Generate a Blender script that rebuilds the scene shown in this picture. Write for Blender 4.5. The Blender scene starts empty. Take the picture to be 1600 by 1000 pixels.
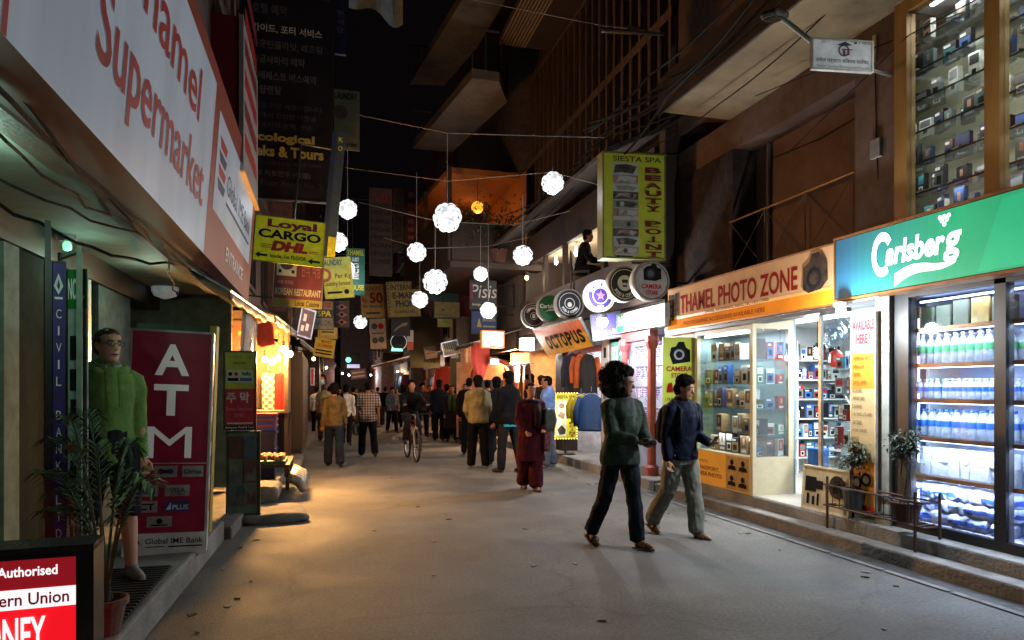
import bpy, bmesh, math, random
from mathutils import Vector, Matrix, noise, Euler
random.seed(7)
S = bpy.context.scene
COL = S.collection
R = math.radians
# ---------------------------------------------------------------- camera
FPX, HZ, EYE = 1067.0, 605.0, 1.58
TH = math.atan(290/FPX); CT, ST = math.cos(TH), math.sin(TH)
cam_d = bpy.data.cameras.new('camera'); cam = bpy.data.objects.new('camera', cam_d); COL.objects.link(cam)
cam.location = (0, 0, EYE); cam.rotation_euler = (R(90), 0, -TH)
cam_d.sensor_width = 36; cam_d.lens = 36*FPX/1600; cam_d.shift_y = (HZ-500)/1600
cam_d.clip_start = .05; cam_d.clip_end = 1000
S.camera = cam
# ---------------------------------------------------------------- world: night sky over a lit town
W = bpy.data.worlds.new('World'); S.world = W; W.use_nodes = True
wn = W.node_tree.nodes; wl = W.node_tree.links
bg = wn['Background']
sky = wn.new('ShaderNodeTexSky'); sky.sky_type = 'NISHITA'; sky.sun_disc = False
sky.sun_elevation = R(-8); sky.sun_rotation = R(200)
mx = wn.new('ShaderNodeMix'); mx.data_type = 'RGBA'; mx.blend_type = 'ADD'; mx.inputs[0].default_value = 1.0
wl.new(sky.outputs[0], mx.inputs['A']); mx.inputs['B'].default_value = (.032, .02, .028, 1)
wl.new(mx.outputs['Result'], bg.inputs[0]); bg.inputs[1].default_value = .055
# ---------------------------------------------------------------- exposure
S.view_settings.view_transform = 'Standard'; S.view_settings.look = 'None'
S.view_settings.exposure = 0.22; S.view_settings.gamma = 1.0
S.render.engine = 'CYCLES'
cy = S.cycles
cy.use_denoising = True
try:
    cy.denoiser = 'OPENIMAGEDENOISE'; cy.denoising_input_passes = 'RGB_ALBEDO_NORMAL'
except Exception: pass
cy.max_bounces = 6; cy.diffuse_bounces = 3; cy.glossy_bounces = 3; cy.transmission_bounces = 6; cy.transparent_max_bounces = 16
cy.sample_clamp_indirect = 3.0; cy.caustics_reflective = False; cy.caustics_refractive = False

GAIN = 3.2
def light(kind, loc, power, col=(1, 1, 1), size=.06, size_y=None, rot=None, aim=None):
    l = bpy.data.lights.new('lamp_light', kind); l.energy = power*GAIN; l.color = col
    if kind == 'AREA':
        l.size = size
        if size_y: l.shape = 'RECTANGLE'; l.size_y = size_y
    else: l.shadow_soft_size = size
    o = bpy.data.objects.new('lamp_light', l); COL.objects.link(o); o.location = loc
    if aim is not None: o.rotation_euler = (Vector(aim)-Vector(loc)).to_track_quat('-Z', 'Y').to_euler()
    elif rot: o.rotation_euler = rot
    return o
# ---------------------------------------------------------------- picture point -> place in the street (x across, y along, z up)
def ray(px, py):
    cx = (px-800)/FPX; return Vector((cx*CT+ST, -cx*ST+CT, (HZ-py)/FPX))
def at(px, py, d): return Vector((0, 0, EYE)) + ray(px, py)*d
def on_x(px, py, X): r = ray(px, py); return at(px, py, X/r.x)
def on_y(px, py, Y): r = ray(px, py); return at(px, py, Y/r.y)
def on_z(px, py, Z): r = ray(px, py); return at(px, py, (Z-EYE)/r.z)
def depth(p): return p.x*ST + p.y*CT
# ---------------------------------------------------------------- materials
def lin(h):
    h = h.lstrip('#'); o = []
    for i in (0, 2, 4):
        c = int(h[i:i+2], 16)/255; o.append(c/12.92 if c <= .04045 else ((c+.055)/1.055)**2.4)
    return tuple(o)
MATS = {}
def mat(name, col, rough=.6, metal=0, var=.2, scale=7, bump=0, emit=0, bscale=None, spec=.5, trans=0, alpha=1, streak=False, coat=0):
    if name in MATS: return MATS[name]
    if isinstance(col, str): col = lin(col)
    m = bpy.data.materials.new(name); m.use_nodes = True; MATS[name] = m
    n = m.node_tree.nodes; l = m.node_tree.links; b = n['Principled BSDF']
    tc = n.new('ShaderNodeTexCoord'); no = n.new('ShaderNodeTexNoise'); no.inputs['Scale'].default_value = scale
    no.inputs['Detail'].default_value = 6; no.inputs['Roughness'].default_value = .62
    if streak:
        mp = n.new('ShaderNodeMapping'); mp.inputs['Scale'].default_value = (1, 1, .12)
        l.new(tc.outputs['Object'], mp.inputs[0]); l.new(mp.outputs[0], no.inputs['Vector'])
    else: l.new(tc.outputs['Object'], no.inputs['Vector'])
    r = n.new('ShaderNodeValToRGB'); r.color_ramp.elements[0].position = .3; r.color_ramp.elements[1].position = .72
    lo = tuple(max(0, c*(1-var*1.6)) for c in col); hi = tuple(min(1, c*(1+var)) for c in col)
    r.color_ramp.elements[0].color = (*lo, 1); r.color_ramp.elements[1].color = (*hi, 1)
    l.new(no.outputs['Fac'], r.inputs[0]); l.new(r.outputs[0], b.inputs['Base Color'])
    b.inputs['Roughness'].default_value = rough; b.inputs['Metallic'].default_value = metal
    b.inputs['Specular IOR Level'].default_value = spec
    if coat: b.inputs['Coat Weight'].default_value = coat
    if trans: b.inputs['Transmission Weight'].default_value = trans
    if alpha < 1: b.inputs['Alpha'].default_value = alpha
    if emit:
        l.new(r.outputs[0], b.inputs['Emission Color']); b.inputs['Emission Strength'].default_value = emit
    if bump:
        n2 = n.new('ShaderNodeTexNoise'); n2.inputs['Scale'].default_value = bscale or scale*5; n2.inputs['Detail'].default_value = 5
        l.new(tc.outputs['Object'], n2.inputs['Vector'])
        bp = n.new('ShaderNodeBump'); bp.inputs['Strength'].default_value = bump; bp.inputs['Distance'].default_value = .02
        l.new(n2.outputs['Fac'], bp.inputs['Height']); l.new(bp.outputs[0], b.inputs['Normal'])
    return m
def glass(name, tint=(.9, .95, .95), refl=.12, rough=.03):
    if name in MATS: return MATS[name]
    m = bpy.data.materials.new(name); m.use_nodes = True; MATS[name] = m
    n = m.node_tree.nodes; l = m.node_tree.links; n.remove(n['Principled BSDF'])
    t = n.new('ShaderNodeBsdfTransparent'); t.inputs[0].default_value = (*tint, 1)
    g = n.new('ShaderNodeBsdfGlossy'); g.inputs['Roughness'].default_value = rough; g.inputs[0].default_value = (.9, .95, 1, 1)
    fr = n.new('ShaderNodeFresnel'); fr.inputs[0].default_value = 1.45
    ge = n.new('ShaderNodeNewGeometry'); io = n.new('ShaderNodeMapRange'); io.inputs[3].default_value = 1.45; io.inputs[4].default_value = 1/1.45
    l.new(ge.outputs['Backfacing'], io.inputs[0]); l.new(io.outputs[0], fr.inputs[0])
    no = n.new('ShaderNodeTexNoise'); no.inputs['Scale'].default_value = 3
    ma = n.new('ShaderNodeMath'); ma.operation = 'MULTIPLY_ADD'; ma.inputs[1].default_value = .06; ma.inputs[2].default_value = refl*.3
    ad = n.new('ShaderNodeMath'); ad.operation = 'ADD'
    l.new(no.outputs['Fac'], ma.inputs[0]); l.new(ma.outputs[0], ad.inputs[0]); l.new(fr.outputs[0], ad.inputs[1])
    mx = n.new('ShaderNodeMixShader'); l.new(ad.outputs[0], mx.inputs[0]); l.new(t.outputs[0], mx.inputs[1]); l.new(g.outputs[0], mx.inputs[2])
    l.new(mx.outputs[0], n['Material Output'].inputs[0]); return m
# ---------------------------------------------------------------- mesh builder
TXT = {}
def text_geo(s, bold=.0):
    k = (s, bold)
    if k not in TXT:
        c = bpy.data.curves.new('lettering', 'FONT'); c.body = s; c.resolution_u = 3; c.offset = bold
        o = bpy.data.objects.new('lettering', c); COL.objects.link(o)
        me = bpy.data.meshes.new_from_object(o.evaluated_get(bpy.context.evaluated_depsgraph_get()))
        vs = [v.co.copy() for v in me.vertices]; fs = [tuple(p.vertices) for p in me.polygons]
        bpy.data.objects.remove(o); bpy.data.curves.remove(c); bpy.data.meshes.remove(me)
        if vs:
            x0 = min(v.x for v in vs); x1 = max(v.x for v in vs); y0 = min(v.y for v in vs); y1 = max(v.y for v in vs)
        else: x0 = y0 = 0; x1 = y1 = 1
        TXT[k] = ([((v.x-x0)/max(1e-6, x1-x0), (v.y-y0)/max(1e-6, y1-y0)) for v in vs], fs, (x1-x0)/max(1e-6, y1-y0))
    return TXT[k]
class MB:
    def __init__(s): s.v = []; s.f = []; s.mi = []; s.ms = []
    def _m(s, m):
        if m not in s.ms: s.ms.append(m)
        return s.ms.index(m)
    def add(s, vs, fs, m):
        b = len(s.v); s.v += [Vector(v) for v in vs]; i = s._m(m)
        for f in fs: s.f.append(tuple(b+k for k in f)); s.mi.append(i)
    def xf(s, M, since=0):
        for i in range(since, len(s.v)): s.v[i] = M @ s.v[i]
        return s
    def box(s, x0, x1, y0, y1, z0, z1, m, M=None):
        vs = [Vector((x, y, z)) for z in (z0, z1) for y in (y0, y1) for x in (x0, x1)]
        if M: vs = [M @ v for v in vs]
        s.add(vs, [(0, 2, 3, 1), (4, 5, 7, 6), (0, 1, 5, 4), (2, 6, 7, 3), (0, 4, 6, 2), (1, 3, 7, 5)], m); return s
    def cbox(s, c, sx, sy, sz, m, rot=None):
        M = Matrix.Translation(c) @ (Euler(rot).to_matrix().to_4x4() if rot else Matrix())
        return s.box(-sx/2, sx/2, -sy/2, sy/2, -sz/2, sz/2, m, M)
    def quad(s, a, b, c, d, m): s.add([a, b, c, d], [(0, 1, 2, 3)], m); return s
    def tube(s, pts, r, m, n=6, cap=True):
        pts = [Vector(p) for p in pts]; rs = r if isinstance(r, (list, tuple)) else [r]*len(pts)
        vs = []; up = None
        for i, p in enumerate(pts):
            t = (pts[min(i+1, len(pts)-1)]-pts[max(i-1, 0)]).normalized()
            if up is None: up = t.orthogonal().normalized()
            up = (up - t*up.dot(t)); up = up.normalized() if up.length > 1e-5 else t.orthogonal().normalized()
            w = t.cross(up)
            for k in range(n):
                a = 2*math.pi*k/n; vs.append(p + (up*math.cos(a)+w*math.sin(a))*rs[i])
        fs = [(i*n+k, i*n+(k+1) % n, (i+1)*n+(k+1) % n, (i+1)*n+k) for i in range(len(pts)-1) for k in range(n)]
        if cap: fs += [tuple(range(n-1, -1, -1)), tuple((len(pts)-1)*n+k for k in range(n))]
        s.add(vs, fs, m); return s
    def lathe(s, prof, m, n=16, M=None, cap=True):
        vs = []
        for (r, z) in prof:
            for k in range(n):
                a = 2*math.pi*k/n; vs.append(Vector((r*math.cos(a), r*math.sin(a), z)))
        if M: vs = [M @ v for v in vs]
        fs = [(i*n+k, i*n+(k+1) % n, (i+1)*n+(k+1) % n, (i+1)*n+k) for i in range(len(prof)-1) for k in range(n)]
        if cap: fs += [tuple(range(n-1, -1, -1)), tuple((len(prof)-1)*n+k for k in range(n))]
        s.add(vs, fs, m); return s
    def ball(s, c, r, m, n=10, sc=(1, 1, 1)):
        c = Vector(c); k = n//2
        prof = [(max(.001, math.sin(math.pi*i/k)), -math.cos(math.pi*i/k)) for i in range(k+1)]
        M = Matrix.Translation(c) @ Matrix.Diagonal((r*sc[0], r*sc[1], r*sc[2], 1))
        return s.lathe(prof, m, n, M)
    def prism(s, pts, z0, z1, m, M=None):           # outline in x,y
        n = len(pts); vs = [Vector((x, y, z)) for z in (z0, z1) for (x, y) in pts]
        if M: vs = [M @ v for v in vs]
        s.add(vs, [tuple(range(n-1, -1, -1)), tuple(range(n, 2*n))] + [(i, (i+1) % n, n+(i+1) % n, n+i) for i in range(n)], m); return s
    def poly(s, pts, z, m): s.add([(x, y, z) for x, y in pts], [tuple(range(len(pts)))], m); return s
    def disc(s, cx, cy, r, z, m, n=28, ry=None):
        return s.poly([(cx+r*math.cos(2*math.pi*k/n), cy+(ry or r)*math.sin(2*math.pi*k/n)) for k in range(n)], z, m)
    def ring(s, cx, cy, r0, r1, z, m, n=28, a0=0, a1=2*math.pi):
        vs = []; full = abs(a1-a0-2*math.pi) < 1e-3
        for k in range(n+1):
            a = a0+(a1-a0)*k/n
            vs += [(cx+r0*math.cos(a), cy+r0*math.sin(a), z), (cx+r1*math.cos(a), cy+r1*math.sin(a), z)]
        s.add(vs, [(2*k, 2*k+1, 2*k+3, 2*k+2) for k in range(n)], m); return s
    def text(s, t, x0, y0, x1, y1, z, m, bold=.02, slant=0, keep=False, rot=0):
        vs, fs, asp = text_geo(t, bold)
        w, h = x1-x0, y1-y0
        if keep and w > h*asp:
            cx = (x0+x1)/2; x0, x1 = cx-h*asp/2, cx+h*asp/2; w = x1-x0
        out = [Vector((x0+u*w+slant*v*h, y0+v*h, z)) for u, v in vs]
        if rot:
            c = Vector(((x0+x1)/2, (y0+y1)/2, z)); Q = Matrix.Translation(c) @ Matrix.Rotation(rot, 4, 'Z') @ Matrix.Translation(-c)
            out = [Q @ v for v in out]
        s.add(out, fs, m); return s
    def build(s, name, parent=None, smooth=False, world=True, M=None):
        me = bpy.data.meshes.new(name)
        vs = s.v
        if parent is not None and world:
            top = parent
            while top.parent: top = top.parent
            Q = top.matrix_basis.inverted(); vs = [Q @ v for v in vs]
        if M is not None: Q = M.inverted(); vs = [Q @ v for v in vs]
        me.from_pydata([tuple(v) for v in vs], [], s.f)
        for m in s.ms: me.materials.append(m)
        me.polygons.foreach_set('material_index', s.mi)
        if smooth: me.polygons.foreach_set('use_smooth', [True]*len(me.polygons))
        me.update()
        o = bpy.data.objects.new(name, me); COL.objects.link(o)
        if parent is not None: o.parent = parent
        if M is not None: o.matrix_basis = M
        return o
def tag(o, label=None, cat=None, group=None, kind=None):
    if label: o['label'] = label
    if cat: o['category'] = cat
    if group: o['group'] = group
    if kind: o['kind'] = kind
    return o
def thing(name, label, cat, loc=(0, 0, 0), rz=0, group=None, M=None):
    o = bpy.data.objects.new(name, None); COL.objects.link(o); o.empty_display_size = .1
    o.matrix_basis = M if M is not None else Matrix.Translation(loc) @ Matrix.Rotation(rz, 4, 'Z')
    return tag(o, label, cat, group)
def solo(mb, name, label, cat, loc, group=None, smooth=False, kind=None):   # a thing that is one mesh, built in world coordinates
    return tag(mb.build(name, M=Matrix.Translation(loc), smooth=smooth), label, cat, group, kind)
def copy_tree(o, parent=None):
    c = o.copy(); COL.objects.link(c)
    if parent is not None: c.parent = parent
    for ch in list(o.children): copy_tree(ch, c)
    return c
def bevel(o, w=.01, seg=1):
    b = o.modifiers.new('bevel', 'BEVEL'); b.width = w; b.segments = seg; b.limit_method = 'ANGLE'; return o
# common materials
WHITE = mat('white_paint', '#d8d8d2', .5); CREAM = mat('cream_paint', '#cfc3a4', .6); BLACK = mat('black_metal', (.012, .012, .013), .45)
DARKWOOD = mat('dark_wood', (.035, .018, .011), .6, bump=.3, streak=True); BROWN = mat('brown_plaster', (.088, .050, .036), .85, bump=.15)
GREYC = mat('grey_concrete', (.17, .16, .15), .9, bump=.4, var=.25); STEEL = mat('bare_steel', (.45, .45, .46), .35, metal=.9)
RUST = mat('rusty_iron', (.09, .045, .025), .7, metal=.3, var=.4); GOLD = mat('gold_frame', '#80602f', .5, metal=.25, streak=True)
BLK = mat('black_ink', (.01, .01, .01), .8, spec=.1); WHT = mat('white_ink', (.78, .78, .78), .8, spec=.15); REDI = mat('red_ink', '#a3201c', .8, spec=.1)
YEL = mat('yellow_print', '#c9c022', .6); ALU = mat('aluminium', (.5, .52, .5), .4, metal=.7)
SKIN = mat('skin_brown', '#8a573c', .55, var=.08); SKINP = mat('skin_pale', '#c08d72', .55, var=.08)
CLEAR = glass('clear_glass'); CABLE = mat('cable_rubber', (.012, .012, .012), .8, spec=.15)
def emi(name, col, s, var=.08, scale=2): return mat(name, col, .5, var=var, scale=scale, emit=s)
# ================================================================ ground
def road_mat():
    m = mat('worn_asphalt', (.125, .119, .112), .75, var=.18, scale=1.3, bump=.5, bscale=90)
    n = m.node_tree.nodes; l = m.node_tree.links; b = n['Principled BSDF']
    ramp = [x for x in n if x.type == 'VALTORGB'][0]
    tc = [x for x in n if x.type == 'TEX_COORD'][0]
    g = n.new('ShaderNodeTexNoise'); g.inputs['Scale'].default_value = 38; g.inputs['Detail'].default_value = 8; g.inputs['Roughness'].default_value = .8
    l.new(tc.outputs['Object'], g.inputs['Vector'])
    v = n.new('ShaderNodeTexVoronoi'); v.feature = 'DISTANCE_TO_EDGE'; v.inputs['Scale'].default_value = .55
    w = n.new('ShaderNodeTexNoise'); w.inputs['Scale'].default_value = 2.2; w.inputs['Detail'].default_value = 6
    mp = n.new('ShaderNodeMix'); mp.data_type = 'RGBA'; mp.inputs[0].default_value = .35
    l.new(tc.outputs['Object'], w.inputs['Vector']); l.new(tc.outputs['Object'], mp.inputs['A']); l.new(w.outputs['Color'], mp.inputs['B'])
    l.new(mp.outputs['Result'], v.inputs['Vector'])
    cr = n.new('ShaderNodeValToRGB'); cr.color_ramp.elements[0].color = (.74, .74, .74, 1); cr.color_ramp.elements[1].position = .010; cr.color_ramp.elements[1].color = (1, 1, 1, 1)
    l.new(v.outputs['Distance'], cr.inputs[0])
    g2 = n.new('ShaderNodeValToRGB'); g2.color_ramp.elements[0].position = .32; g2.color_ramp.elements[0].color = (.42, .42, .42, 1); g2.color_ramp.elements[1].position = .68; g2.color_ramp.elements[1].color = (1.55, 1.52, 1.47, 1)
    l.new(g.outputs['Fac'], g2.inputs[0])
    st = n.new('ShaderNodeTexNoise'); st.inputs['Scale'].default_value = .7; st.inputs['Detail'].default_value = 7; st.inputs['Distortion'].default_value = .8
    l.new(tc.outputs['Object'], st.inputs['Vector'])
    s2 = n.new('ShaderNodeValToRGB'); s2.color_ramp.elements[0].position = .36; s2.color_ramp.elements[0].color = (.55, .54, .53, 1); s2.color_ramp.elements[1].position = .56; s2.color_ramp.elements[1].color = (1.08, 1.08, 1.06, 1)
    l.new(st.outputs['Fac'], s2.inputs[0])
    out = ramp.outputs[0]
    for o in (cr, g2, s2):
        k = n.new('ShaderNodeMix'); k.data_type = 'RGBA'; k.blend_type = 'MULTIPLY'; k.inputs[0].default_value = .85
        l.new(out, k.inputs['A']); l.new(o.outputs[0], k.inputs['B']); out = k.outputs['Result']
    l.new(out, b.inputs['Base Color'])
    rr = n.new('ShaderNodeMapRange'); rr.inputs[1].default_value = .3; rr.inputs[2].default_value = .7; rr.inputs[3].default_value = .62; rr.inputs[4].default_value = .92
    l.new(st.outputs['Fac'], rr.inputs[0]); l.new(rr.outputs[0], b.inputs['Roughness'])
    return m
ROAD = road_mat()
PAVE = mat('cement_pavement', (.21, .20, .185), .85, var=.3, scale=2.2, bump=.5, bscale=40)
STEPM = mat('stone_step', (.15, .135, .12), .8, var=.35, scale=3, bump=.6, bscale=30)
g = MB(); N = 40
for i in range(1):
    g.quad((-60, -12, 0), (60, -12, 0), (60, 160, 0), (-60, 160, 0), ROAD)
tag(g.build('road'), 'worn grey asphalt street running between the shops', 'road', kind='structure')
def slab(name, pts, z0, z1, m, bev=.02):
    p = MB().prism(pts, z0, z1, m); o = p.build(name); o['kind'] = 'structure'; bevel(o, bev, 2); return o
slab('pavement_porch', [(-3.2, -4), (-1.08, -4), (-1.10, 4.8), (-1.02, 7.6), (-3.2, 7.6)], -.1, .2, PAVE)
slab('pavement_stalls', [(-3.2, 7.62), (-.95, 7.62), (-.86, 10.2), (-.62, 12.6), (-.45, 20), (-.1, 30), (.6, 60), (-3.2, 60)], -.1, .13, STEPM)
slab('pavement_photo', [(5.17, -3), (9.5, -3), (9.5, 9.38), (4.99, 9.38)], -.1, .25, PAVE)
slab('step_kerb', [(4.99, -3), (5.17, -3), (4.99, 9.38), (4.78, 9.38)], -.1, .13, STEPM)
slab('pavement_cafe', [(4.78, 9.4), (9.5, 9.4), (9.5, 60), (4.5, 60), (4.55, 20), (4.64, 13.9), (4.72, 13.4)], -.1, .17, PAVE)
o = MB().box(4.85, 5.5, 9.95, 11.3, .1705, .178, mat('door_mat_fibre', (.10, .075, .05), .95, bump=.6, scale=40)).build('door_mat', M=Matrix.Translation((5.1, 10.4, .17)))
tag(o, 'flat brown door mat on the pavement before the jewellery shop', 'door mat')
gr = MB(); DKR = mat('rubber_mat', (.02, .02, .021), .7, bump=.3)
gr.box(-1.72, -1.14, 4.35, 5.75, .2005, .208, DKR)
for i in range(22): gr.box(-1.71, -1.15, 4.37+i*.063, 4.40+i*.063, .208, .222, DKR)
solo(gr, 'rubber_mat', 'dark ribbed rubber mat on the porch floor by the man in green', 'door mat', (-1.43, 5.05, .2))
gu = MB()
GUT = mat('gutter_dark', (.035, .032, .03), .7, var=.5, scale=6, bump=.6, bscale=30)  # darker mottled strip along the kerb foot
gu.add([(4.74, -3, .004), (4.99, -3, .004), (4.78, 9.4, .004), (4.55, 9.4, .004)], [(0, 1, 2, 3)], GUT)
for i in range(13):
    y = 1.0+i*.64; x = 4.72-(y+3)*.0155; gu.add([(x, y, .010), (x+.05, y, .014), (x+.04, y+.61, .014), (x-.01, y+.61, .010)], [(0, 1, 2, 3)], GREYC)
gu.build('gutter')['kind'] = 'structure'
# small litter on the road
random.seed(3)
LIT = [mat('litter_paper', '#8d8a80', .9), mat('litter_leaf', (.06, .045, .02), .9), mat('litter_foil', '#77747c', .4)]
lb = MB()
for i in range(70):
    x = random.choice([random.uniform(-.95, -.5), random.uniform(4.1, 4.6), random.uniform(-.8, 4.5)]); y = random.uniform(3.6, 15); s_ = random.uniform(.01, .035)
    a = random.uniform(0, 6.3); M = Matrix.Translation((x, y, .006)) @ Matrix.Rotation(a, 4, 'Z') @ Matrix.Rotation(random.uniform(-.2, .2), 4, 'X')
    lb.box(-s_, s_, -s_*.6, s_*.6, -.002, .004, random.choice(LIT), M)
tag(lb.build('litter'), 'scraps of paper and leaves scattered on the street', 'litter', kind='stuff')
# ================================================================ sign builder (local x right, y up, z out of the face)
def frameM(c, n, roll=0, tilt=0):
    n = Vector(n).normalized(); up = Vector((0, 0, 1)); x = up.cross(n).normalized(); y = n.cross(x)
    Mr = Matrix((x, y, n)).transposed().to_4x4()
    return Matrix.Translation(c) @ Mr @ Matrix.Rotation(tilt, 4, 'X') @ Matrix.Rotation(roll, 4, 'Z')
def draw(mb, els, w, h, z0=.003, dz=.0011):
    X = lambda u: (u-.5)*w
    Y = lambda v: (v-.5)*h
    z = z0
    for e in els:
        k = e[0]; z += dz
        if k == 't': mb.text(e[1], X(e[2]), Y(e[3]), X(e[4]), Y(e[5]), z, e[6], *(e[7:]))
        elif k == 'r': mb.poly([(X(e[1]), Y(e[2])), (X(e[3]), Y(e[2])), (X(e[3]), Y(e[4])), (X(e[1]), Y(e[4]))], z, e[5])
        elif k == 'd': mb.disc(X(e[1]), Y(e[2]), e[3]*h, z, e[4], 24, (e[5]*h if len(e) > 5 else None))
        elif k == 'o': mb.ring(X(e[1]), Y(e[2]), e[3]*h, e[4]*h, z, e[5])
        elif k == 'p': mb.poly([(X(a), Y(b)) for a, b in e[1]], z, e[2])
def board(name, label, cat, M, w, h, th, pm, els, frame=None, fw=.025, side=None, bracket=None, group=None, kids=None):
    root = thing(name, label, cat, M=M, group=group)
    p = MB(); p.box(-w/2, w/2, -h/2, h/2, -th, 0, pm)
    draw(p, els, w, h); p.build('panel', root, world=False)
    if frame:
        f = MB(); o = .006
        f.box(-w/2-o, w/2+o, h/2-fw, h/2+o, -th-.004, .012, frame); f.box(-w/2-o, w/2+o, -h/2-o, -h/2+fw, -th-.004, .012, frame)
        f.box(-w/2-o, -w/2+fw, -h/2+fw, h/2-fw, -th-.004, .012, frame); f.box(w/2-fw, w/2+o, -h/2+fw, h/2-fw, -th-.004, .012, frame)
        f.build('frame', root, world=False)
    if bracket:
        b = MB()
        for p0, p1 in bracket: b.tube([p0, p1], .014, BLACK, 6)
        b.tube([bracket[0][1], bracket[-1][1]], .016, BLACK, 6)
        b.build('bracket', root, world=False)
    return root
def pxw(dpx, cx, d, ax, ay):                       # metres along a ground direction for a width in the picture
    Xc = ax*CT-ay*ST; Zc = ax*ST+ay*CT
    return abs(dpx/(FPX/d*(Xc-cx*Zc)))
def hang(name, label, px0, py0, px1, py1, d, pm, els, th=.04, yaw=0, roll=0, frame=None, cat='sign', side='left', group=None, fw=.025, dy=None):
    cxp, cyp = (px0+px1)/2, (py0+py1)/2; c = at(cxp, cyp, d); n = Vector((math.sin(yaw), -math.cos(yaw), 0)); ax = Vector((0, 0, 1)).cross(n)
    w = pxw(px1-px0, (cxp-800)/FPX, d, ax.x, ax.y); h = (py1-py0)*d/FPX
    sg = -1 if side == 'left' else 1
    reach = .5
    br = [((sg*w/2, h*.36, -th/2), (sg*(w/2+reach), h*.36, -th/2)), ((sg*w/2, -h*.36, -th/2), (sg*(w/2+reach), -h*.36, -th/2))]
    return board(name, label, cat, frameM(c, n, roll), w, h, th, pm, els, frame, fw, bracket=br if side else None, group=group)
# ================================================================ right: shop building with the cooler and the photo shop
INW = mat('shop_interior_white', '#cdd2d2', .6, var=.05); TILE = mat('shop_floor_tile', '#9c978c', .35, var=.12)
BEIGE = mat('beige_soffit', (.25, .19, .11), .85, var=.35, scale=1.2, bump=.2)
b1 = thing('shop_building', 'brown building above the photo shop with a recessed balcony and beige soffit', 'building', (5.3, 4, 0))
m = MB(); m.box(4.25, 9, -4, 8.2, 5.22, 5.5, BEIGE); m.box(4.22, 4.25, -4, 8.2, 5.16, 5.62, DARKWOOD); m.build('soffit', b1)
m = MB(); m.box(5.3, 5.6, 5.25, 9.6, 4.78, 5.215, BROWN); m.build('beam', b1)
m = MB()
m.box(5.2, 5.27, 5.205, 5.8, 3.05, 4.78, BROWN); m.box(5.62, 5.9, 5.81, 8.05, 3.05, 4.78, mat('brown_wall_panel', (.115, .060, .040), .85, var=.25, scale=2.5, bump=.25)); m.box(5.25, 6.4, 8.05, 9.6, 3.0, 4.775, mat('shaded_plaster', (.03, .021, .018), .95, var=.3, bump=.2, spec=.1))  # last wall section darkened in its colour, as it stands unlit
m.box(5.3, 9, -4, 9.6, 5.5, 16, BROWN); m.box(5.6, 9, -4, 9.6, 4.9, 5.21, BROWN)
m.build('wall', b1)
m = MB(); m.box(5.16, 9, -4, 9.6, 2.52, 2.6, INW); m.build('ceiling', b1)
m = MB(); m.box(5.22, 6.3, 5.15, 9.58, 3.0, 3.05, GREYC); m.build('balcony_floor', b1)
m = MB(); m.box(5.17, 9, -4, 9.58, 2.62, 2.98, BROWN); m.build('lintel', b1)
m = MB()
m.tube([(5.2, 5.8, 3.78), (5.2, 8.04, 3.78)], .014, mat('rail_brass', '#6b4422', .5, metal=.3), 8)
m.build('handrail', b1)
m = MB()
for k in range(4): m.tube([(5.2, 5.82+k*.735, 3.05), (5.2, 5.82+k*.735, 3.77)], .008, RUST)
for k in range(3):
    y = 5.82+k*.735; m.tube([(5.2, y, 3.06), (5.2, y+.735, 3.76)], .005, RUST); m.tube([(5.2, y+.735, 3.06), (5.2, y, 3.76)], .005, RUST)
m.build('railing', b1)
MB().tube([(5.59, 7.75, 3.06), (5.59, 7.75, 4.77)], .03, mat('grey_pipe', '#4a4642', .6), 8).build('drain_pipe', b1)
m = MB(); m.tube([(5.6, 5.9, 4.55), (5.6, 6.8, 4.5), (5.6, 7.7, 4.56)], .008, CABLE, 5); m.tube([(5.24, 5.5, 3.1), (5.185, 5.5, 3.9), (5.185, 5.52, 4.7)], .007, CABLE, 5); m.build('conduit', b1)
m = MB(); m.box(5.16, 5.199, 5.44, 5.56, 3.82, 4.0, GREYC); m.build('meter_box', b1)
m = MB(); m.box(5.2, 5.30, 5.365, 5.53, .25, 2.5, mat('pillar_paint', '#a3a49e', .7, bump=.2)); m.build('pillar', b1)
m = MB(); m.box(5.04, 5.5, 8.66, 9.55, .17, 2.5, CREAM); m.build('side_pillar', b1)
# photo shop room
m = MB(); m.box(8.0, 8.1, 5.0, 9.4, .25, 2.52, INW); m.box(5.9, 8.0, 9.3, 9.4, .25, 2.52, INW); m.box(5.55, 8.0, 5.24, 5.28, .25, 2.52, INW)
m.build('room_wall', b1)
m = MB(); m.box(5.05, 8.0, 5.55, 9.3, .2505, .256, TILE); m.build('room_floor', b1)
# upstairs display window: parts of the building
m = MB()
for y0, y1 in ((5.06, 5.2), (4.17, 4.30), (2.9, 3.03)): m.box(5.1, 5.2, y0, y1, 3.05, 5.0, GOLD)
m.box(5.1, 5.2, -1, 5.2, 5.0, 5.12, GOLD)
m.build('window_frame', b1)
m = MB(); m.box(5.145, 5.155, 3.03, 4.17, 3.05, 5.0, CLEAR); m.box(5.145, 5.155, 4.3, 5.06, 3.05, 5.0, CLEAR); m.build('window_glass', b1)
m = MB(); m.box(5.72, 5.8, 1, 5.7, 3.06, 5.1, mat('display_back', '#c9bfa6', .7, var=.1)); m.box(5.28, 5.72, 5.62, 5.66, 3.06, 5.1, mat('display_side', '#a89c84', .7, var=.1)); m.box(5.2, 5.8, 1, 5.2, 5.1, 5.2, INW); m.build('display_back_panel', b1)
SHZ = [3.12, 3.38, 3.66, 3.95, 4.24, 4.52, 4.8]
GSH = glass('shelf_glass', (.95, .985, .975), .02)
GED = mat('glass_edge', '#2c4a40', .2)
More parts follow.
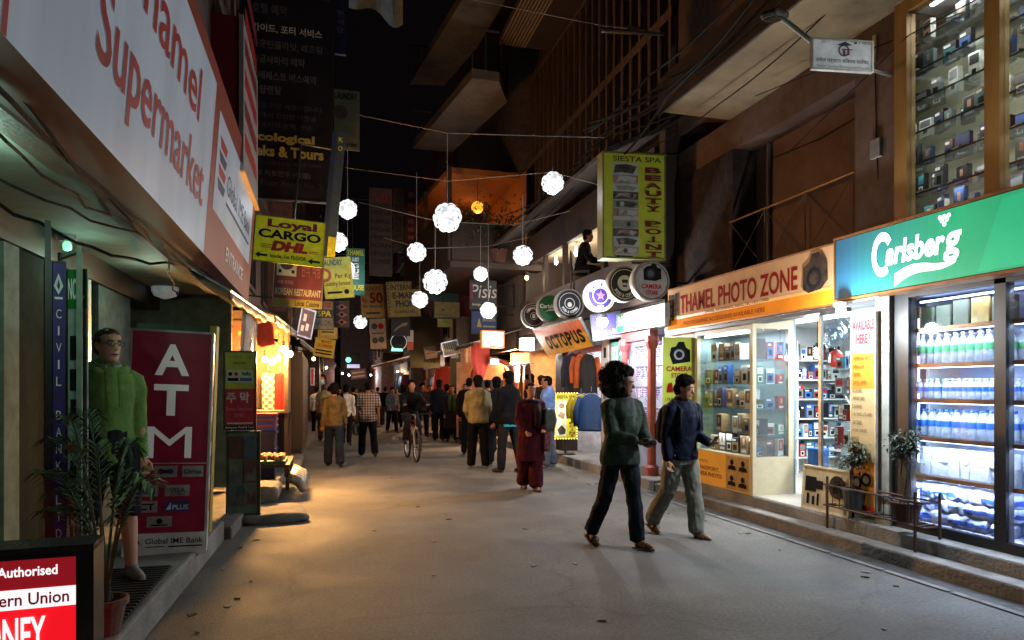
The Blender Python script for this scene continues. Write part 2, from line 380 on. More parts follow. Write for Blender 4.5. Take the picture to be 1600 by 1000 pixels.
for z in SHZ:
    m = MB(); m.box(5.30, 5.7, 2.5, 5.6, z-.012, z, GSH); m.box(5.292, 5.2995, 2.5, 5.6, z-.014, z+.002, GED); m.build('display_shelf', b1)
m = MB(); m.box(5.3, 5.34, 2.6, 5.0, 5.05, 5.09, emi('tube_white', (.9, .97, 1), 6)); m.build('display_tube', b1)
light('AREA', (5.40, 3.6, 5.02), 9, (1, .95, .86), .1, 2.6, rot=(0, 0, 0))
light('AREA', (5.22, 3.6, 3.1), 4, (1, .95, .85), .1, 2.6, aim=(5.7, 3.6, 4.4))
# ---- goods
GM = {}
def goods(mesh_key, w, d, h, body, print_, kind=0):
    if mesh_key in GM: return GM[mesh_key]
    p = MB()
    p.box(-d/2, d/2, -w/2, w/2, 0, h, body)
    x = -d/2-.0012
    def q(u0, v0, u1, v1, m, k=0):
        xx = x-.0008*k; a, b2 = (.5-u0)*w, (.5-u1)*w
        p.quad((xx, a, v0*h), (xx, a, v1*h), (xx, b2, v1*h), (xx, b2, v0*h), m)
    if kind == 0: q(.08, .55, .92, .92, print_); q(.2, .1, .8, .45, WHT, 1); q(.3, .16, .7, .38, BLK, 2)
    elif kind == 1: q(.06, .06, .94, .7, print_); q(.25, .2, .75, .55, BLK, 1); q(.1, .78, .6, .9, WHT, 1)
    else: q(.1, .3, .9, .95, print_); q(.15, .08, .85, .22, WHT, 1); q(.35, .45, .65, .8, SKINP, 1)
    me = p.build('merchandise_box').data; o = bpy.data.objects[-1] if False else None
    ob = [k for k in bpy.data.objects if k.data == me][0]; bpy.data.objects.remove(ob)
    GM[mesh_key] = me; return me
def put(me, name, label, cat, loc, rz=0, group=None):
    o = bpy.data.objects.new(name, me); COL.objects.link(o); o.location = loc; o.rotation_euler = (0, 0, rz)
    return tag(o, label, cat, group)
PAL = {'black': '#141416', 'navy': '#1c2a52', 'blue': '#2a5fa8', 'brown': '#5d4632', 'tan': '#9a7c52', 'grey': '#6b6e70', 'white': '#cfd0cc', 'red': '#8f1d1d', 'green': '#2f6b45', 'teal': '#2c6f7a'}
PM = {k: mat('carton_'+k, v, .5, var=.12, scale=20) for k, v in PAL.items()}
ORD = ['lowest', 'second lowest', 'third', 'fourth', 'fifth', 'sixth', 'top']
random.seed(11)
for si, z in enumerate(SHZ):
    y = 5.52
    light('AREA', (5.36, 4.1, z-.03), 1.5, (1, .95, .86), .08, 2.4, rot=(0, R(-12), 0))
    for k in range(7):
        yy = random.uniform(2.9, 5.4); me = goods(('f', k % 4), .16, .13, .018, PM[('black', 'grey', 'navy', 'brown')[k % 4]], PM['white'], 0); put(me, 'brochure_stack', f'thin {("black", "grey", "navy", "brown")[k % 4]} stack of brochures lying on the {ORD[si]} glass shelf upstairs', 'brochures', (5.37, yy, z+.0015), random.uniform(-.5, .5), f'{("black", "grey", "navy", "brown")[k % 4]} brochures on the {ORD[si]} upstairs shelf')
    while y > 2.75:
        w = random.uniform(.07, .14); h = random.uniform(.14, .23); c = random.choice(['black', 'navy', 'grey', 'black', 'white', 'brown', 'navy', 'black'])
        if random.random() < .92 and abs(y-w/2-4.235) > .01:
            k = random.randint(0, 2); me = goods(('d', c, round(w, 2), round(h, 2), k), round(w, 2), .05, round(h, 2), PM[c], PM[random.choice(['navy', 'grey', 'teal', 'black', 'black', 'blue'])], k)
            put(me, 'display_box', f'{c} electronics box standing on the {ORD[si]} glass shelf of the upstairs window', 'box', (random.uniform(5.37, 5.6), y-w/2, z+.001), random.uniform(-.25, .25), f'{c} boxes on the {ORD[si]} upstairs shelf')
        y -= w+random.uniform(.0, .05)
# ---- big lit beer sign
GRN = emi('lightbox_green', '#0a8f63', .95, .1, 1.2); GRB = emi('lightbox_blue_dim', '#0c4d66', .62, .12, 2); WLIT = emi('lightbox_white', '#eaf4ee', 1.0)  # blue stands for the poorly lit end of the green box
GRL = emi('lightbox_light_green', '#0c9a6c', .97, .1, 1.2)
cw, chh = 3.6, .60
root = thing('lightbox_sign', 'long backlit green beer sign with a dim blue end over the drinks shopfront', 'sign', M=frameM((4.98, 5.82-cw/2, 2.765), (-1, 0, 0)))
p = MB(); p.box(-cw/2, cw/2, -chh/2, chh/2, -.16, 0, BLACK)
def ux(Y): return 5.82-cw/2-Y
seg = [(5.82, 5.3, GRB)]
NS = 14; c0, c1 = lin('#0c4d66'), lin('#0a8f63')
for i in range(NS):                                                  # uneven inner light painted as a blend from dim blue to green
    t0 = i/NS; col = tuple(c0[k]+(c1[k]-c0[k])*t0 for k in range(3)); mm = emi('lightbox_dimming_%d' % i, col, .66+.3*t0, .03)
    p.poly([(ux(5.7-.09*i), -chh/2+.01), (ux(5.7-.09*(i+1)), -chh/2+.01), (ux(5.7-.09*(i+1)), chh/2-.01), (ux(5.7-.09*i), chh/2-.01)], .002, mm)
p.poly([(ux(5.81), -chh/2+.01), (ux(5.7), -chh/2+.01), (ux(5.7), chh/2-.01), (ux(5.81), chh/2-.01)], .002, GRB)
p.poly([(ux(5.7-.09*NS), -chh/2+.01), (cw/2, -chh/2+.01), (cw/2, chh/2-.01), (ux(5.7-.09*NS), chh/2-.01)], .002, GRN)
p.poly([(ux(4.25), -chh/2+.03), (ux(3.2), -chh/2+.03), (ux(3.2), chh/2-.04), (ux(4.05), chh/2-.04)], .0027, GRL)  # lighter facet painted in for the glow at this end
z = .005
p.text('arlsber', ux(5.18), -.07, ux(4.56), .15, z, WLIT, .035, .12); p.text('g', ux(4.57), -.15, ux(4.42), .10, z, WLIT, .035, .12)
n0 = len(p.v); p.ring(0, 0, .105, .175, 0, WLIT, 22, R(35), R(305)); p.xf(Matrix.Translation((ux(5.21), .045, z+.0008)) @ Matrix.Diagonal((.72, 1.18, 1, 1)), n0)
sw = []                                                              # the swash under the word
for i in range(25):
    t = i/24; x = ux(5.07)+t*(ux(4.44)-ux(5.07)); yc = -.215+.10*t+.035*math.sin(t*math.pi*1.7); th_ = .045*(1-t)**.8+.012
    sw.append((x, yc, th_))
pts = [(a, b+c) for a, b, c in sw]+[(a, b-c) for a, b, c in reversed(sw)]
for i in range(24):
    a, b_, c = sw[i]; a2, b2, c2 = sw[i+1]; p.poly([(a, b_-c), (a2, b2-c2), (a2, b2+c2), (a, b_+c)], z+.0016, WLIT)
for dx, dy in ((0, 0), (-.035, .035), (.035, .035), (-.06, .065), (0, .065), (.06, .065)):
    p.disc(ux(4.55)+dx*.7, .175+dy, .02, z+.0024+dx*.003, WLIT, 10)
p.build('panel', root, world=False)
f = MB(); TR = mat('copper_trim', '#8a5b30', .45, metal=.5)
f.box(-cw/2-.01, cw/2, chh/2, chh/2+.02, -.17, .015, TR); f.box(-cw/2-.01, cw/2, -chh/2-.02, -chh/2, -.17, .015, TR); f.box(-cw/2-.01, -cw/2, -chh/2, chh/2, -.17, .015, TR)
f.build('frame', root, world=False)
# ---- photo shop sign
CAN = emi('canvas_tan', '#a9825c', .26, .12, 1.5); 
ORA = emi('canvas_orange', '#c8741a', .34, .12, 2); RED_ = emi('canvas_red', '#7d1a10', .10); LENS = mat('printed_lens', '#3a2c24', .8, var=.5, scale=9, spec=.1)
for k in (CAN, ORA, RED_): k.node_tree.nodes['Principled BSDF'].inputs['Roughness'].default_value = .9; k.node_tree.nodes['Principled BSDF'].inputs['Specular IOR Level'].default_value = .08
pw, ph = 3.5, .60
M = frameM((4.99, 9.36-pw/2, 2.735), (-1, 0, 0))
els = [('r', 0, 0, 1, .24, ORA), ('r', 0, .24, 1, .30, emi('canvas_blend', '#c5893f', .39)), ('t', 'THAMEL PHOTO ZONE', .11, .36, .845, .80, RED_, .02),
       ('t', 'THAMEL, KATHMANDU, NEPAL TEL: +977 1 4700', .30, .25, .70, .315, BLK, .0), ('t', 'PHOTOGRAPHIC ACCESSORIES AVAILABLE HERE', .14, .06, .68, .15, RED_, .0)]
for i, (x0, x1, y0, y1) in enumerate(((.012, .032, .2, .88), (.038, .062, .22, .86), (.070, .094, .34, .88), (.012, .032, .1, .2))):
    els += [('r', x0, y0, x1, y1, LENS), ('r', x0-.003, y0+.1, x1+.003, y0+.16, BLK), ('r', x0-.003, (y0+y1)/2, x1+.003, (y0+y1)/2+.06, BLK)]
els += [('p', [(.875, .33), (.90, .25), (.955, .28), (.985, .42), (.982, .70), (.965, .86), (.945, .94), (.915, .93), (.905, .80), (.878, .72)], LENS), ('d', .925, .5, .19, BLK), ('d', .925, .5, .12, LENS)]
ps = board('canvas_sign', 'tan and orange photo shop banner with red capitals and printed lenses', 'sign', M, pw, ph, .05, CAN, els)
f = MB(); f.box(-pw/2, pw/2, ph/2, ph/2+.02, -.06, .005, TR); f.box(-pw/2, pw/2, -ph/2-.02, -ph/2, -.06, .005, TR); f.build('frame', ps, world=False)
m = MB(); m.box(4.98, 5.2, 5.85, 9.4, 2.36, 2.40, BLACK); m.tube([(5.02, 5.3, 2.43), (5.02, 9.3, 2.41)], .012, ALU); m.build('shutter_box', b1)
# ---- photo shop glass cabinet
cab = thing('display_cabinet', 'cream framed glass cabinet full of cartons beside the photo shop door', 'cabinet', (5.0, 7.9, .25))
CB = mat('cabinet_cream', '#b9ad8f', .5, var=.08)
x0, x1, y0, y1 = 5.02, 5.6, 7.27, 8.62
m = MB(); m.box(x0, x1, y0, y1, .25, .72, CB); m.build('base', cab)
m = MB()
for (xx, yy) in ((x0, y0), (x0, y1-.06), (x1-.07, y0)): m.box(xx, xx+.05 if xx == x0 else xx+.07, yy, yy+.06, .72, 2.3, CB)
m.box(x0, x1, y0, y1, 2.3, 2.42, CB); m.build('frame', cab)
CBB = mat('cabinet_back', '#6f8084', .5, var=.1); m = MB(); m.box(x1, x1+.03, y0, y1, .25, 2.42, CBB); m.box(x0+.05, x1, y1, y1+.03, .25, 2.42, CBB); m.build('back', cab)
m = MB(); m.box(x0+.012, x0+.018, y0+.06, y1-.06, .72, 2.3, CLEAR); m.box(x0+.05, x1-.07, y0+.012, y0+.018, .72, 2.3, CLEAR); m.build('glass_pane', cab)
CSZ = [.725, .99, 1.31, 1.62, 1.93]
for z in CSZ[1:]: MB().box(x0+.03, x1-.01, y0+.03, y1-.07, z-.012, z, GSH).build('shelf', cab)
m = MB(); m.box(x0+.06, x0+.1, y0+.15, y1-.15, 2.26, 2.29, emi('tube_cool', (.86, .95, 1), 9)); m.build('light_tube', cab)
light('AREA', (x0+.2, 7.94, 2.27), 11, (.86, .94, 1), .15, 1.1, rot=(0, 0, 0))
for z in CSZ[1:]: light('AREA', (x0+.1, 7.94, z-.03), 1.3, (.88, .95, 1), .08, 1.1, rot=(0, 0, 0))
random.seed(21)
lets = [['black', 'black', 'grey', 'brown', 'tan'], ['tan', 'black', 'brown', 'tan', 'white'], ['grey', 'black', 'navy', 'tan', 'white', 'grey'], ['brown', 'tan', 'tan', 'brown', 'white', 'blue'], ['brown', 'tan', 'grey', 'white']]
for si, z in enumerate(CSZ):
    y = y1-.08
    while y > y0+.16:
        w = random.uniform(.10, .17); h = random.uniform(.19, .27); c = random.choice(lets[si]); k = random.randint(0, 2); dd = random.choice((.08, .12))
        if random.random() < .93:
            me = goods(('c', c, round(w, 2), round(h, 2), k, dd), round(w, 2), dd, round(h, 2), PM[c], PM[random.choice(['white', 'tan', 'black', 'brown', 'grey'])], k)
            put(me, 'carton', f'{c} camera carton on the {ORD[si]} shelf of the photo shop cabinet', 'carton', (x0+.13+random.uniform(0, .06), y-w/2, z+.001), random.uniform(-.15, .15), f'{c} cartons on the {ORD[si]} cabinet shelf')
        y -= w+random.uniform(.005, .03)
    for k in range(3):                                                # turned to the door side of the cabinet
        c = random.choice(['blue', 'white', 'red', 'grey', 'black', 'green']); w = random.uniform(.08, .13); h = random.uniform(.12, .23)
        me = goods(('s', c, round(w, 2), round(h, 2), k), round(w, 2), .07, round(h, 2), PM[c], PM[random.choice(['white', 'blue', 'black', 'red'])], k)
        put(me, 'carton', f'{c} carton facing the doorway on the {ORD[si]} photo cabinet shelf', 'carton', (x0+.14+k*.15, y0+.09, z+.001), R(90)+random.uniform(-.2, .2), f'{c} cartons facing the doorway on the {ORD[si]} cabinet shelf')
VB = emi('visa_board_orange', '#c98a2a', .22)
M = frameM((5.012, 7.93, .485), (-1, 0, 0))
SIL = []
for i, (u, v) in enumerate(((.70, .72), (.90, .72), (.70, .26), (.90, .26))): SIL += [('d', u, v+.09, .085, BLK), ('p', [(u-.075, v-.13), (u+.075, v-.13), (u+.065, v-.03), (u+.02, v), (u-.02, v), (u-.065, v-.03)], BLK)]
board('photo_notice', 'orange passport and visa photo board with four black head shapes', 'sign', M, 1.2, .44, .01, VB, [('r', .58, .02, 1, .98, mat('notice_tan', '#b38c4c', .6)), ('t', 'PASSPORT,', .05, .42, .45, .55, RED_, .01), ('t', 'VISA PHOTO', .05, .24, .5, .37, RED_, .01), ('t', 'PHOTO', .05, .66, .22, .74, RED_, 0)]+SIL)
# ---- photo shop interior: furniture and goods
sh = thing('wall_shelf', 'white wall shelving packed with goods at the back of the photo shop', 'shelf', (7.8, 7, .25))
for z in (.6, .95, 1.3, 1.65, 2.0): MB().box(7.65, 7.99, 5.3, 9.2, z-.02, z, INW).build('shelf_board', sh)
m = MB()
for y in (5.3, 6.3, 7.3, 8.3, 9.2): m.box(7.66, 7.99, y-.015, y+.015, .257, 2.3, INW)
m.build('upright', sh)
random.seed(5)
for si, z in enumerate((.6, .95, 1.3, 1.65, 2.0)):
    y = 7.6
    while y > 5.4:
        w = random.uniform(.1, .2); h = random.uniform(.14, .28); c = random.choice(['white', 'blue', 'black', 'grey', 'red', 'teal', 'white']); k = random.randint(0, 2)
        me = goods(('b', c, round(w, 1), round(h, 2), k), round(w, 1), .15, round(h, 2), PM[c], PM[random.choice(['blue', 'black', 'red', 'white'])], k)
        put(me, 'carton', f'{c} carton on the {ORD[si]} board of the back shelving in the photo shop', 'carton', (7.78, y-w/2, z+.001), 0, f'{c} cartons on the {ORD[si]} back shelf board')
        y -= w+random.uniform(.01, .06)
sh = thing('wall_shelf', 'tall white shelving packed with stock on the far side wall of the photo shop', 'shelf', (7, 9.2, .256))
for z in (.5, .8, 1.1, 1.4, 1.7, 2.0): MB().box(5.95, 7.95, 9.0, 9.29, z-.02, z, INW).build('shelf_board', sh)
m = MB(); m.box(5.92, 5.95, 9.0, 9.29, .257, 2.3, INW); m.box(7.0, 7.03, 9.01, 9.29, .257, 2.3, INW); m.build('upright', sh)
for si, z in enumerate((.5, .8, 1.1, 1.4, 1.7, 2.0)):
    x = 6.0
    while x < 7.8:
        w = random.uniform(.07, .15); h = random.uniform(.12, .25); c = random.choice(['white', 'blue', 'black', 'grey', 'red', 'teal', 'black', 'brown']); k = random.randint(0, 2)
        me = goods(('w', c, round(w, 2), round(h, 2), k), round(w, 2), .12, round(h, 2), PM[c], PM[random.choice(['blue', 'black', 'red', 'white', 'grey'])], k)
        if random.random() < .93: put(me, 'carton', f'{c} carton on the {ORD[si]} board of the side wall shelving in the photo shop', 'carton', (x+w/2, 9.1, z+.001), R(90)+random.uniform(-.1, .1), f'{c} cartons on the {ORD[si]} side wall board')
        x += w+random.uniform(.003, .03)
# glass case by the window right of the door
gc = thing('glass_counter', 'glass display case right of the photo shop doorway', 'display case', (5.5, 5.9, .25))
m = MB(); m.box(5.3, 6.0, 5.32, 6.36, .256, .40, CB); m.build('base', gc)
for z in (.70, .95, 1.22, 1.5, 1.78): MB().box(5.28, 6.0, 5.32, 6.36, z-.012, z, GSH).build('shelf', gc)
m = MB(); m.box(5.262, 5.268, 5.3, 6.38, .4, 2.4, CLEAR); m.build('glass_pane', gc)
m = MB(); m.box(5.25, 5.285, 6.36, 6.40, .256, 2.42, STEEL); m.build('edge_post', gc)
random.seed(8)
for si, z in enumerate((.95, 1.22, 1.5, 1.78, .70)):
    for row in (0, 1):
     y = 6.32
     while y > 5.45:
         w = random.uniform(.06, .12); h = random.uniform(.1, .2); c = random.choice(['black', 'red', 'blue', 'white', 'black', 'grey', 'teal']); k = random.randint(0, 2)
         me = goods(('g', c, round(w, 2), round(h, 2), k), round(w, 2), .07, round(h, 2), PM[c], PM[random.choice(['white', 'blue', 'red', 'black'])], k)
         put(me, 'carton', f'small {c} carton on the {ORD[si] if si < 4 else "bottom"} shelf of the glass display case', 'carton', (5.42+.24*row+random.uniform(0, .08), y-w/2, z+.001), random.uniform(-.3, .3), f'small {c} cartons on the {ORD[si] if si < 4 else "bottom"} display case shelf')
         y -= w+random.uniform(.005, .04)
# tripod
tp = thing('camera_tripod', 'silver and black camera tripod standing in the photo shop display case', 'tripod', (5.55, 6.0, .4))
m = MB(); m.tube([(5.55, 6.0, .7), (5.55, 6.0, 1.0)], .014, STEEL); m.build('column', tp)
for a in (0, 2.1, 4.2): MB().tube([(5.55, 6, .84), (5.55+.16*math.cos(a), 6+.16*math.sin(a), .4)], [.013, .008], BLACK).build('leg', tp)
m = MB(); m.cbox((5.55, 6, 1.03), .06, .06, .05, BLACK); m.tube([(5.55, 6, 1.02), (5.45, 5.85, .9)], .008, BLACK); m.build('head', tp)
# hanging bulb, red lamp, plastic bag, fan
def bulb(loc, top, power, col, label, r=.035, kind='spiral', group=None, s=14):
    t = thing('hanging_bulb', label, 'light bulb', loc, group=group)
    e = MB(); L = Vector(loc)
    if kind == 'spiral':
        e.tube([L+Vector((.028*math.cos(a*.9), .028*math.sin(a*.9), -.05+.0045*a)) for a in range(0, 26)], .011, emi('bulb_cold', (.88, .96, 1), s), 6)
    else:
        e.ball(L, r, emi('bulb_warm', (1, .66, .28), s), 12, (1, 1, 1.15))
    e.build('glass_bulb', t, True)
    c = MB(); c.lathe([(.018, .05), (.022, .06), (.022, .12), (.012, .13)], BLACK, 10, Matrix.Translation(L)); c.build('holder', t)
    if top: MB().tube([L+Vector((0, 0, .12)), L+Vector((.01, .01, (top-L.z)*.5+.06)), Vector((L.x, L.y, top))], .005, CABLE).build('cord', t)
    light('POINT', L+Vector((0, 0, -.03)), power, col, r*1.3)
    return t
q = on_x(1277, 552, 5.75)
bulb(q, 2.5, 16, (.88, .95, 1), 'bright spiral bulb hanging over the photo shop display case')
q = on_x(1306, 560, 5.8); 
m = MB(); m.lathe([(.05, -.1), (.08, -.05), (.075, .05), (.03, .1)], mat('red_lantern', '#b3281f', .5, emit=.5), 12, Matrix.Translation(q)); m.tube([q+Vector((0, 0, .1)), (q.x, q.y, 2.5)], .004, CABLE)
solo(m, 'red_lantern', 'small red lamp hanging behind the plastic bag in the photo shop', 'lamp', q)
q = on_x(1305, 520, 5.45)
m = MB()
for i in range(7): m.ball(q+Vector((random.uniform(-.05, .05), random.uniform(-.08, .08), random.uniform(-.1, .1))), random.uniform(.08, .13), glass('thin_plastic', (.93, .95, .97), .5, .2), 10)
solo(m, 'plastic_bag', 'clear crumpled plastic bag hanging in the photo shop window', 'bag', q, smooth=True)
fn = thing('desk_fan', 'white fan on a tall white stand inside the photo shop', 'fan', (6.35, 7.0, .256))
m = MB(); m.box(6.2, 6.5, 6.85, 7.15, .256, 1.15, INW); m.build('stand', fn)
m = MB(); m.tube([(6.3, 7.0, 1.15), (6.3, 7.0, 1.45)], .03, WHITE); m.build('neck', fn)
m = MB(); Mf = Matrix.Translation((6.25, 6.95, 1.52)) @ Matrix.Rotation(R(80), 4, 'Y')
for k in range(18):
    a = k*math.pi/9; m.tube([Mf @ Vector((0, 0, -.04)), Mf @ Vector((.1*math.cos(a), .1*math.sin(a), -.06)), Mf @ Vector((.2*math.cos(a), .2*math.sin(a), 0))], .004, WHITE, 4)
m.tube([Mf @ Vector((.2*math.cos(k*.262), .2*math.sin(k*.262), 0)) for k in range(25)], .008, WHITE); m.build('cage', fn)
m = MB()
for k in range(3):
    a = k*2.094; m.poly([(0, 0)]+[(.17*math.cos(a+j*.2), .17*math.sin(a+j*.2)) for j in range(5)], -.01, mat('fan_blade', '#9fb6c4', .3))
m.xf(Mf); m.build('blade', fn)
m = MB(); m.lathe([(.09, 0), (.11, .02), (.12, .55), (.13, .58)], mat('blue_plastic', '#2c63a8', .4), 16, Matrix.Translation((5.78, 7.05, .256)))
solo(m, 'water_bin', 'tall blue plastic bin inside the photo shop doorway', 'bin', (5.78, 7.05, .256), smooth=True)
M = frameM((7.0, 6.3, 2.28), (-1, 0, 0))
board('shop_banner', 'blue and white banner hanging high inside the photo shop', 'banner', M, 2.4, .34, .01, mat('banner_blue', '#1c4a9c', .5), [('p', [(.3, 0), (.42, 1), (.62, 1), (.5, 0)], WHT), ('t', 'O', .08, .25, .18, .8, WHT, .04)])
light('AREA', (6.6, 6.8, 2.48), 80, (.9, .96, 1), .5, 2.6, rot=(0, 0, 0))
m = MB(); m.box(6.3, 6.36, 5.8, 8.6, 2.47, 2.515, emi('tube_white', (.9, .97, 1), 6)); m.build('ceiling_tube', b1)
# doorway lamp fixture between the two signs
q = on_x(1314, 487, 4.9)
fx = thing('flood_fixture', 'bright round floodlight fixed below the join of the two shop signs', 'lamp', q)
m = MB(); m.ball(q, .05, emi('flood_cold', (.9, .97, 1), 16), 12); m.build('lens', fx, True)
m = MB(); m.lathe([(.03, .03), (.07, .05), (.07, .09), (.02, .1)], ALU, 12, Matrix.Translation(q)); m.build('housing', fx)
light('POINT', q+Vector((-.25, -.1, -.15)), 42, (.88, .95, 1), .05)
# ---- posters at the door
AV = emi('poster_orange', '#b5701c', .10, .15, 4); PK = emi('poster_pink', '#a85a64', .06); CRM = emi('poster_cream', '#a8946c', .08)
els = [('r', 0, .80, 1, 1, PK), ('r', .0, .25, 1, .62, CRM), ('t', 'AVAILABLE', .06, .92, .94, .97, REDI, .02), ('t', 'HERE !', .22, .85, .78, .90, REDI, .02)]
for i, t in enumerate(('- PROFESSIONAL PHOTO', 'CAMERA & LENS', '- BATTERY', '- DIGITAL CAMERA', 'ACCESSORIES', '- MEMORY CARDS', 'FLASHDRIVES', '- ON TRIPOD, LCD & PAD', '- BATTERIES', '- PHONE, CHARGERS', 'EARPHONE', '- TRIPOD, MONOPOD', '- CAMERA BAGS', '- CAMERA STRAP')):
    els.append(('t', t, .08, .765-i*.041, .08+.03*len(t)*1.2 if len(t) < 24 else .95, .785-i*.041, BLK, 0))
for i, (u, v) in enumerate(((.3, .14), (.68, .16), (.45, .08))): els += [('d', u, v, .035, BLK), ('d', u, v, .02, mat('lens_grey', '#555a60', .3))]
els.append(('r', 0, 0, 1, .03, REDI))
board('tall_poster', 'tall orange and cream poster headed available here beside the photo shop door', 'poster', frameM((5.15, 5.63, 1.33), (-1, 0, 0)), .32, 1.95, .012, AV, els, frame=ALU, fw=.008)
CSY = emi('banner_lime', '#a9b320', .26, .08, 3)
els = [('p', [(.2, .86), (.25, .92), (.4, .93), (.48, .965), (.65, .965), (.72, .92), (.85, .90), (.85, .81), (.3, .79)], BLK), ('d', .5, .865, .042, mat('lens_grey', '#555a60', .3)), ('d', .5, .865, .026, BLK),
       ('t', 'CAMERA', .1, .735, .9, .775, REDI, .03), ('t', 'STORE', .25, .685, .75, .722, REDI, .03), ('p', [(.1, .57), (.15, .64), (.28, .65), (.32, .57)], REDI), ('p', [(.36, .57), (.4, .63), (.52, .63), (.55, .57)], BLK)]
for i, t in enumerate(('1. PASSPORT, VISA', '2. DIGITAL CAMERA', 'ACCESSORIES', '3. MEMORY', '4. BATTERY')): els.append(('t', t, .06, .50-i*.05, .7, .53-i*.05, BLK, .01))
els += [('d', .4, .12, .05, BLK), ('d', .4, .12, .03, mat('lens_grey', '#555a60', .3))]
hang('vertical_banner', 'lime yellow camera store banner standing behind the man in navy', 1036, 527, 1086, 728, 9.75, CSY, els, th=.03, yaw=R(-12), side=None, cat='banner')
# lens poster box in front of the shop
els = [('r', .05, .4, .3, .75, BLK), ('r', .3, .48, .45, .68, BLK), ('r', .1, .1, .16, .35, BLK), ('r', .22, .1, .28, .3, BLK), ('r', .33, .1, .38, .38, BLK), ('d', .75, .6, .26, LENS), ('d', .75, .6, .15, BLK)]
board('lens_poster', 'cream poster board with black lens pictures leaning at the photo shop front', 'poster', frameM((5.12, 6.13, .49), (-1, 0, 0), tilt=R(-4)), .70, .46, .02, mat('poster_paper', '#b3a684', .6), els, frame=CREAM, fw=.012)
# ================================================================ drinks cooler
CX = 5.28; BLUEW = emi('led_blue', (.5, .62, 1), 5); SHW = mat('shelf_edge_copper', '#96582f', .45, metal=.2)
ck = thing('drinks_cooler', 'tall black framed glass drinks cooler lit blue white inside', 'cooler', (CX+.3, 4.0, .25))
m = MB()
for y0, y1 in ((5.19, 5.36), (4.24, 4.34), (2.7, 2.82)): m.box(CX-.03, CX+.06, y0, y1, .25, 2.46, BLACK)
m.box(CX-.03, CX+.06, 2.82, 5.19, 2.42, 2.5, BLACK); m.box(CX-.03, CX+.06, 2.82, 4.24, .25, .33, BLACK); m.box(CX-.03, CX+.06, 4.34, 5.19, .25, .33, BLACK)
m.build('frame', ck)
CBK = mat('cooler_back', '#aeb9dd', .5, var=.06)
m = MB(); m.box(CX+.62, CX+.66, 2.7, 5.48, .26, 2.5, CBK); m.box(CX+.06, CX+.62, 5.44, 5.48, .26, 2.42, CBK); m.box(CX+.06, CX+.62, 2.7, 2.74, .26, 2.42, CBK); m.box(CX+.06, CX+.62, 2.74, 5.44, 2.42, 2.46, CBK); m.build('back_panel', ck)
m = MB(); m.box(CX-.004, CX+.004, 4.34, 5.19, .33, 2.42, CLEAR); m.build('glass_door', ck)
m = MB(); m.box(CX-.004, CX+.004, 2.82, 4.24, .33, 2.42, CLEAR); m.build('glass_door', ck)
KZ = [.33, .77, 1.125, 1.475, 1.80, 2.13]
for i, z in enumerate(KZ):
    m = MB(); m.box(CX+.07, CX+.60, 2.76, 5.43, z-.025, z-.003, GSH if i else CBK); m.box(CX+.045, CX+.0695, 2.76, 5.18, z-.04, z-.002, SHW); m.build('shelf', ck)
for i, z in enumerate(KZ[1:]+[2.41]):
    m = MB(); m.box(CX+.075, CX+.095, 2.8, 5.16, z-.045, z-.028, BLUEW); m.build('led_strip', ck)
    light('AREA', (CX+.035, 4.0, z-.05), 8 if i else 12, (.68, .76, 1), .05, 2.3, rot=(0, R(-24), 0))
for z in (.5, 1.0, 1.4, 1.75, 2.1):
    MB().tube([(CX+.07, 5.17, z-.12), (CX+.07, 5.17, z+.12)], .008, BLUEW, 5).build('led_strip', ck)
BOT = mat('bottle_plastic', (.72, .80, .95), .12, var=.05, alpha=.36); CAPB = mat('bottle_cap_blue', '#2b56b0', .4); CAPW = mat('bottle_cap_white', '#c9d2e6', .4); LABG = mat('bottle_label_green', '#4aa06c', .5); LABB = mat('bottle_label_blue', '#2a62b8', .5)
def bottle_mesh(key, h, r, lab, capm):
    t = []
    b = MB(); b.lathe([(r*.8, 0), (r, .01), (r, h*.28), (r*.93, h*.32), (r, h*.36), (r, h*.62), (r*.8, h*.74), (r*.36, h*.88), (r*.34, h*.93)], BOT, 12)
    if lab: b.lathe([(r*1.02, h*.38), (r*1.02, h*.6)], lab, 12, cap=False)
    b.lathe([(r*.42, h*.925), (r*.42, h), (r*.3, h*1.005)], capm, 10)
    o = b.build('water_bottle', smooth=True); me = o.data; bpy.data.objects.remove(o); return me
B1 = bottle_mesh('a', .27, .038, LABG, CAPW); B2 = bottle_mesh('b', .18, .030, LABB, CAPW); B3 = bottle_mesh('c', .25, .038, LABB, CAPB)
random.seed(4)
for (bm_, z, sp, lab, ys) in ((B1, KZ[4], .082, 'large water bottle with green label and white cap on the second highest cooler shelf', 5.36), (B2, KZ[3], .066, 'small water bottle with blue label on the middle cooler shelf', 5.37), (B3, KZ[2], .082, 'water bottle with blue label and blue cap on the third lowest cooler shelf', 5.36)):
    y = ys
    while y > 3.55:
        if not (4.2 < y < 4.37):
            for r_ in range(3):
                o = put(bm_, 'water_bottle', lab, 'bottle', (CX+.15+r_*.12+random.uniform(-.01, .01), y-.01*r_, z), random.uniform(0, 6), lab.split(' on the ')[1].replace('cooler shelf', 'shelf bottles'))
        y -= sp*random.uniform(.96, 1.08)
PACK = mat('paper_roll', '#c3c8d2', .6, var=.15, bump=.3); WRAP = mat('plastic_wrapped', '#b4bfe2', .22, var=.3, scale=14, bump=1, bscale=10); WRB = mat('wrapped_blue', '#2d57b4', .3, var=.5, scale=12)
p = MB(); p.box(-.05, .05, -.045, .045, 0, .125, PACK); o = p.build('tissue_pack'); bevel(o, .012, 2); TP = o.data; bpy.data.objects.remove(o)
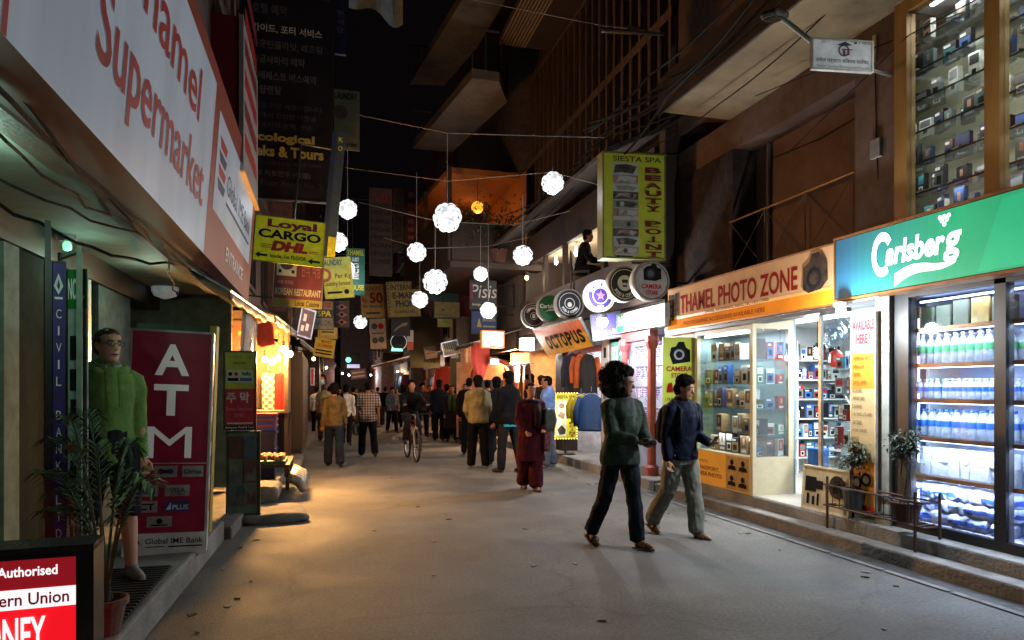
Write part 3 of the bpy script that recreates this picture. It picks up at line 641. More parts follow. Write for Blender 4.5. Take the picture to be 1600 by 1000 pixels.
def softbox(w, d, h, m, seed, amp=.02, name='bag', stripe=None):
    bm = bmesh.new(); bmesh.ops.create_cube(bm, size=1); bmesh.ops.subdivide_edges(bm, edges=bm.edges[:], cuts=5, use_grid_fill=True)
    me = bpy.data.meshes.new(name)
    for v in bm.verts:
        q = Vector((v.co.x*d, v.co.y*w, (v.co.z+.5)*h)); f = 1-.18*(abs(v.co.x)*2)**4*(abs(v.co.z)*2)**4
        n_ = noise.noise_vector(q*11+Vector((seed*3.1, 0, seed))); v.co = Vector((q.x*f, q.y*f, q.z))+n_*amp
    bm.to_mesh(me); bm.free(); me.materials.append(m)
    if stripe:
        me.materials.append(stripe)
        for pl in me.polygons:
            if .3*h < pl.center.z < .62*h and noise.noise(pl.center*6+Vector((seed, 0, 0))) > -.15: pl.material_index = 1
    for pl in me.polygons: pl.use_smooth = True
    return me
random.seed(6)
for z in (KZ[1], KZ[1]+.127):
    y = 5.36
    while y > 3.55:
        if not (4.2 < y < 4.37): put(TP, 'tissue_pack', 'white paper roll pack stacked on the second lowest cooler shelf', 'pack', (CX+.2+random.uniform(-.02, .02), y, z), random.uniform(-.25, .25), 'white paper packs in the cooler')
        y -= .098
WM = [softbox(.17+.02*k, .28, .115, WRAP, k, .026, 'bottle_pack', WRB) for k in range(5)]
k = 0
for z in (KZ[0]+.0, KZ[0]+.115, KZ[0]+.23):
    for y in [5.31-.172*j+random.uniform(-.03, .03) for j in range(6)]+[4.07, 3.9, 3.72]:
        put(WM[k % 5], 'bottle_pack', 'blue and white plastic wrapped bottle pack on the bottom cooler shelf' if z < .4 else 'plastic wrapped bottle pack lying on top of the bottom packs in the cooler' if z < .5 else 'plastic wrapped pack of the topmost layer at the bottom of the cooler', 'pack', (CX+.24, y, z), random.uniform(-.45, .45), 'wrapped packs, bottom layer' if z < .4 else 'wrapped packs, upper layer' if z < .5 else 'wrapped packs, topmost layer'); k += 1
random.seed(9)
AMB = mat('amber_tin', '#6b5526', .35, metal=.4, var=.4, scale=12)
y = 5.38
while y > 3.6:
    w = random.uniform(.13, .2)
    if not (4.15 < y-w/2 < 4.4):
        c = random.choice(['amber', 'brown', 'dark green']); mm = {'amber': AMB, 'brown': PM['brown'], 'dark green': mat('carton_darkgreen', '#26301c', .5)}[c]
        me = MB().box(-.06, .06, -w/2, w/2, 0, random.uniform(.2, .25), mm).build('carton'); bevel(me, .01); me.location = (CX+.2, y-w/2, KZ[5]); tag(me, f'{c} carton on the top shelf of the drinks cooler', 'carton', f'{c} cartons on top of the cooler')
    y -= w+.01
# ================================================================ planter rack with two potted shrubs
rk = thing('planter_rack', 'low rusty iron planter rack on the step before the shops', 'rack', (5.05, 5.5, .13))
m = MB()
RX0, RX1, RY0, RY1 = 4.99, 5.17, 4.78, 6.0
for (x, y) in ((RX0, RY0+.08), (RX0, RY1-.05), (RX1+.005, RY0), (RX1+.005, RY1-.2)):
    MB().tube([(x, y, .13 if x < 5.1 else .25), (x, y, .66)], .014, RUST, 6).build('leg', rk)
for z in (.36, .57): m.tube([(RX0, RY0, z), (RX0, RY1, z), (RX1, RY1-.06, z), (RX1, RY0, z), (RX0, RY0, z)], .010, RUST)
for k in range(13):
    y = RY0+.05+k*.095; m.tube([(RX0, y, .36), (RX0, y, .57)], .005, RUST, 5); m.tube([(RX0, y, .37), (RX1, y, .37)], .006, RUST, 5)
m.build('frame', rk)
LEAF1 = mat('shrub_leaf', (.035, .06, .03), .5, var=.5, scale=4); LEAF2 = mat('shrub_leaf_pale', (.075, .10, .055), .5, var=.4, scale=4); BARK = mat('shrub_bark', (.08, .06, .04), .9, var=.3, bump=.4)
TERRA = mat('terracotta_dark', '#4c2a20', .8, bump=.3); TIN = mat('tin_pot', '#4a5558', .5, metal=.4, var=.3)
def leaf(mb, p, d, L, w, m, droop=.3):
    d = d.normalized(); sd = d.cross(Vector((0, 0, 1))); sd = sd.normalized() if sd.length > .1 else Vector((1, 0, 0)); up = sd.cross(d)
    a = p; b = p+d*L*.5+up*L*.08; c = p+d*L-Vector((0, 0, L*droop)); mb.add([a, b+sd*w, c, b-sd*w, b-up*w*.3], [(0, 1, 4), (1, 2, 4), (2, 3, 4), (3, 0, 4)], m)
def shrub(name, label, base, h, cr, ch, n, potm, seed, pr=.11, ph=.2):
    random.seed(seed); t = thing(name, label, 'plant', base); B = Vector(base)
    p = MB(); p.lathe([(pr*.75, 0), (pr, ph*.9), (pr*1.1, ph*.92), (pr*1.1, ph), (pr*.9, ph), (pr*.85, ph*.85)], potm, 16, Matrix.Translation(B)); p.build('pot', t)
    st = MB(); lf = MB(); c0 = B+Vector((0, 0, ph+h))
    tips = []
    for k in range(3): st.tube([B+Vector((random.uniform(-.03, .03), random.uniform(-.03, .03), ph*.85)), B+Vector((random.uniform(-.04, .04), random.uniform(-.04, .04), ph+h*.5)), c0+Vector((random.uniform(-.06, .06), random.uniform(-.08, .08), -ch*.2))], [.012, .009, .006], BARK)
    for k in range(34):
        v = Vector((random.gauss(0, 1), random.gauss(0, 1), random.gauss(0, 1))).normalized()*random.uniform(.45, 1); q = c0+Vector((v.x*cr, v.y*cr, v.z*ch))
        st.tube([c0+Vector((0, 0, -ch*.5))+v*.03, (c0+q)/2+Vector((0, 0, .02)), q], [.006, .004, .002], BARK, 4)
        for j in range(n):
            s_ = random.uniform(.3, 1); o_ = c0.lerp(q, s_)+Vector((random.gauss(0, .03), random.gauss(0, .03), random.gauss(0, .03)))
            leaf(lf, o_, Vector((random.gauss(0, 1)+v.x, random.gauss(0, 1)+v.y, random.gauss(0, .5)+.2)), random.uniform(.04, .075), random.uniform(.009, .015), random.choice([LEAF1, LEAF1, LEAF2]))
    st.build('stem', t); lf.build('foliage', t)
shrub('potted_shrub', 'bushy potted shrub in a tin pot in front of the lens poster', (5.08, 5.68, .37), .33, .19, .2, 13, TIN, 31)
shrub('potted_shrub', 'small tree shaped shrub in a brown planter before the drinks cooler', (5.08, 5.05, .37), .50, .17, .21, 12, TERRA, 32, .13, .17)
# ================================================================ cafe building, right, middle distance
b2 = thing('cafe_building', 'dark timber building with an open upstairs cafe above the round signs', 'building', (5.2, 13, .17))
m = MB()
m.box(5.25, 9, 9.62, 9.9, .17, 2.5, BROWN); m.box(5.08, 9, 9.62, 17.6, 2.5, 2.94, DARKWOOD)
m.box(7.5, 7.7, 9.9, 17.6, 3.1, 5.6, mat('cafe_wall', '#b79f86', .8, var=.1)); m.box(5.1, 9, 17.3, 17.6, 3.1, 5.6, DARKWOOD); m.box(5.1, 9, 9.65, 9.85, 3.1, 5.6, DARKWOOD); m.box(5.02, 5.14, 9.86, 17.29, 4.72, 5.4, DARKWOOD)
m.box(5.35, 9, 9.62, 17.6, 5.72, 17, DARKWOOD)
m.build('wall', b2)
m = MB(); m.box(4.98, 9, 9.62, 17.6, 2.95, 3.1, DARKWOOD); m.build('floor_slab', b2)
m = MB(); m.box(5.0, 5.1, 9.62, 17.6, 3.105, 3.8, mat('parapet_wood', (.05, .026, .016), .55, bump=.3, streak=True)); m.build('parapet', b2)
m = MB(); m.box(5.145, 7.5, 9.9, 17.3, 4.9, 4.95, mat('cafe_ceiling', '#c8b59c', .7, var=.06)); m.build('ceiling', b2)
m = MB()
ROOFM = mat('old_roof_sheet', (.055, .042, .036), .6, bump=.4, var=.4)
m.prism([(4.1, 5.15), (5.4, 5.75), (5.4, 5.8), (4.1, 5.22)], 9.62, 17.6, ROOFM, Matrix(((1, 0, 0, 0), (0, 0, 1, 0), (0, 1, 0, 0), (0, 0, 0, 1))))
for k in range(38): m.cbox((4.75, 9.75+k*.21, 5.48), 1.42, .05, .04, ROOFM, (0, -R(24.5), 0))
m.build('roof', b2)
m = MB()
for y in (9.9, 12.0, 14.2, 15.6, 17.2): MB().box(5.03, 5.12, y-.07, y+.07, 3.805, 4.715, DARKWOOD).build('post', b2)
m = MB(); SLAT = mat('timber_slat', (.10, .055, .032), .7, var=.3, streak=True)
y = 9.7
while y < 17.5: m.box(5.22, 5.30, y, y+.09, 5.75, 15, SLAT); y += .36
for z in (7.4, 9.6, 12): m.box(5.19, 5.215, 9.62, 17.6, z, z+.14, SLAT)
m.build('slat_screen', b2)
for (px, py) in ((900, 393), (869, 407)):
    q = on_x(px, py, 5.5)
    t = thing('pendant_lamp', 'slim white pendant lamp in the upstairs cafe, ' + ('nearer the tall yellow sign' if px == 900 else 'next to the dark post'), 'lamp', q)
    MB().lathe([(.035, -.09), (.05, -.05), (.03, .06), (.02, .12)], emi('pendant_warm', (1, .9, .75), 6), 12, Matrix.Translation(q)).build('shade', t, True)
    MB().tube([q+Vector((0, 0, .1)), (q.x, q.y, 4.9)], .005, CABLE).build('cord', t)
    light('POINT', q-Vector((0, 0, .12)), 9, (1, .85, .66), .05)
light('POINT', (6.2, 13.6, 4.5), 14, (1, .84, .66), .1)
q = on_x(823, 434, 4.7); bulb(q, None, 6, (1, .8, .5), 'single warm bulb glowing at the far end of the cafe balcony', .05, 'ball', s=8)
# ground floor units
WALLP = mat('pink_frame', '#9a4b4a', .5, var=.15); JEW = mat('jewel_display', '#b9b4d6', .4, var=.5, scale=60, emit=.25)
m = MB()
for y in (9.95, 10.95): m.tube([(5.02, y, .17), (5.02, y, 2.45)], .07, WALLP, 10); m.lathe([(.11, .17), (.11, .3), (.08, .34)], WALLP, 12, Matrix.Translation((5.02, y, 0))); m.lathe([(.08, 2.2), (.11, 2.3), (.11, 2.4)], WALLP, 12, Matrix.Translation((5.02, y, 0)))
m.box(4.96, 5.1, 9.9, 11.0, 2.35, 2.5, WALLP); m.build('door_frame', b2)
m = MB(); m.box(5.9, 6, 9.9, 11.1, .17, 2.5, mat('jewel_wall', '#8d88b0', .6)); m.box(5.1, 6, 11.05, 11.1, .17, 2.5, INW); m.build('room_wall', b2)
random.seed(13)
JC = [mat('bead_'+k, v, .3) for k, v in (('violet', '#6a4c9c'), ('silver', '#b9bccb'), ('blue', '#3a58a8'), ('white', '#d9d9e4'), ('pink', '#b0628f'))]
for z in (.6, .95, 1.3, 1.65, 2.0):
    t = thing('jewellery_rack', f'rack of hanging beads and trinkets in the pink framed doorway, {ORD[[.6, .95, 1.3, 1.65, 2.0].index(z)] if z < 2 else "highest"} row', 'rack', (5.25, 10.5, z))
    MB().box(5.2, 5.3, 10.0, 10.95, z+.27, z+.29, STEEL).build('rail', t)
    j = MB()
    for k in range(26):
        y = 10.03+k*.035; L = random.uniform(.12, .26); c = random.choice(JC)
        for i in range(int(L/.035)): j.ball((5.2+random.uniform(-.01, .01), y+random.uniform(-.006, .006), z+.26-i*.035), random.uniform(.010, .017), c, 6)
    t2 = j.build('hanging_beads', t); t2['kind'] = 'stuff'
light('AREA', (5.5, 10.5, 2.42), 8, (.85, .82, 1), .4, .8, rot=(0, 0, 0))
MUR = mat('mural_teal', '#5f9a97', .7, var=.2); MB_ = mat('mural_blue', '#2e6b9a', .7); MG = mat('mural_green', '#5fae7a', .7); MW = mat('mural_white', '#c4cfca', .7)
els = [('r', .05, .3, .45, .95, MW), ('r', .1, .35, .14, .9, MUR), ('r', .2, .35, .24, .9, MUR), ('r', .3, .35, .34, .9, MUR), ('o', .78, .75, .02, .05, MW), ('o', .78, .75, .07, .10, MG), ('o', .78, .75, .12, .15, MW), ('p', [(.4, .2), (.5, .8), (.58, .95), (.62, .7), (.72, .2)], MB_), ('p', [(.62, .1), (.7, .45), (.9, .6), (.95, .2)], MG)]
board('painted_panel', 'painted teal mural panel with columns and a blue shape beside the pink doorway', 'mural', frameM((5.05, 11.3, 1.55), (-1, 0, 0)), .66, 1.7, .04, MUR, els)
els = [('t', c, .3, .83-i*.2, .7, .93-i*.2, BLK, .0) for i, c in enumerate('ISLA')]
board('pillar_sign', 'narrow white vertical sign with stacked black letters beside the mural', 'sign', frameM((5.02, 11.85, 1.5), (-1, 0, 0)), .3, 1.9, .05, mat('sign_offwhite', '#a7a09a', .6), els)
m = MB(); m.box(5.04, 5.4, 11.66, 12.08, .17, 2.5, mat('unit_pillar', '#7a6a5d', .8, bump=.2)); m.build('pillar', b2); m = MB(); m.box(5.04, 5.4, 14.3, 14.75, .17, 2.5, DARKWOOD); m.build('pillar', b2)
SW = mat('shop_wall_light', '#b9b6b8', .7)
m = MB(); m.box(6.6, 6.7, 11.66, 14.6, .17, 2.5, SW); m.box(5.4, 6.6, 14.3, 14.4, .17, 2.5, SW); m.box(5.4, 6.6, 11.9, 12.0, .17, 2.5, SW); m.build('clothes_shop_wall', b2)
m = MB(); m.box(5.1, 5.12, 12.1, 14.3, 2.28, 2.4, mat('pink_valance', '#a05568', .6)); m.build('valance', b2)
light('AREA', (5.9, 13.2, 2.42), 15, (.95, .93, 1), .3, 1.8, rot=(0, 0, 0))
SW2 = mat('warm_shop_wall', '#b98a63', .8, var=.2)
m = MB(); m.box(6.4, 6.5, 14.7, 21.5, .17, 2.6, SW2); m.box(5.2, 6.4, 17.3, 17.4, .17, 2.6, SW2); m.box(5.3, 6.4, 19.6, 19.7, .17, 2.6, SW2); m.build('warm_shop_back', b2)
light('AREA', (5.6, 16.0, 2.5), 150, (1, .6, .28), .3, 2.0, rot=(0, 0, 0))
light('POINT', (5.2, 19, 2.3), 200, (1, .58, .26), .1)
# garments
def cloth(name, label, q, w, h, m, seed, kind='jacket', rz=0, group=None, m2=None):
    """a hanging garment: body with sleeves or a plain cloth, on a hanger"""
    t = thing(name, label, 'jacket' if kind == 'jacket' else 'cloth', Vector(q), rz, group=group)
    b = MB(); nx, nz = 10, 12; vs = []
    for s_ in (1, -1):
        for j in range(nz+1):
            v = j/nz
            for i in range(nx+1):
                u = i/nx*2-1
                if kind == 'jacket': hw = w*(.30+.20*min(1, v*6)-.02*v)
                elif kind == 'point': hw = w*.5*(1-.85*max(0, v-.45)/.55)
                else: hw = w*.5
                f = .035*math.sin(u*7+seed)*v+.02*math.sin(u*13+seed*2)
                dpt = (.07 if kind == 'jacket' else .015)*math.sqrt(max(0, 1-u*u))
                dz = -.06*abs(u)**2*(1-v) if kind == 'jacket' else .03*math.sin(u*9+seed)*v
                vs.append(Vector((u*hw, -s_*dpt+f*.5, -v*h+dz)))
    W_ = nx+1; n1 = W_*(nz+1); fs = []
    for s_ in range(2):
        for j in range(nz):
            for i in range(nx):
                a = s_*n1+j*W_+i; q4 = (a, a+1, a+W_+1, a+W_); fs.append(q4 if s_ == 0 else q4[::-1])
    b.add(vs, fs, m)
    if kind == 'jacket':
        for s_ in (-1, 1): b.tube([(s_*w*.44, 0, -.07), (s_*w*.58, -.01, -h*.4), (s_*w*.56, -.03, -h*.85)], [.055, .06, .045], m2 or m, 8)
    b.build('fabric', t, True, world=False)
    hg = MB(); hg.tube([(-w*.3, 0, -.02), (0, 0, .04), (w*.3, 0, -.02)], .008, BLACK, 5); hg.tube([(0, 0, .04), (0, 0, .14)], .006, STEEL, 5); hg.build('hanger', t, world=False)
    return t
CN = mat('cloth_navy', '#1b2238', .8, bump=.3); CO = mat('cloth_orange', '#b4521c', .8, bump=.3); CR_ = mat('cloth_red', '#8d2219', .8, bump=.3, emit=.02); CBL = mat('cloth_blue', '#24436e', .8, bump=.3); CYE = mat('cloth_yellow', '#c7a413', .7, bump=.3); CWH = mat('cloth_white', '#b9a392', .8, bump=.3); CDK = mat('cloth_dark', '#201c1c', .8, bump=.3); CGR = mat('cloth_teal', '#1f4250', .8)
for (px, py, w, h, mm, lab, kd) in ((897, 552, .42, .85, CN, 'navy jacket hanging at the clothes shop front', 'jacket'), (909, 552, .36, .72, CO, 'orange and dark jacket hanging in the clothes shop', 'jacket'), (919, 553, .4, .8, CDK, 'charcoal jacket hanging beside the orange jacket', 'jacket'), (908, 618, .45, .55, CYE, 'bright yellow jacket hanging low outside the clothes shop', 'jacket'), (922, 624, .5, .62, CGR, 'teal blue jacket hanging low beside the yellow jacket', 'jacket'), (924, 615, .5, .7, CBL, 'blue jacket on the low rail behind the yellow jacket', 'jacket')):
    cloth('hanging_jacket', lab, on_x(px, py, 5.12 if py < 600 else 4.95), w, h, mm, px, kd, R(-35), m2=CO if mm is CDK else None)
# round signs on the parapet
def drum(name, label, px, py, rp, d, th, face, els, rim=STEEL, yaw=0):
    d = 4.62/ray(px, py).x; c = at(px, py, d); r = rp*d/FPX; n = (math.sin(yaw), -math.cos(yaw), 0)
    t = thing(name, label, 'sign', M=frameM(c, n))
    f = MB(); f.lathe([(r*.93, 0), (r*.93, .003)], face, 40); draw(f, els, 2*r, 2*r, .004); f.build('panel', t, world=False)
    k = MB(); k.lathe([(r*.9, -th), (r, -th), (r, .01), (r*.97, .025), (r*.92, .012), (r*.93, 0), (r*.93, -.01)], rim, 40, cap=False); k.add([(r*.9*math.cos(a*.157), r*.9*math.sin(a*.157), -th) for a in range(40)], [tuple(range(39, -1, -1))], rim); k.build('rim', t, True, world=False)
    b = MB(); b.tube([(r*.98, 0, -th/2), (r+.45, 0, -th/2)], .02, BLACK); b.build('bracket', t, world=False); return t
def arc_text(els, s, cx, cy, r, a0, a1, sz, m):
    for i, ch in enumerate(s):
        if ch == ' ': continue
        a = a0+(a1-a0)*i/max(1, len(s)-1); els.append(('t', ch, cx+r*math.cos(a)-sz/2, cy+r*math.sin(a)-sz*.6, cx+r*math.cos(a)+sz/2, cy+r*math.sin(a)+sz*.6, m, .03, 0, False, a-math.pi/2 if a0 > a1 else a+math.pi/2))
    return els
RIMC = mat('sign_rim_cream', '#8f887c', .5); WF = mat('sign_face_white', '#8f8a84', .6, emit=.06); DF = mat('sign_face_dark', '#16131a', .5); PF = emi('sign_face_purple', '#4a3a8c', .6)
drum('round_sign', 'round white camera store sign with a black camera picture', 1018, 439, 31, 10.6, .14, WF, [('o', .5, .5, .44, .455, DF), ('p', [(.28, .52), (.27, .78), (.36, .86), (.46, .88), (.52, .94), (.62, .92), (.66, .84), (.76, .82), (.77, .56), (.6, .5)], BLK), ('d', .47, .68, .13, DF), ('d', .47, .68, .08, mat('lens_grey', '#555a60', .3)), ('t', 'CAMERA', .22, .30, .78, .42, REDI, .03), ('t', 'STORE', .33, .15, .67, .26, REDI, .03)], RIMC)
drum('round_sign', 'round dark cafe sign half hidden behind the camera store sign', 976, 444, 28, 11.8, .12, DF, arc_text([('o', .5, .5, .40, .42, WHT), ('d', .5, .53, .22, WHT), ('d', .46, .58, .05, DF), ('d', .54, .58, .05, DF), ('r', .44, .42, .56, .47, DF)], 'FOOD & COFFEE', .5, .5, .32, R(215), R(325), .08, WHT), RIMC)
PFL = [('o', .5, .5, .40, .44, WLIT), ('o', .5, .5, .235, .26, WLIT)]
arc_text(PFL, 'PURPLE HAZE', .5, .5, .325, R(150), R(-10), .10, WLIT)
STAR = []
for k in range(10):
    a = math.pi/2+k*math.pi/5; rr = .17 if k % 2 == 0 else .07; STAR.append((.5+rr*math.cos(a), .5+rr*math.sin(a)))
PFL += [('p', STAR, emi('star_pink', '#d27ab8', .8)), ('t', 'ROCK', .38, .13, .62, .2, WLIT, .03)]
drum('round_sign', 'round lit purple bar sign with a pink star', 938, 462, 25, 13, .14, PF, PFL, emi('rim_lit', '#cfd6f4', .75))
drum('round_sign', 'round black and white sign between the lit purple and green signs', 890, 475, 23.5, 14.2, .13, DF, arc_text([('o', .5, .5, .36, .375, WHT), ('o', .5, .52, .16, .18, WHT), ('d', .5, .48, .08, WHT)], 'FOOD & COFFEE', .5, .5, .27, R(210), R(330), .07, WHT), RIMC)
GF = mat('sign_face_green', '#1d5a34', .5, emit=.08)
drum('round_sign', 'round green beer sign with white lettering on the cafe front', 860, 482, 21.5, 15.2, .12, GF, [('t', 'Carlsberg', .1, .46, .9, .66, WHT, .03), ('p', [(.25, .36), (.45, .42), (.8, .44), (.85, .48), (.45, .46)], WHT)], RIMC)
drum('round_sign', 'round dark red coffee sign with a pale emblem, last of the round signs', 834, 493, 19.5, 16.2, .12, mat('sign_face_maroon', '#2e171a', .5), arc_text([('o', .5, .5, .40, .415, WHT), ('o', .5, .48, .13, .15, WHT), ('r', .44, .40, .56, .56, WHT)], "HIMALAYA", .5, .5, .3, R(150), R(30), .09, WHT), RIMC)
# lit boxes under the parapet
LG = emi('box_green', '#2c9a5a', .7); LW = emi('box_white', '#eef6f0', 1.25)
board('lightbox_sign', 'glaring white and green lightbox sign between the purple sign and photo banner', 'sign', frameM((4.9, 10.15, 2.68), (-1, 0, 0)), 1.75, .32, .14, LW, [('r', 0, 0, .16, 1, LG), ('t', 'M', .03, .35, .14, .88, WLIT, .04)], frame=ALU, fw=.012)
PB = emi('box_purple', '#3d2f86', .35)
hang('bar_sign', 'purple juice bar sign under the flood lamp', 924, 489, 972, 530, 12.2, PB, [('t', 'Juice Bar', .22, .12, .95, .36, WLIT, .02), ('r', .03, .05, .97, .08, WLIT)], th=.06, yaw=R(-25), roll=R(7), frame=BLACK, side=None)
q = at(941, 503, 11.4)
fx = thing('flood_lamp', 'blinding white flood lamp in front of the purple juice bar sign', 'lamp', q)
MB().ball(q, .095, emi('flood_white', (.93, .95, 1), 40), 14).build('lens', fx, True)
m = MB(); m.lathe([(.03, .04), (.08, .06), (.08, .12), (.02, .14)], BLACK, 12, Matrix.Translation(q)); m.tube([q+Vector((0, 0, .12)), q+Vector((.5, .15, .25))], .012, BLACK); m.build('housing', fx)
light('POINT', q+Vector((-.16, -.1, -.1)), 62, (.9, .94, 1), .09)
# tall spa sign box
SY = mat('spa_yellow', '#a9ad2a', .55, emit=.055, var=.1); SYD = mat('spa_band', '#8f9a24', .55, emit=.03)  # faint glow put into the colours of an unlit sign
T1 = mat('photo_skin', '#9a8273', .6, emit=.03, var=.35, scale=5); T2 = mat('photo_towel', '#a5a8a2', .6, emit=.03, var=.2, scale=6); T3 = mat('photo_stone', '#4b4640', .6, var=.5, scale=8); T4 = mat('photo_cloth', '#7d8a74', .6, emit=.02, var=.3, scale=7)
INKR = mat('spa_red', '#6b1a1c', .6)
els = [('r', .16, .03, .56, .90, T2), ('t', 'SIESTA SPA', .16, .915, .93, .965, mat('spa_brown', '#3f3a17', .6), .02)]
for i, (a, b2_, mm) in enumerate(((.79, .90, T2), (.70, .79, T1), (.63, .70, T2), (.55, .63, T3), (.47, .55, T4), (.39, .47, T1), (.28, .36, T1), (.20, .28, T3), (.11, .20, T2), (.03, .11, T1))):
    els.append(('r', .16, a+.004, .56, b2_-.004, mm)); els.append(('p', [(.17+.04*(i % 3), a+.01), (.3, a+.02+.02*(i % 2)), (.48, a+.01), (.54, b2_-.03), (.38, b2_-.01), (.2+.05*(i % 2), b2_-.02)], (T1, T3, T2, T4)[(i+1) % 4])); els.append(('d', .3+.05*(i % 4), (a+b2_)/2, .022, (T3, T2, T1)[i % 3]))
def stack(els, s, x0, x1, y1, y0, m):
    n_ = len(s); st = (y1-y0)/n_
    for i, ch in enumerate(s):
        if ch == ' ': continue
        yb = y1-(i+1)*st+st*.14; els.append(('t', ch, x0+.02 if ch != 'I' else (x0+x1)/2-.025, yb, x1-.02 if ch != 'I' else (x0+x1)/2+.025, yb+st*.74, m, .04))
        if ch in 'TIYPN': els += [('r', x0+.05, yb-.002, x1-.05, yb+st*.07, m)]
    return els
stack(els, 'BEAUTY POINT', .64, .94, .87, .0, INKR); els.append(('p', [(.18, .012), (.24, .022), (.24, .016), (.46, .016), (.46, .008), (.24, .008), (.24, .002)], BLK))
sp_ = hang('spa_sign', 'tall olive yellow beauty point sign box with treatment pictures', 942, 239, 1040, 404, 10.4, SY, els, th=.26, yaw=R(-6), side=None, frame=mat('spa_frame', '#6d6f3a', .5), fw=.02)
m = MB(); m.tube([(0, .85, -.13), (.75, .85, -.13)], .02, BLACK); m.tube([(0, -.85, -.13), (.75, -.85, -.13)], .02, BLACK); m.build('bracket', sp_, world=False)
# small lit A board with the bulb border
q0 = Vector((4.84, 13.5, .17))
els = [('t', 'SIESTA SPA', .08, .88, .92, .95, INKR, .03), ('r', .06, .06, .52, .84, emi('aboard_photo', '#cfd3c4', .5, .3, 6)), ('p', [(.1, .2), (.3, .3), (.5, .2), (.46, .1), (.2, .08)], T3), ('p', [(.1, .5), (.25, .6), (.45, .55), (.4, .42)], T1), ('d', .3, .72, .06, T1)]
stack(els, 'BEAUTY POINT', .62, .94, .86, .03, INKR)
ab = board('lit_board', 'small glowing beauty point board edged with tiny orange bulbs on the pavement', 'sign', frameM(q0+Vector((0, 0, .81)), (math.sin(R(-8)), -math.cos(R(-8)), 0)), .46, .95, .08, emi('aboard_yellow', '#b5bc2a', .45, .2, 3), els)
m = MB()
for i in range(19):
    for s_ in (-1, 1): m.ball((s_*.235, -.475+i*.0528, .012), .012, emi('fairy_orange', (1, .55, .2), 4), 6)
for i in range(9):
    for s_ in (-1, 1): m.ball((-.235+i*.0587, s_*.48, .012), .012, emi('fairy_orange', (1, .55, .2), 4), 6)
m.build('bulb_border', ab, world=False)
m = MB(); m.tube([(0, -.47, -.06), (0, -.80, -.06)], .03, BLACK); m.box(-.18, .18, -.808, -.785, -.2, .1, BLACK); m.build('stand', ab, world=False)
light('POINT', q0+Vector((-.05, -.35, .9)), 2, (1, .85, .5), .1)
# tilted octopus banner
A, B_, C_, D_ = on_x(832, 516, 4.5), on_x(905, 499, 4.5), on_x(926, 541, 4.9), on_x(856, 557, 4.9)
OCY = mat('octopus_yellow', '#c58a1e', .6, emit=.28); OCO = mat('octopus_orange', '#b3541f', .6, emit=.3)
oc = thing('awning_banner', 'slanted orange and yellow octopus shop banner under the round signs', 'banner', D_)
m = MB(); nrm = (B_-A).cross(D_-A).normalized()
if nrm.x > 0: nrm = -nrm
T_ = lambda u, v, k=0: A.lerp(B_, u).lerp(D_.lerp(C_, u), v)+nrm*k
m.quad(T_(0, 0), T_(1, 0), T_(1, .45), T_(0, .45), OCO); m.quad(T_(0, .45), T_(1, .45), T_(1, 1), T_(0, 1), OCY)
m.quad(T_(0, 0, -.06), T_(0, 1, -.06), T_(1, 1, -.06), T_(1, 0, -.06), BLACK); m.quad(T_(0, 0), T_(0, 1), T_(0, 1, -.06), T_(0, 0, -.06), BLACK); m.quad(T_(0, 1), T_(1, 1), T_(1, 1, -.06), T_(0, 1, -.06), BLACK); m.quad(T_(1, 0), T_(1, 0, -.06), T_(1, 1, -.06), T_(1, 1), BLACK)
for i, ch in enumerate('OCTOPUS'):
    vs, fs, _ = text_geo(ch, .05); x0 = .16+i*.115
    m.add([T_(x0+u*.10, .80-v*.5, .006) for u, v in vs], fs, BLK)
m.build('panel', oc)
m = MB(); m.tube([T_(0, 0, -.03), T_(1, 0, -.03)], .03, ALU); m.tube([T_(1, 0, -.03), T_(1, 1, -.03)], .03, ALU); m.build('frame', oc)
# ================================================================ far right buildings
PLD = mat('dark_plaster', (.11, .07, .055), .85, var=.3, bump=.2); SOF = mat('balcony_soffit', (.12, .092, .072), .85, var=.25, scale=2)
WINB = mat('night_window', (.012, .012, .016), .15); REDB = mat('red_brick_wall', (.17, .065, .04), .85, var=.3, bump=.3)
b3 = thing('balcony_building', 'tall dark building with pale balcony undersides jutting over the street', 'building', (4.7, 20, .17))
m = MB(); m.box(5.0, 10, 17.65, 27, 2.7, 20, PLD); m.box(4.9, 5.0, 17.65, 21.8, 2.6, 3.2, DARKWOOD); m.build('wall', b3)
def bal(z, pts, name='balcony'):
    m = MB().prism(pts, z, z+.22, SOF); o = m.build(name, b3)
    r = MB()
    for i in range(len(pts)-1):
        a, b_ = Vector((*pts[i], z+.22)), Vector((*pts[i+1], z+.22)); r.tube([a+Vector((0, 0, .9)), b_+Vector((0, 0, .9))], .03, RUST, 5)
        n_ = int((b_-a).length/.25)
        for k in range(n_+1): q = a.lerp(b_, k/max(1, n_)); r.tube([q, q+Vector((0, 0, .9))], .014, RUST, 4)
    Q = r.build('railing', o)
P2 = [on_z(645, 232, 8.5), on_z(706, 238, 8.5), on_z(792, 160, 8.5), on_z(780, 128, 8.5), on_z(738, 122, 8.5)]
bal(8.5, [(p.x, p.y) for p in P2])
P1 = [on_z(640, 132, 10.4), on_z(694, 134, 10.4), on_z(745, 75, 10.4), on_z(790, 0, 10.4), on_z(722, 0, 10.4)]
bal(10.4, [(p.x, p.y) for p in P1])
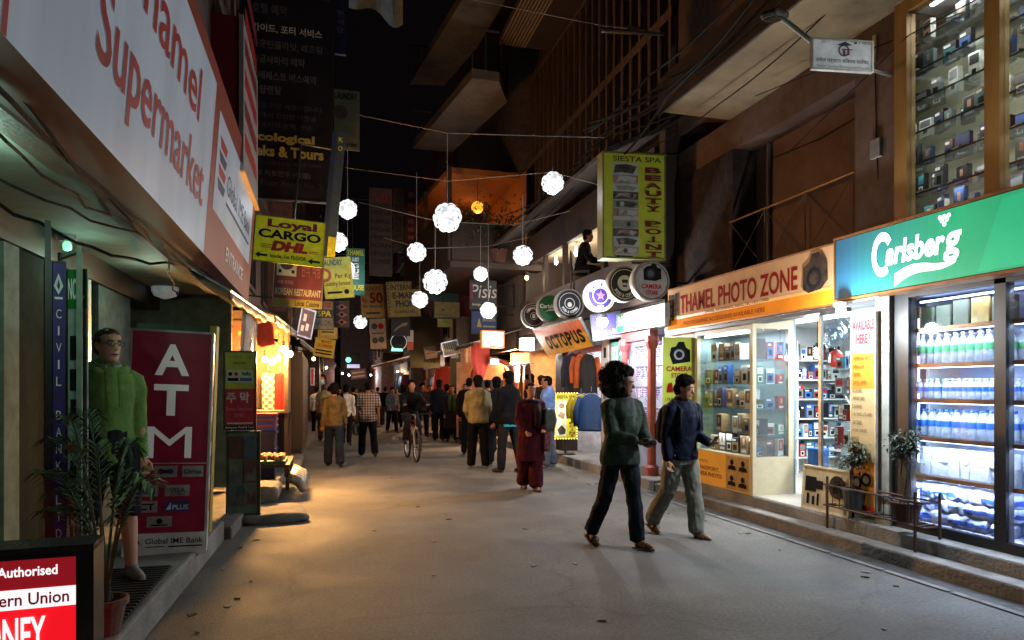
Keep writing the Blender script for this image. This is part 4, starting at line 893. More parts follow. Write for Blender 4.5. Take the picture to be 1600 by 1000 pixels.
# lit balcony room
ORW = mat('orange_room_wall', '#a8642c', .8, var=.15)
a0, a1_, a2, a3 = on_z(668, 306, 7.2), on_z(742, 262, 7.2), on_z(801, 268, 7.2), on_z(801, 322, 6.0)
m = MB(); m.prism([(3.1, 17.7), (5.6, 17.7), (5.6, 22.5), (2.6, 22.5)], 7.2, 7.35, ORW); m.build('room_ceiling', b3)
m = MB(); m.prism([(3.0, 16.9), (5.4, 16.9), (5.4, 22.5), (2.4, 22.5)], 4.6, 4.75, DARKWOOD); m.build('room_floor', b3)
m = MB(); m.box(4.98, 5.0, 16.95, 22.4, 4.76, 7.19, ORW); m.box(2.5, 5.0, 22.3, 22.4, 4.76, 7.19, mat('dim_room_wall', '#4a2c1c', .8)); m.build('room_wall', b3)
m = MB()
for (x, y) in ((2.95, 17.1), (2.5, 22.2), (2.7, 19.6)): m.box(x, x+.12, y, y+.12, 4.76, 7.2, DARKWOOD)
for z in (5.0, 5.3, 5.6): m.tube([(3.05, 17.0, z), (2.5, 22.3, z)], .025, DARKWOOD, 5)
m.prism([(2.95, 17.0), (3.02, 17.0), (2.5, 22.3), (2.43, 22.3)], 4.76, 6.1, DARKWOOD); m.box(3.05, 5.3, 17.0, 17.06, 4.76, 5.75, DARKWOOD); m.build('post', b3)
q = at(746, 324, 18.6)
t = thing('orange_lantern', 'glowing orange paper lantern hanging under the balcony ceiling', 'lantern', q)
MB().ball(q, .17, emi('lantern_orange', (1, .36, .03), 1.6, .35, 14), 16, (1, 1, .95)).build('shade', t, True)
MB().tube([q+Vector((0, 0, .16)), (q.x, q.y, 7.2)], .008, CABLE).build('cord', t)
light('POINT', q+Vector((0, 0, -.22)), 6, (1, .42, .1), .12)
light('POINT', (4.2, 20.2, 6.6), 3, (1, .45, .14), .12)
q = at(665, 381, 20); m = MB().ball(q, .05, emi('bulb_warm2', (1, .6, .25), 6), 10); solo(m, 'small_bulb', 'tiny warm bulb near the dark balcony beside a white ball lantern', 'light bulb', q)
# potted plants on that balcony
random.seed(17); 
t = thing('balcony_plant', 'dark leafy plant trailing over the rail of the orange lit balcony', 'plant', (4.4, 16.95, 4.75))
lf = MB()
for k in range(420):
    c_ = Vector((random.gauss(4.2, .5), random.gauss(16.95, .12), random.gauss(5.8, .32))); leaf(lf, c_, Vector((random.gauss(0, 1), random.gauss(0, 1), random.gauss(0, 1))), random.uniform(.08, .16), .03, LEAF1)
lf.build('foliage', t); MB().lathe([(.2, 0), (.3, .35)], TERRA, 12, Matrix.Translation((4.3, 17.1, 4.76))).build('pot', t)
# wire trellis above the cafe with a hanging bunch of dark metal sheets
m = MB()
for k in range(9): m.box(3.9+k*.075, 3.93+k*.075, 11.5, 15.5, 9.6, 9.63, mat('corrugated_soffit', (.28, .19, .12), .7))
m.box(3.85, 4.6, 11.4, 15.6, 9.64, 9.7, DARKWOOD); m.box(3.85, 4.6, 13.3, 13.4, 9.58, 9.64, DARKWOOD)
m.box(4.6, 5.4, 11.4, 15.6, 9.66, 9.7, DARKWOOD)
m.build('slatted_canopy', b2)
def block(name, label, x0, x1, y0, y1, h, wm, face, nfl, nw, lit=(), shop=True):
    t = thing(name, label, 'building', ((x0+x1)/2, (y0+y1)/2, .1))
    w = MB(); w.box(x0, x1, y0, y1, .1, h, wm)
    fx_ = x0 if face < 0 else x1
    for f in range(nfl): w.box(fx_-.12 if face < 0 else fx_, fx_ if face < 0 else fx_+.12, y0, y1, 3.0+f*2.9, 3.2+f*2.9, wm)
    w.build('wall', t)
    for f in range(nfl):
        for k in range(nw):
            y = y0+(k+.5)*(y1-y0)/nw; z = 3.7+f*2.9; wd = min(1.2, (y1-y0)/nw*.55)
            fr = MB(); a, b_ = (fx_-.06, fx_-.003) if face < 0 else (fx_+.003, fx_+.06)
            for (q0_, q1_, r0_, r1_) in ((y-wd/2-.07, y-wd/2, z, z+1.5), (y+wd/2, y+wd/2+.07, z, z+1.5), (y-wd/2-.07, y+wd/2+.07, z+1.5, z+1.6), (y-wd/2-.1, y+wd/2+.1, z-.1, z), (y-.03, y+.03, z, z+1.5)): fr.box(a, b_, q0_, q1_, r0_, r1_, DARKWOOD)
            o = fr.build('window', t)
            g_ = MB(); xx = (a+b_)/2; mm = WINB
            if (f, k) in lit: mm = emi('lit_window', '#c07a3a', .35)
            g_.add([(xx, y-wd/2, z), (xx, y+wd/2, z), (xx, y+wd/2, z+1.5), (xx, y-wd/2, z+1.5)], [(0, 1, 2, 3)], mm); g_.build('pane', o)
    return t
block('street_building', 'dark brick building beyond the balcony building with hanging clothes below', 4.9, 11, 27.1, 36, 13, REDB, -1, 3, 3)
block('street_building', 'dark plaster building farther up the right side of the street', 4.4, 11, 36.1, 47, 11, PLD, -1, 3, 3)
block('street_building', 'building closing the end of the street', 1.2, 14, 62, 70, 12, PLD, -1, 3, 2)
block('street_building', 'far brick building on the right near the street end', 3.6, 10, 47.1, 61, 12, REDB, -1, 3, 4)
e = MB()
# ================================================================ left buildings
b4 = thing('supermarket_building', 'building on the left with a low porch under the supermarket sign', 'building', (-2.3, 5, .2))
GRW = mat('porch_wall', '#5c635c', .95, spec=.03, bump=.2); PCEIL = mat('porch_ceiling', (.11, .13, .11), .75, var=.15, bump=.1)
m = MB(); m.box(-6, -2.3, -3, 10.3, 3.0, 14, PLD); m.box(-2.3, -1.3, -3, 10.3, 4.55, 14, PLD); m.box(-6, -1.25, 10.3, 10.5, 2.8, 14, PLD); m.box(-2.3, -1.3, 8.6, 10.3, 3.05, 4.5, PLD)
m.box(-2.6, -1.28, 10.2, 10.3, .2, 2.8, GRW); m.box(-4, -2.6, -3, 10.3, .2, .3, GRW); m.build('wall', b4)
m = MB(); m.box(-2.6, -1.16, -3, 10.3, 2.86, 2.98, PCEIL); m.build('porch_ceiling', b4)
m = MB(); m.box(-2.34, -2.18, -3, 10.3, 2.62, 2.859, BLACK); m.box(-1.5, -1.12, -3, 10.3, 2.80, 2.858, DARKWOOD); m.build('beam', b4)
for (y0, y1, xx, mm, nm) in ((5.6, 5.85, -2.2, mat('post_greenwhite', '#7d8c80', .9, spec=.05), 'door_post'), (5.86, 6.36, -2.22, mat('grey_green_panel', '#2b312c', .95, spec=.03), 'pillar'), (7.75, 8.9, -2.22, GRW, 'pillar'), (7.34, 7.46, -2.2, ALU, 'door_post')):
    MB().box(xx-.2, xx, y0, y1, .2, 2.615, mm).build(nm, b4)
m = MB(); m.box(-3.6, -3.5, 2, 9, .2, 2.9, mat('dark_interior', (.03, .028, .03), .9)); m.build('back_wall', b4)
PO, PI_ = Vector((-1.545, 5.02, 0)), Vector((-2.05, 5.75, 0)); GN = Vector((-.473, -.881, 0)); GD = (PI_-PO).normalized()
gd = thing('glass_door', 'narrow open glass door leaf covered with bank posters behind the purple banner', 'door', PI_+Vector((0, 0, .2)))
G_ = lambda a, z, k=0: PO+GD*a+GN*k+Vector((0, 0, z))
m = MB(); m.quad(G_(.02, .26), G_(.36, .26), G_(.36, 2.45), G_(.02, 2.45), CLEAR); m.build('glass_pane', gd)
m = MB()
for a0, a1 in ((0, .02), (.36, .38)): m.tube([G_((a0+a1)/2, .21), G_((a0+a1)/2, 2.5)], .02, mat('post_greenwhite', '#9aa79c', .6), 4)
for z in (.24, 2.47): m.tube([G_(0, z), G_(.38, z)], .02, MATS['post_greenwhite'], 4)
m.build('frame', gd)
POS = mat('poster_grey', '#8d9a96', .6); PGR = mat('poster_green', '#1d6b33', .6); POR = mat('poster_dull_orange', '#8d4a24', .6)
els = [('r', 0, .87, 1, 1, PGR), ('t', 'NCELL', .55, .9, .95, .97, WHT, .02), ('r', .08, .55, .3, .64, BLK), ('r', .6, .70, .9, .78, BLK), ('r', .6, .60, .9, .67, BLK), ('r', .62, .5, .88, .57, BLK), ('r', 0, .40, 1, .42, REDI), ('r', 0, .24, 1, .26, REDI), ('t', 'Bank', .62, .31, .95, .37, BLK, .02), ('r', 0, 0, 1, .23, POR), ('t', 'ATM', .5, .05, .95, .18, WHT, .03)]
board('door_poster', 'pale poster with a green head and orange foot on the glass door', 'poster', frameM(G_(.19, 1.36, .025), GN), .33, 2.0, .008, POS, els)
# purple banner
els = [('p', [(.5, .885), (.85, .915), (.5, .96), (.15, .915)], WHT), ('p', [(.5, .9), (.62, .915), (.5, .94), (.38, .915)], mat('purple_cloth', '#3a2478', .6)), ('r', .2, .868, .8, .876, WHT)]
for i, ch in enumerate('CIVIL BANK LTD'):
    if ch != ' ': els += [('t', ch, .32 if ch != 'I' else .45, .80-i*.0597, .72 if ch != 'I' else .58, .832-i*.0597, WHT, .0)]
qb = at(91.5, 630, 4.5)
vb = board('vertical_banner', 'narrow purple bank banner hanging beside the glass door', 'banner', frameM(qb, (.30, -.95, 0)), .075, 1.86, .02, mat('purple_cloth', '#3a2478', .6), els, frame=BLACK, fw=.003)
m = MB(); m.box(-.075, -.042, -1.1, 1.2, -.05, -.01, BLACK); m.build('pole', vb, world=False)
# supermarket sign, leaning outwards
P0, P1_ = Vector((-1.08, .2, 2.80)), Vector((-1.08, 10.42, 2.82)); LEAN = .107/1.48
sgt = thing('supermarket_sign', 'huge white leaning supermarket sign with red lettering over the porch', 'sign', (-1.1, 5, 2.8))
SWH = mat('sign_panel_white', '#bccbdc', .3, emit=.07, var=.12, scale=1.6, streak=True); SRED = mat('sign_letter_red', '#9c1512', .5); SOR = mat('sign_panel_orange', '#7d2c16', .5, var=.08); SDR = mat('sign_soffit_red', '#55181a', .5, var=.15)  # white panel given a faint glow in place of cold light from the shops
def sg(y, z, k=0): return Vector((-1.08+(z-2.8)*LEAN+k, y, z))
m = MB()
m.quad(sg(.2, 2.8), sg(6.8, 2.8), sg(6.8, 4.5), sg(.2, 4.5), SWH); m.quad(sg(6.8, 2.8), sg(10.42, 2.8), sg(10.42, 4.5), sg(6.8, 4.5), SOR)
for f_ in (lambda y: 0,): pass
m.quad(sg(2.72, 2.8, .003), sg(2.76, 2.8, .003), sg(2.76, 4.5, .003), sg(2.72, 4.5, .003), SRED); m.quad(sg(6.74, 2.8, .003), sg(6.8, 2.8, .003), sg(6.8, 4.5, .003), sg(6.74, 4.5, .003), SRED)
m.quad(sg(.2, 4.36, .003), sg(6.74, 4.36, .003), sg(6.74, 4.5, .003), sg(.2, 4.5, .003), SOR)
m.quad(sg(7.0, 3.28, .003), sg(10.1, 3.28, .003), sg(10.1, 4.22, .003), sg(7.0, 4.22, .003), SWH)
def sgt_text(s, y0, y1, z0, z1, mm, bold=.02, k=.006):
    vs, fs, _ = text_geo(s, bold); m.add([sg(y0+u*(y1-y0), z0+v*(z1-z0), k) for u, v in vs], fs, mm)
zS = lambda px, py: on_x(px, py, -1.05)
a_ = zS(140, 100); b_ = zS(310, 300)
sgt_text('Supermarket', 3.62, 6.46, 3.02, 3.56, SRED, .01); sgt_text('Thamel', 3.82, 6.06, 3.74, 4.16, SRED, .01)
sgt_text('Global IME Bank', 7.75, 9.9, 3.62, 3.84, mat('ime_blue', '#24345e', .5), .0); sgt_text('ENTRANCE', 8.0, 9.5, 2.96, 3.12, WHT, .02)
for k, (dz, mm) in enumerate(((.30, SRED), (.15, mat('ime_blue', '#24345e', .5)), (0, SRED), (-.15, mat('ime_blue', '#24345e', .5)))): m.quad(sg(7.2, 3.66+dz*.9, .005), sg(7.55, 3.66+dz*.9, .005), sg(7.62, 3.76+dz*.9, .005), sg(7.12, 3.76+dz*.9, .005), mm)
m.quad(sg(7.75, 3.5, .005), sg(9.9, 3.5, .005), sg(9.9, 3.54, .005), sg(7.75, 3.54, .005), mat('ime_blue', '#24345e', .5))
m.build('panel', sgt)
m = MB(); m.quad((-1.44, .2, 2.775), (-1.08, .2, 2.798), (-1.08, 10.42, 2.798), (-1.14, 10.42, 2.785), SDR)
m.quad(sg(10.42, 2.8), sg(10.42, 4.5), (-1.3, 10.42, 4.5), (-1.3, 10.42, 2.8), SDR); m.build('return_edge', sgt)
# box sign behind it
rb = thing('box_sign', 'deep red box sign standing out beyond the supermarket sign', 'sign', (-.9, 9.4, 4.6))
A0, A1 = on_y(334, 25, 8.6), on_y(376, 300, 8.6)
m = MB(); RBX = mat('box_red', '#6e1020', .5, var=.1); xr = on_y(378, 150, 8.6).x
zt, zb = on_y(370, 25, 8.6).z, on_y(400, 300, 9.6).z
m.box(-1.32, xr, 8.6, 8.66, zb, zt, RBX); m.box(-1.32, xr, 8.66, 10.4, zb, zb+.03, RBX); m.build('side_panel', rb)
m = MB(); m.box(xr-.02, xr+.012, 8.62, 10.4, zb-.02, zt+.02, mat('box_face', '#8f8584', .6, var=.2)); x_ = xr+.015
for i in range(6): m.quad((x_, 8.8, zb+.3+i*.38), (x_, 10.2, zb+.3+i*.38), (x_, 10.2, zb+.5+i*.38), (x_, 8.8, zb+.5+i*.38), RBX if i % 2 else SRED)
m.build('face_panel', rb)
m = MB(); m.box(xr-.03, xr+.02, 8.58, 8.62, zb-.03, zt+.02, ALU); m.box(xr-.03, xr+.03, 8.6, 10.4, zb-.05, zb-.02, emi('lit_edge', '#d08a3a', .5)); m.build('frame', rb)
# porch lights, cables
q = on_z(105, 378, 2.80)
gl = thing('ceiling_lamp', 'small green glowing lamp on the porch ceiling', 'lamp', q)
m = MB(); m.lathe([(.015, -.075), (.032, -.065), (.035, -.02), (.02, .0)], emi('lamp_green', (.25, .9, .5), 1.1), 12, Matrix.Translation(q)); m.build('bulb', gl, True)
MB().lathe([(.06, 0), (.07, .03), (.07, .06)], STEEL, 12, Matrix.Translation(q)).build('base', gl)
light('POINT', q+Vector((.12, .0, -.2)), 1.4, (.5, 1, .75), .05)
q = on_z(258, 455, 2.8); t = thing('ceiling_lamp', 'pale dome lamp near the far end of the porch ceiling', 'lamp', q)
MB().lathe([(.02, -.1), (.13, -.06), (.16, 0), (.16, .05)], mat('dome_white', '#c9cfd0', .3, emit=.12), 16, Matrix.Translation(q)).build('shade', t, True)
light('POINT', (-1.75, 4.0, 2.6), 5, (.6, 1, .74), .08); light('POINT', (-1.75, 7.8, 2.6), 2.0, (.65, 1, .78), .08)
light('POINT', (-1.7, 1.8, 2.6), 3, (.62, 1, .75), .08)
random.seed(2)
for i, (ya, yb, xa, xb, sag) in enumerate(((2.2, 5.5, -1.35, -1.5, .10), (3.2, 8.8, -1.25, -1.32, .12), (2.6, 6.2, -2.0, -1.4, .09), (5.2, 7.4, -2.1, -1.35, .12), (6.2, 9.9, -1.3, -1.9, .1), (2.0, 9.5, -1.28, -1.24, .07))):
    m = MB(); m.tube([(xa+(xb-xa)*k/12+.02*math.sin(k*1.7+i), ya+(yb-ya)*k/12, 2.80-sag*math.sin(math.pi*k/12)+.015*math.sin(k*2.3+i)) for k in range(13)], .009+.004*(i % 2), CABLE, 5)
    solo(m, 'hanging_cable', f'slack black cable drooping under the porch ceiling', 'cable', (xa, ya, 2.8), 'porch cables')
# ATM sign
ALT = mat('atm_letter', '#d8d8d4', .6, emit=.12, var=.05); AR = mat('atm_red', '#74132a', .5, var=.14, emit=.08); AG = mat('atm_grey', '#a9aaa6', .5)
els = [('t', 'A', .30, .80, .72, .94, ALT, .03), ('t', 'T', .30, .62, .72, .76, ALT, .03), ('t', 'M', .24, .43, .78, .57, ALT, .0), ('r', .02, .405, .98, .408, WHT),
       ('r', .03, .345, .24, .395, AG), ('r', .35, .345, .62, .395, AG), ('r', .68, .345, .94, .395, AG), ('d', .42, .37, .012, REDI), ('d', .54, .37, .012, mat('card_blue', '#27467f', .5)), ('r', .44, .362, .52, .378, mat('card_dark', '#241c28', .5)), ('t', 'Cirrus', .70, .36, .92, .38, mat('card_blue', '#27467f', .5), .02), ('d', .09, .37, .012, REDI), ('d', .18, .37, .012, ORA),
       ('r', .48, .26, .78, .31, AG), ('t', 'VISA', .53, .275, .73, .297, mat('card_blue', '#27467f', .5), .02), ('t', 'ELECTRON', .55, .263, .72, .271, BLK, 0), ('r', .48, .19, .78, .24, mat('card_blue', '#27467f', .5)), ('t', 'PLUS', .58, .2, .77, .222, WHT, .02), ('p', [(.5, .2), (.56, .2), (.56, .235)], WHT), ('r', .09, .26, .40, .31, AG), ('t', 'AMEX', .12, .272, .37, .298, BLK, .02), ('r', .09, .19, .40, .24, AG), ('t', 'SCT', .13, .2, .36, .23, BLK, .03), ('r', .28, .125, .58, .172, AG), ('d', .43, .15, .012, BLK), ('r', .33, .13, .53, .136, BLK),
       ('r', 0, 0, 1, .098, mat('atm_white', '#c0c2bd', .5, emit=.03)), ('t', 'Global IME Bank', .27, .05, .97, .075, BLK, .01), ('r', .55, .034, .96, .04, BLK), ('r', .27, .036, .5, .04, BLK), ('d', .15, .06, .018, BLK), ('r', .06, .05, .24, .054, AG), ('r', .06, .066, .24, .07, AG)]
at_ = board('atm_sign', 'tall red cash machine sign box with white letters standing on the porch', 'sign', frameM((-1.27, 6.25, 1.12), (math.sin(R(6)), -math.cos(R(6)), 0), roll=R(-2)), .62, 1.86, .26, AR, els, frame=AG, fw=.012)
m = MB(); m.box(.311, .318, -.9, .9, -.24, -.02, AG)
for i in range(5): m.quad((.3195, -.6+i*.3, -.06), (.3195, -.6+i*.3, -.2), (.3195, -.42+i*.3, -.2), (.3195, -.42+i*.3, -.06), [AR, mat('card_blue', '#27467f', .5), REDI][i % 3])
m.build('side_panel', at_, world=False)
m = MB()
for x in (-.2, .2): m.box(x-.03, x+.03, -.98, -.93, -.2, -.05, BLACK)
m.build('foot', at_, world=False)
LYE = mat('board_yellow', '#a38f2e', .6, var=.15); LGN = mat('board_green', '#2c3a26', .6)
els = []
t = thing('leaning_board', 'tall thick green board with a yellow edge leaning behind the cash machine sign', 'board', M=frameM((-1.20, 7.05, 1.15), (math.sin(R(-6)), -math.cos(R(-6)), 0), roll=R(-1.5), tilt=R(-2)))
MB().box(-.55, .10, -1.0, 1.02, -.05, 0, LGN).build('panel', t, world=False)
m = MB(); m.box(.10, .16, -1.0, 1.02, -.08, .012, LYE)
for i in range(16): m.text(random.choice('ABEHKNORTS'), .115, -.8+i*.11, .145, -.75+i*.11, .014, mat('faint_brown', '#6b5a1c', .6), .0)
m.build('edge', t, world=False)
# western union style light box
WR = emi('box_red_lit', '#e0121e', 1.0, .03); WDR = emi('box_dark_red', '#a01824', .55, .05); WW = emi('box_white_lit', '#f2f2f4', 1.0, .02); WRT = emi('box_red_text', '#7a1024', .6)
d_ = 3.05; c_ = at(28, 940, d_); w_ = .66; h_ = .62
els = [('r', 0, .73, 1, 1, WDR), ('t', 'Agt. Authorised', .37, .81, .87, .92, WW, .02), ('r', 0, .565, 1, .73, WW), ('t', 'Western Union', .30, .595, .94, .70, WRT, .02), ('t', 'MONEY', .34, .20, .80, .50, WW, .02)]
wu = board('lightbox_sign', 'glowing red money transfer lightbox standing at the porch edge', 'sign', frameM((c_.x-.10, c_.y+.02, .545), (.08, -1, 0)), w_, .54, .16, WR, els, frame=mat('box_black_shell', (.02, .02, .022), .25), fw=.012)
m = MB(); SHL = mat('box_black_shell', (.02, .02, .022), .25); m.box(w_/2+.007, w_/2+.06, -.33, .30, -.2, .014, SHL); m.box(-w_/2-.02, w_/2+.06, .278, .31, -.2, .016, mat('tape_wrap', (.03, .03, .032), .2, bump=.6)); m.box(w_/2+.0, w_/2+.0065, -.26, .27, -.02, .009, mat('green_strip', '#11402a', .5)); m.build('shell', wu, world=False)
m = MB(); m.box(-.3, -.24, -.36, -.278, -.15, -.03, BLACK); m.box(.24, .3, -.36, -.278, -.15, -.03, BLACK); m.build('foot', wu, world=False)
light('AREA', c_+Vector((.05, -.25, -.02)), .6, (1, .35, .35), .5, aim=c_+Vector((.1, -2, -.2)))
# palm in a clay pot
pb = on_z(166, 990, .2); t = thing('potted_palm', 'drooping feathery palm in a clay pot beside the man in green', 'plant', pb)
CLAY = mat('clay_pot', '#6b4a3e', .8, var=.25, bump=.2)
MB().lathe([(.07, 0), (.10, .16), (.115, .165), (.115, .20), (.10, .2), (.095, .17)], CLAY, 18, Matrix.Translation(pb)).build('pot', t)
PLF = mat('palm_leaf', (.045, .075, .035), .45, var=.45, scale=3); PLP = mat('palm_leaf_pale', (.17, .22, .11), .5, var=.3)
st = MB(); lf = MB(); random.seed(41)
targets = [(95, 655, .75), (75, 690, .9), (128, 648, .5), (60, 740, .8), (85, 770, .7), (205, 700, .0), (240, 760, -.2), (150, 700, .3), (70, 800, .5), (225, 745, -.15)]
for i, (tx, ty, dd) in enumerate(targets):
    tip = at(tx, ty, depth(pb)+dd*.6); b0 = pb+Vector((random.uniform(-.03, .03), random.uniform(-.03, .03), .18)); mid = (b0+tip)/2; mid.z = max(b0.z, tip.z)*.5+max(mid.z, tip.z)*.5+.16
    pts = [b0.lerp(mid, s_/10).lerp(mid.lerp(tip, s_/10), s_/10) for s_ in range(11)]
    st.tube(pts, [.009-.0007*k for k in range(11)], PLF, 5)
    for k in range(3, 11):
        for sub in (0, .33, .66):
            if k == 10 and sub: continue
            p_ = pts[k].lerp(pts[min(10, k+1)], sub); tg = (pts[min(10, k+1)]-pts[k-1]).normalized(); sd = tg.cross(Vector((0, 0, 1))).normalized()
            for s_ in (-1, 1):
                L = .16*(1-.5*abs(k-6)/6)*random.uniform(.8, 1.1)
                leaf(lf, p_, sd*s_*.8+tg*.75+Vector((0, 0, random.uniform(-.35, .1))), L, .012, PLP if i in (6, 7, 10) and random.random() < .8 else PLF, .35)
st.build('stem', t); lf.build('frond', t)
# ================================================================ left stalls
YB = mat('board_lime', '#8a8a2a', .6, emit=.02); RB_ = mat('board_red', '#8d1526', .6, emit=.02)
els = [('r', 0, 0, 1, .52, RB_), ('t', 'Courier & Cargo', .1, .9, .9, .95, mat('faint_brown', '#6b5a1c', .6), 0), ('t', 'Laundry', .3, .83, .7, .87, BLK, .0), ('r', .08, .60, .92, .76, mat('card_pale', '#a3a38e', .6)), ('t', 'FedEx', .55, .69, .85, .74, BLK, .03), ('d', .2, .71, .025, BLK), ('d', .38, .71, .025, REDI), ('r', .12, .62, .45, .66, BLK), ('r', .5, .62, .88, .66, mat('card_blue', '#27467f', .5)),
       ('t', '주 막', .08, .34, .8, .48, mat('pale_ink', '#b39a98', .6), .03), ('t', 'Korean Restaurant', .08, .24, .9, .29, mat('pink_ink', '#b0606a', .6), .0), ('t', '주막', .3, .15, .6, .21, mat('pink_ink', '#b0606a', .6), .0), ('r', .1, .07, .9, .09, mat('pale_ink', '#b39a98', .6)), ('r', 0, 0, 1, .05, BLK), ('t', 'Annapurna Travel & Tours', .05, .01, .95, .04, WHT, 0)]
d7 = 8.3
hang('street_sign', 'lime and red sign board with pale hangul letters beside the orange stall', 350, 549, 400, 671, d7, YB, els, th=.04, side=None, frame=BLACK, fw=.012)
els = []
PT = [mat('photo_blue', '#4c5a66', .5, var=.4, scale=6), mat('photo_grey', '#5c5f58', .5, var=.4, scale=6), mat('photo_red', '#5c3a36', .5, var=.4, scale=6)]
for i in range(3):
    for j in range(2): els += [('r', .08+j*.44, .1+i*.29, .48+j*.44, .36+i*.29, PT[(i+j) % 3]), ('p', [(.12+j*.44, .12+i*.29), (.2+j*.44, .26+i*.29), (.3+j*.44, .18+i*.29), (.42+j*.44, .3+i*.29), (.45+j*.44, .12+i*.29)], PT[(i*2+j+1) % 3])]
pb_ = hang('photo_board', 'grey green board with six faded photographs standing by the stone slab', 354, 674, 406, 804, 7.9, mat('board_greygreen', '#5d6b54', .6), els, th=.03, side=None, frame=LGN, fw=.012)
m = MB(); m.tube([(.15, -.48, -.02), (.15, -.66, -.02)], .012, RUST); m.tube([(-.15, -.48, -.02), (-.15, -.66, -.02)], .012, RUST); m.build('leg', pb_, world=False)
def chunk(name, label, c, sx, sy, h, seed, rz=0):
    me = softbox(sy, sx, h, STEPM, seed, .015, name); o = put(me, name, label, 'stone', c, rz); return o
chunk('stone_slab', 'broad flat stone slab lying at the left kerb', (-.62, 8.75, .0), .75, .85, .10, 3, R(8))
chunk('stone_step', 'grey stone block step behind the flat slab', (-.85, 9.6, .1), .5, .7, .2, 5)
chunk('stone_step', 'longer pale kerb stone past the fruit stall', (-.75, 13.6, .02), .6, 2.4, .2, 8)
# fruit and wrapped rolls stall
fs_ = thing('fruit_stall', 'low stall tray of snacks and plastic wrapped rolls lit by bare bulbs', 'stall', (-.75, 10.7, .13))
m = MB(); m.box(-1.15, -.5, 10.1, 11.4, .45, .49, DARKWOOD)
for (x, y) in ((-1.12, 10.13), (-.53, 10.13), (-1.12, 11.37), (-.53, 11.37)): m.box(x-.025, x+.025, y-.025, y+.025, .13, .45, DARKWOOD)
m.build('table', fs_)
m = MB(); m.box(-1.1, -.56, 10.14, 10.75, .492, .54, mat('green_tray', '#3b5c33', .6)); m.build('tray', fs_)
random.seed(12); m = MB(); FR = [mat('fruit_orange', '#b3601f', .5), mat('fruit_tan', '#a8763a', .6), mat('snack_brown', '#7a4a22', .7)]
for k in range(70): m.ball((random.uniform(-1.05, -.6), random.uniform(10.2, 10.7), .56+random.uniform(0, .03)), random.uniform(.028, .045), random.choice(FR), 8)
tag(m.build('snacks', M=Matrix.Translation((-.83, 10.45, .54)), smooth=True), 'heap of brown and orange snacks in the green stall tray', 'snacks', kind='stuff')
FOIL = mat('clear_foil', '#a9a49c', .18, metal=.4, var=.3, scale=12, bump=.7, bscale=18)
for k in range(5):
    m = MB(); y0 = 10.12+k*.24; m.tube([(-.52+.05*k*0, y0, .33), (-.36, y0+.03, .24), (-.30, y0+.05, .12)], [.075, .085, .07], FOIL, 12)
    solo(m, 'wrapped_roll', 'plastic wrapped roll slung on the street side of the snack stall', 'roll', (-.38, y0, .13), 'wrapped rolls on the stall', True)
def crate(label, x, y, z, sx, sy, h, mm, m2):
    t = thing('crate', label, 'crate', (x, y, z)); m = MB(); m.box(x-sx/2, x+sx/2, y-sy/2, y+sy/2, z, z+h, mm); o = m.build('body', t); bevel(o, .015)
    r = MB()
    for zz in (z+h*.25, z+h*.6): r.box(x-sx/2-.012, x+sx/2+.012, y-sy/2-.012, y+sy/2+.012, zz, zz+.03, m2)
    r.box(x-sx/2-.02, x+sx/2+.02, y-sy/2-.02, y+sy/2+.02, z+h-.04, z+h+.003, m2); r.build('rim', t)
    return t
crate('dark blue plastic crate under the hanging scarves', -1.08, 11.6, .13, .6, .5, .75, mat('crate_darkblue', '#151a3c', .5), mat('crate_navy', '#1c2350', .5))
crate('bright blue crate with a red band on top of the dark crate', -1.08, 11.6, .885, .62, .5, .28, mat('crate_blue', '#2a3f86', .5), mat('crate_red', '#7d2a22', .5))
m = MB(); m.tube([(-1.22+.12*math.cos(a*.5), 10.95, .66+.13*math.sin(a*.5)) for a in range(0, 13)], .012, ALU); m.tube([(-1.22, 10.93, .55), (-1.22, 10.97, .78)], .1, mat('basket_straw', '#6b5a3a', .8), 12)
solo(m, 'basket', 'round woven basket on the back of the snack stall', 'basket', (-1.2, 10.95, .5))
# lit shop box with scarves and bulbs
lb_ = thing('stall_cabinet', 'open wooden stall cabinet glowing orange with scarves and bulbs', 'stall', (-1.1, 12.3, .13))
SWD = mat('stall_board', '#43301a', .8, var=.2)
m = MB(); m.box(-2.0, -.62, 12.55, 12.62, 1.2, 2.9, SWD); m.build('back_panel', lb_)
m = MB(); m.box(-.66, -.60, 11.6, 12.55, 1.2, 2.3, SWD); m.box(-2.0, -.6, 11.6, 12.62, 1.16, 1.199, SWD); m.build('side_panel', lb_)
m = MB()
for (x, y) in ((-.66, 11.62), (-.66, 12.55), (-1.95, 11.62)): m.box(x, x+.06, y, y+.05, .13, 1.16, DARKWOOD)
m.build('leg', lb_)
m = MB(); random.seed(18)
els = []
for k in range(34): m.disc(random.uniform(-1.75, -.75), random.uniform(2.2, 2.65), random.uniform(.02, .045), 0, random.choice([mat('bead_gold', '#a9762c', .4), mat('bead_brown', '#5c3418', .5)]), 10)
m.xf(Matrix.Translation((0, 12.5, 0)) @ Matrix.Rotation(R(90), 4, 'X')); m.box(-1.9, -.64, 12.51, 12.53, 2.12, 2.72, mat('ornament_cloth', '#4a3018', .8)); m.build('ornament_panel', lb_)
def plaid():
    mt = mat('plaid_scarf', '#c0b49c', .8); n = mt.node_tree.nodes; l = mt.node_tree.links
    ck_ = n.new('ShaderNodeTexChecker'); ck_.inputs['Scale'].default_value = 17; ck_.inputs[1].default_value = (.16, .14, .11, 1); ck_.inputs[2].default_value = (.015, .014, .012, 1)
    tc = n.new('ShaderNodeTexCoord'); l.new(tc.outputs['Object'], ck_.inputs[0]); l.new(ck_.outputs[0], n['Principled BSDF'].inputs['Base Color']); return mt
PLAID = plaid()
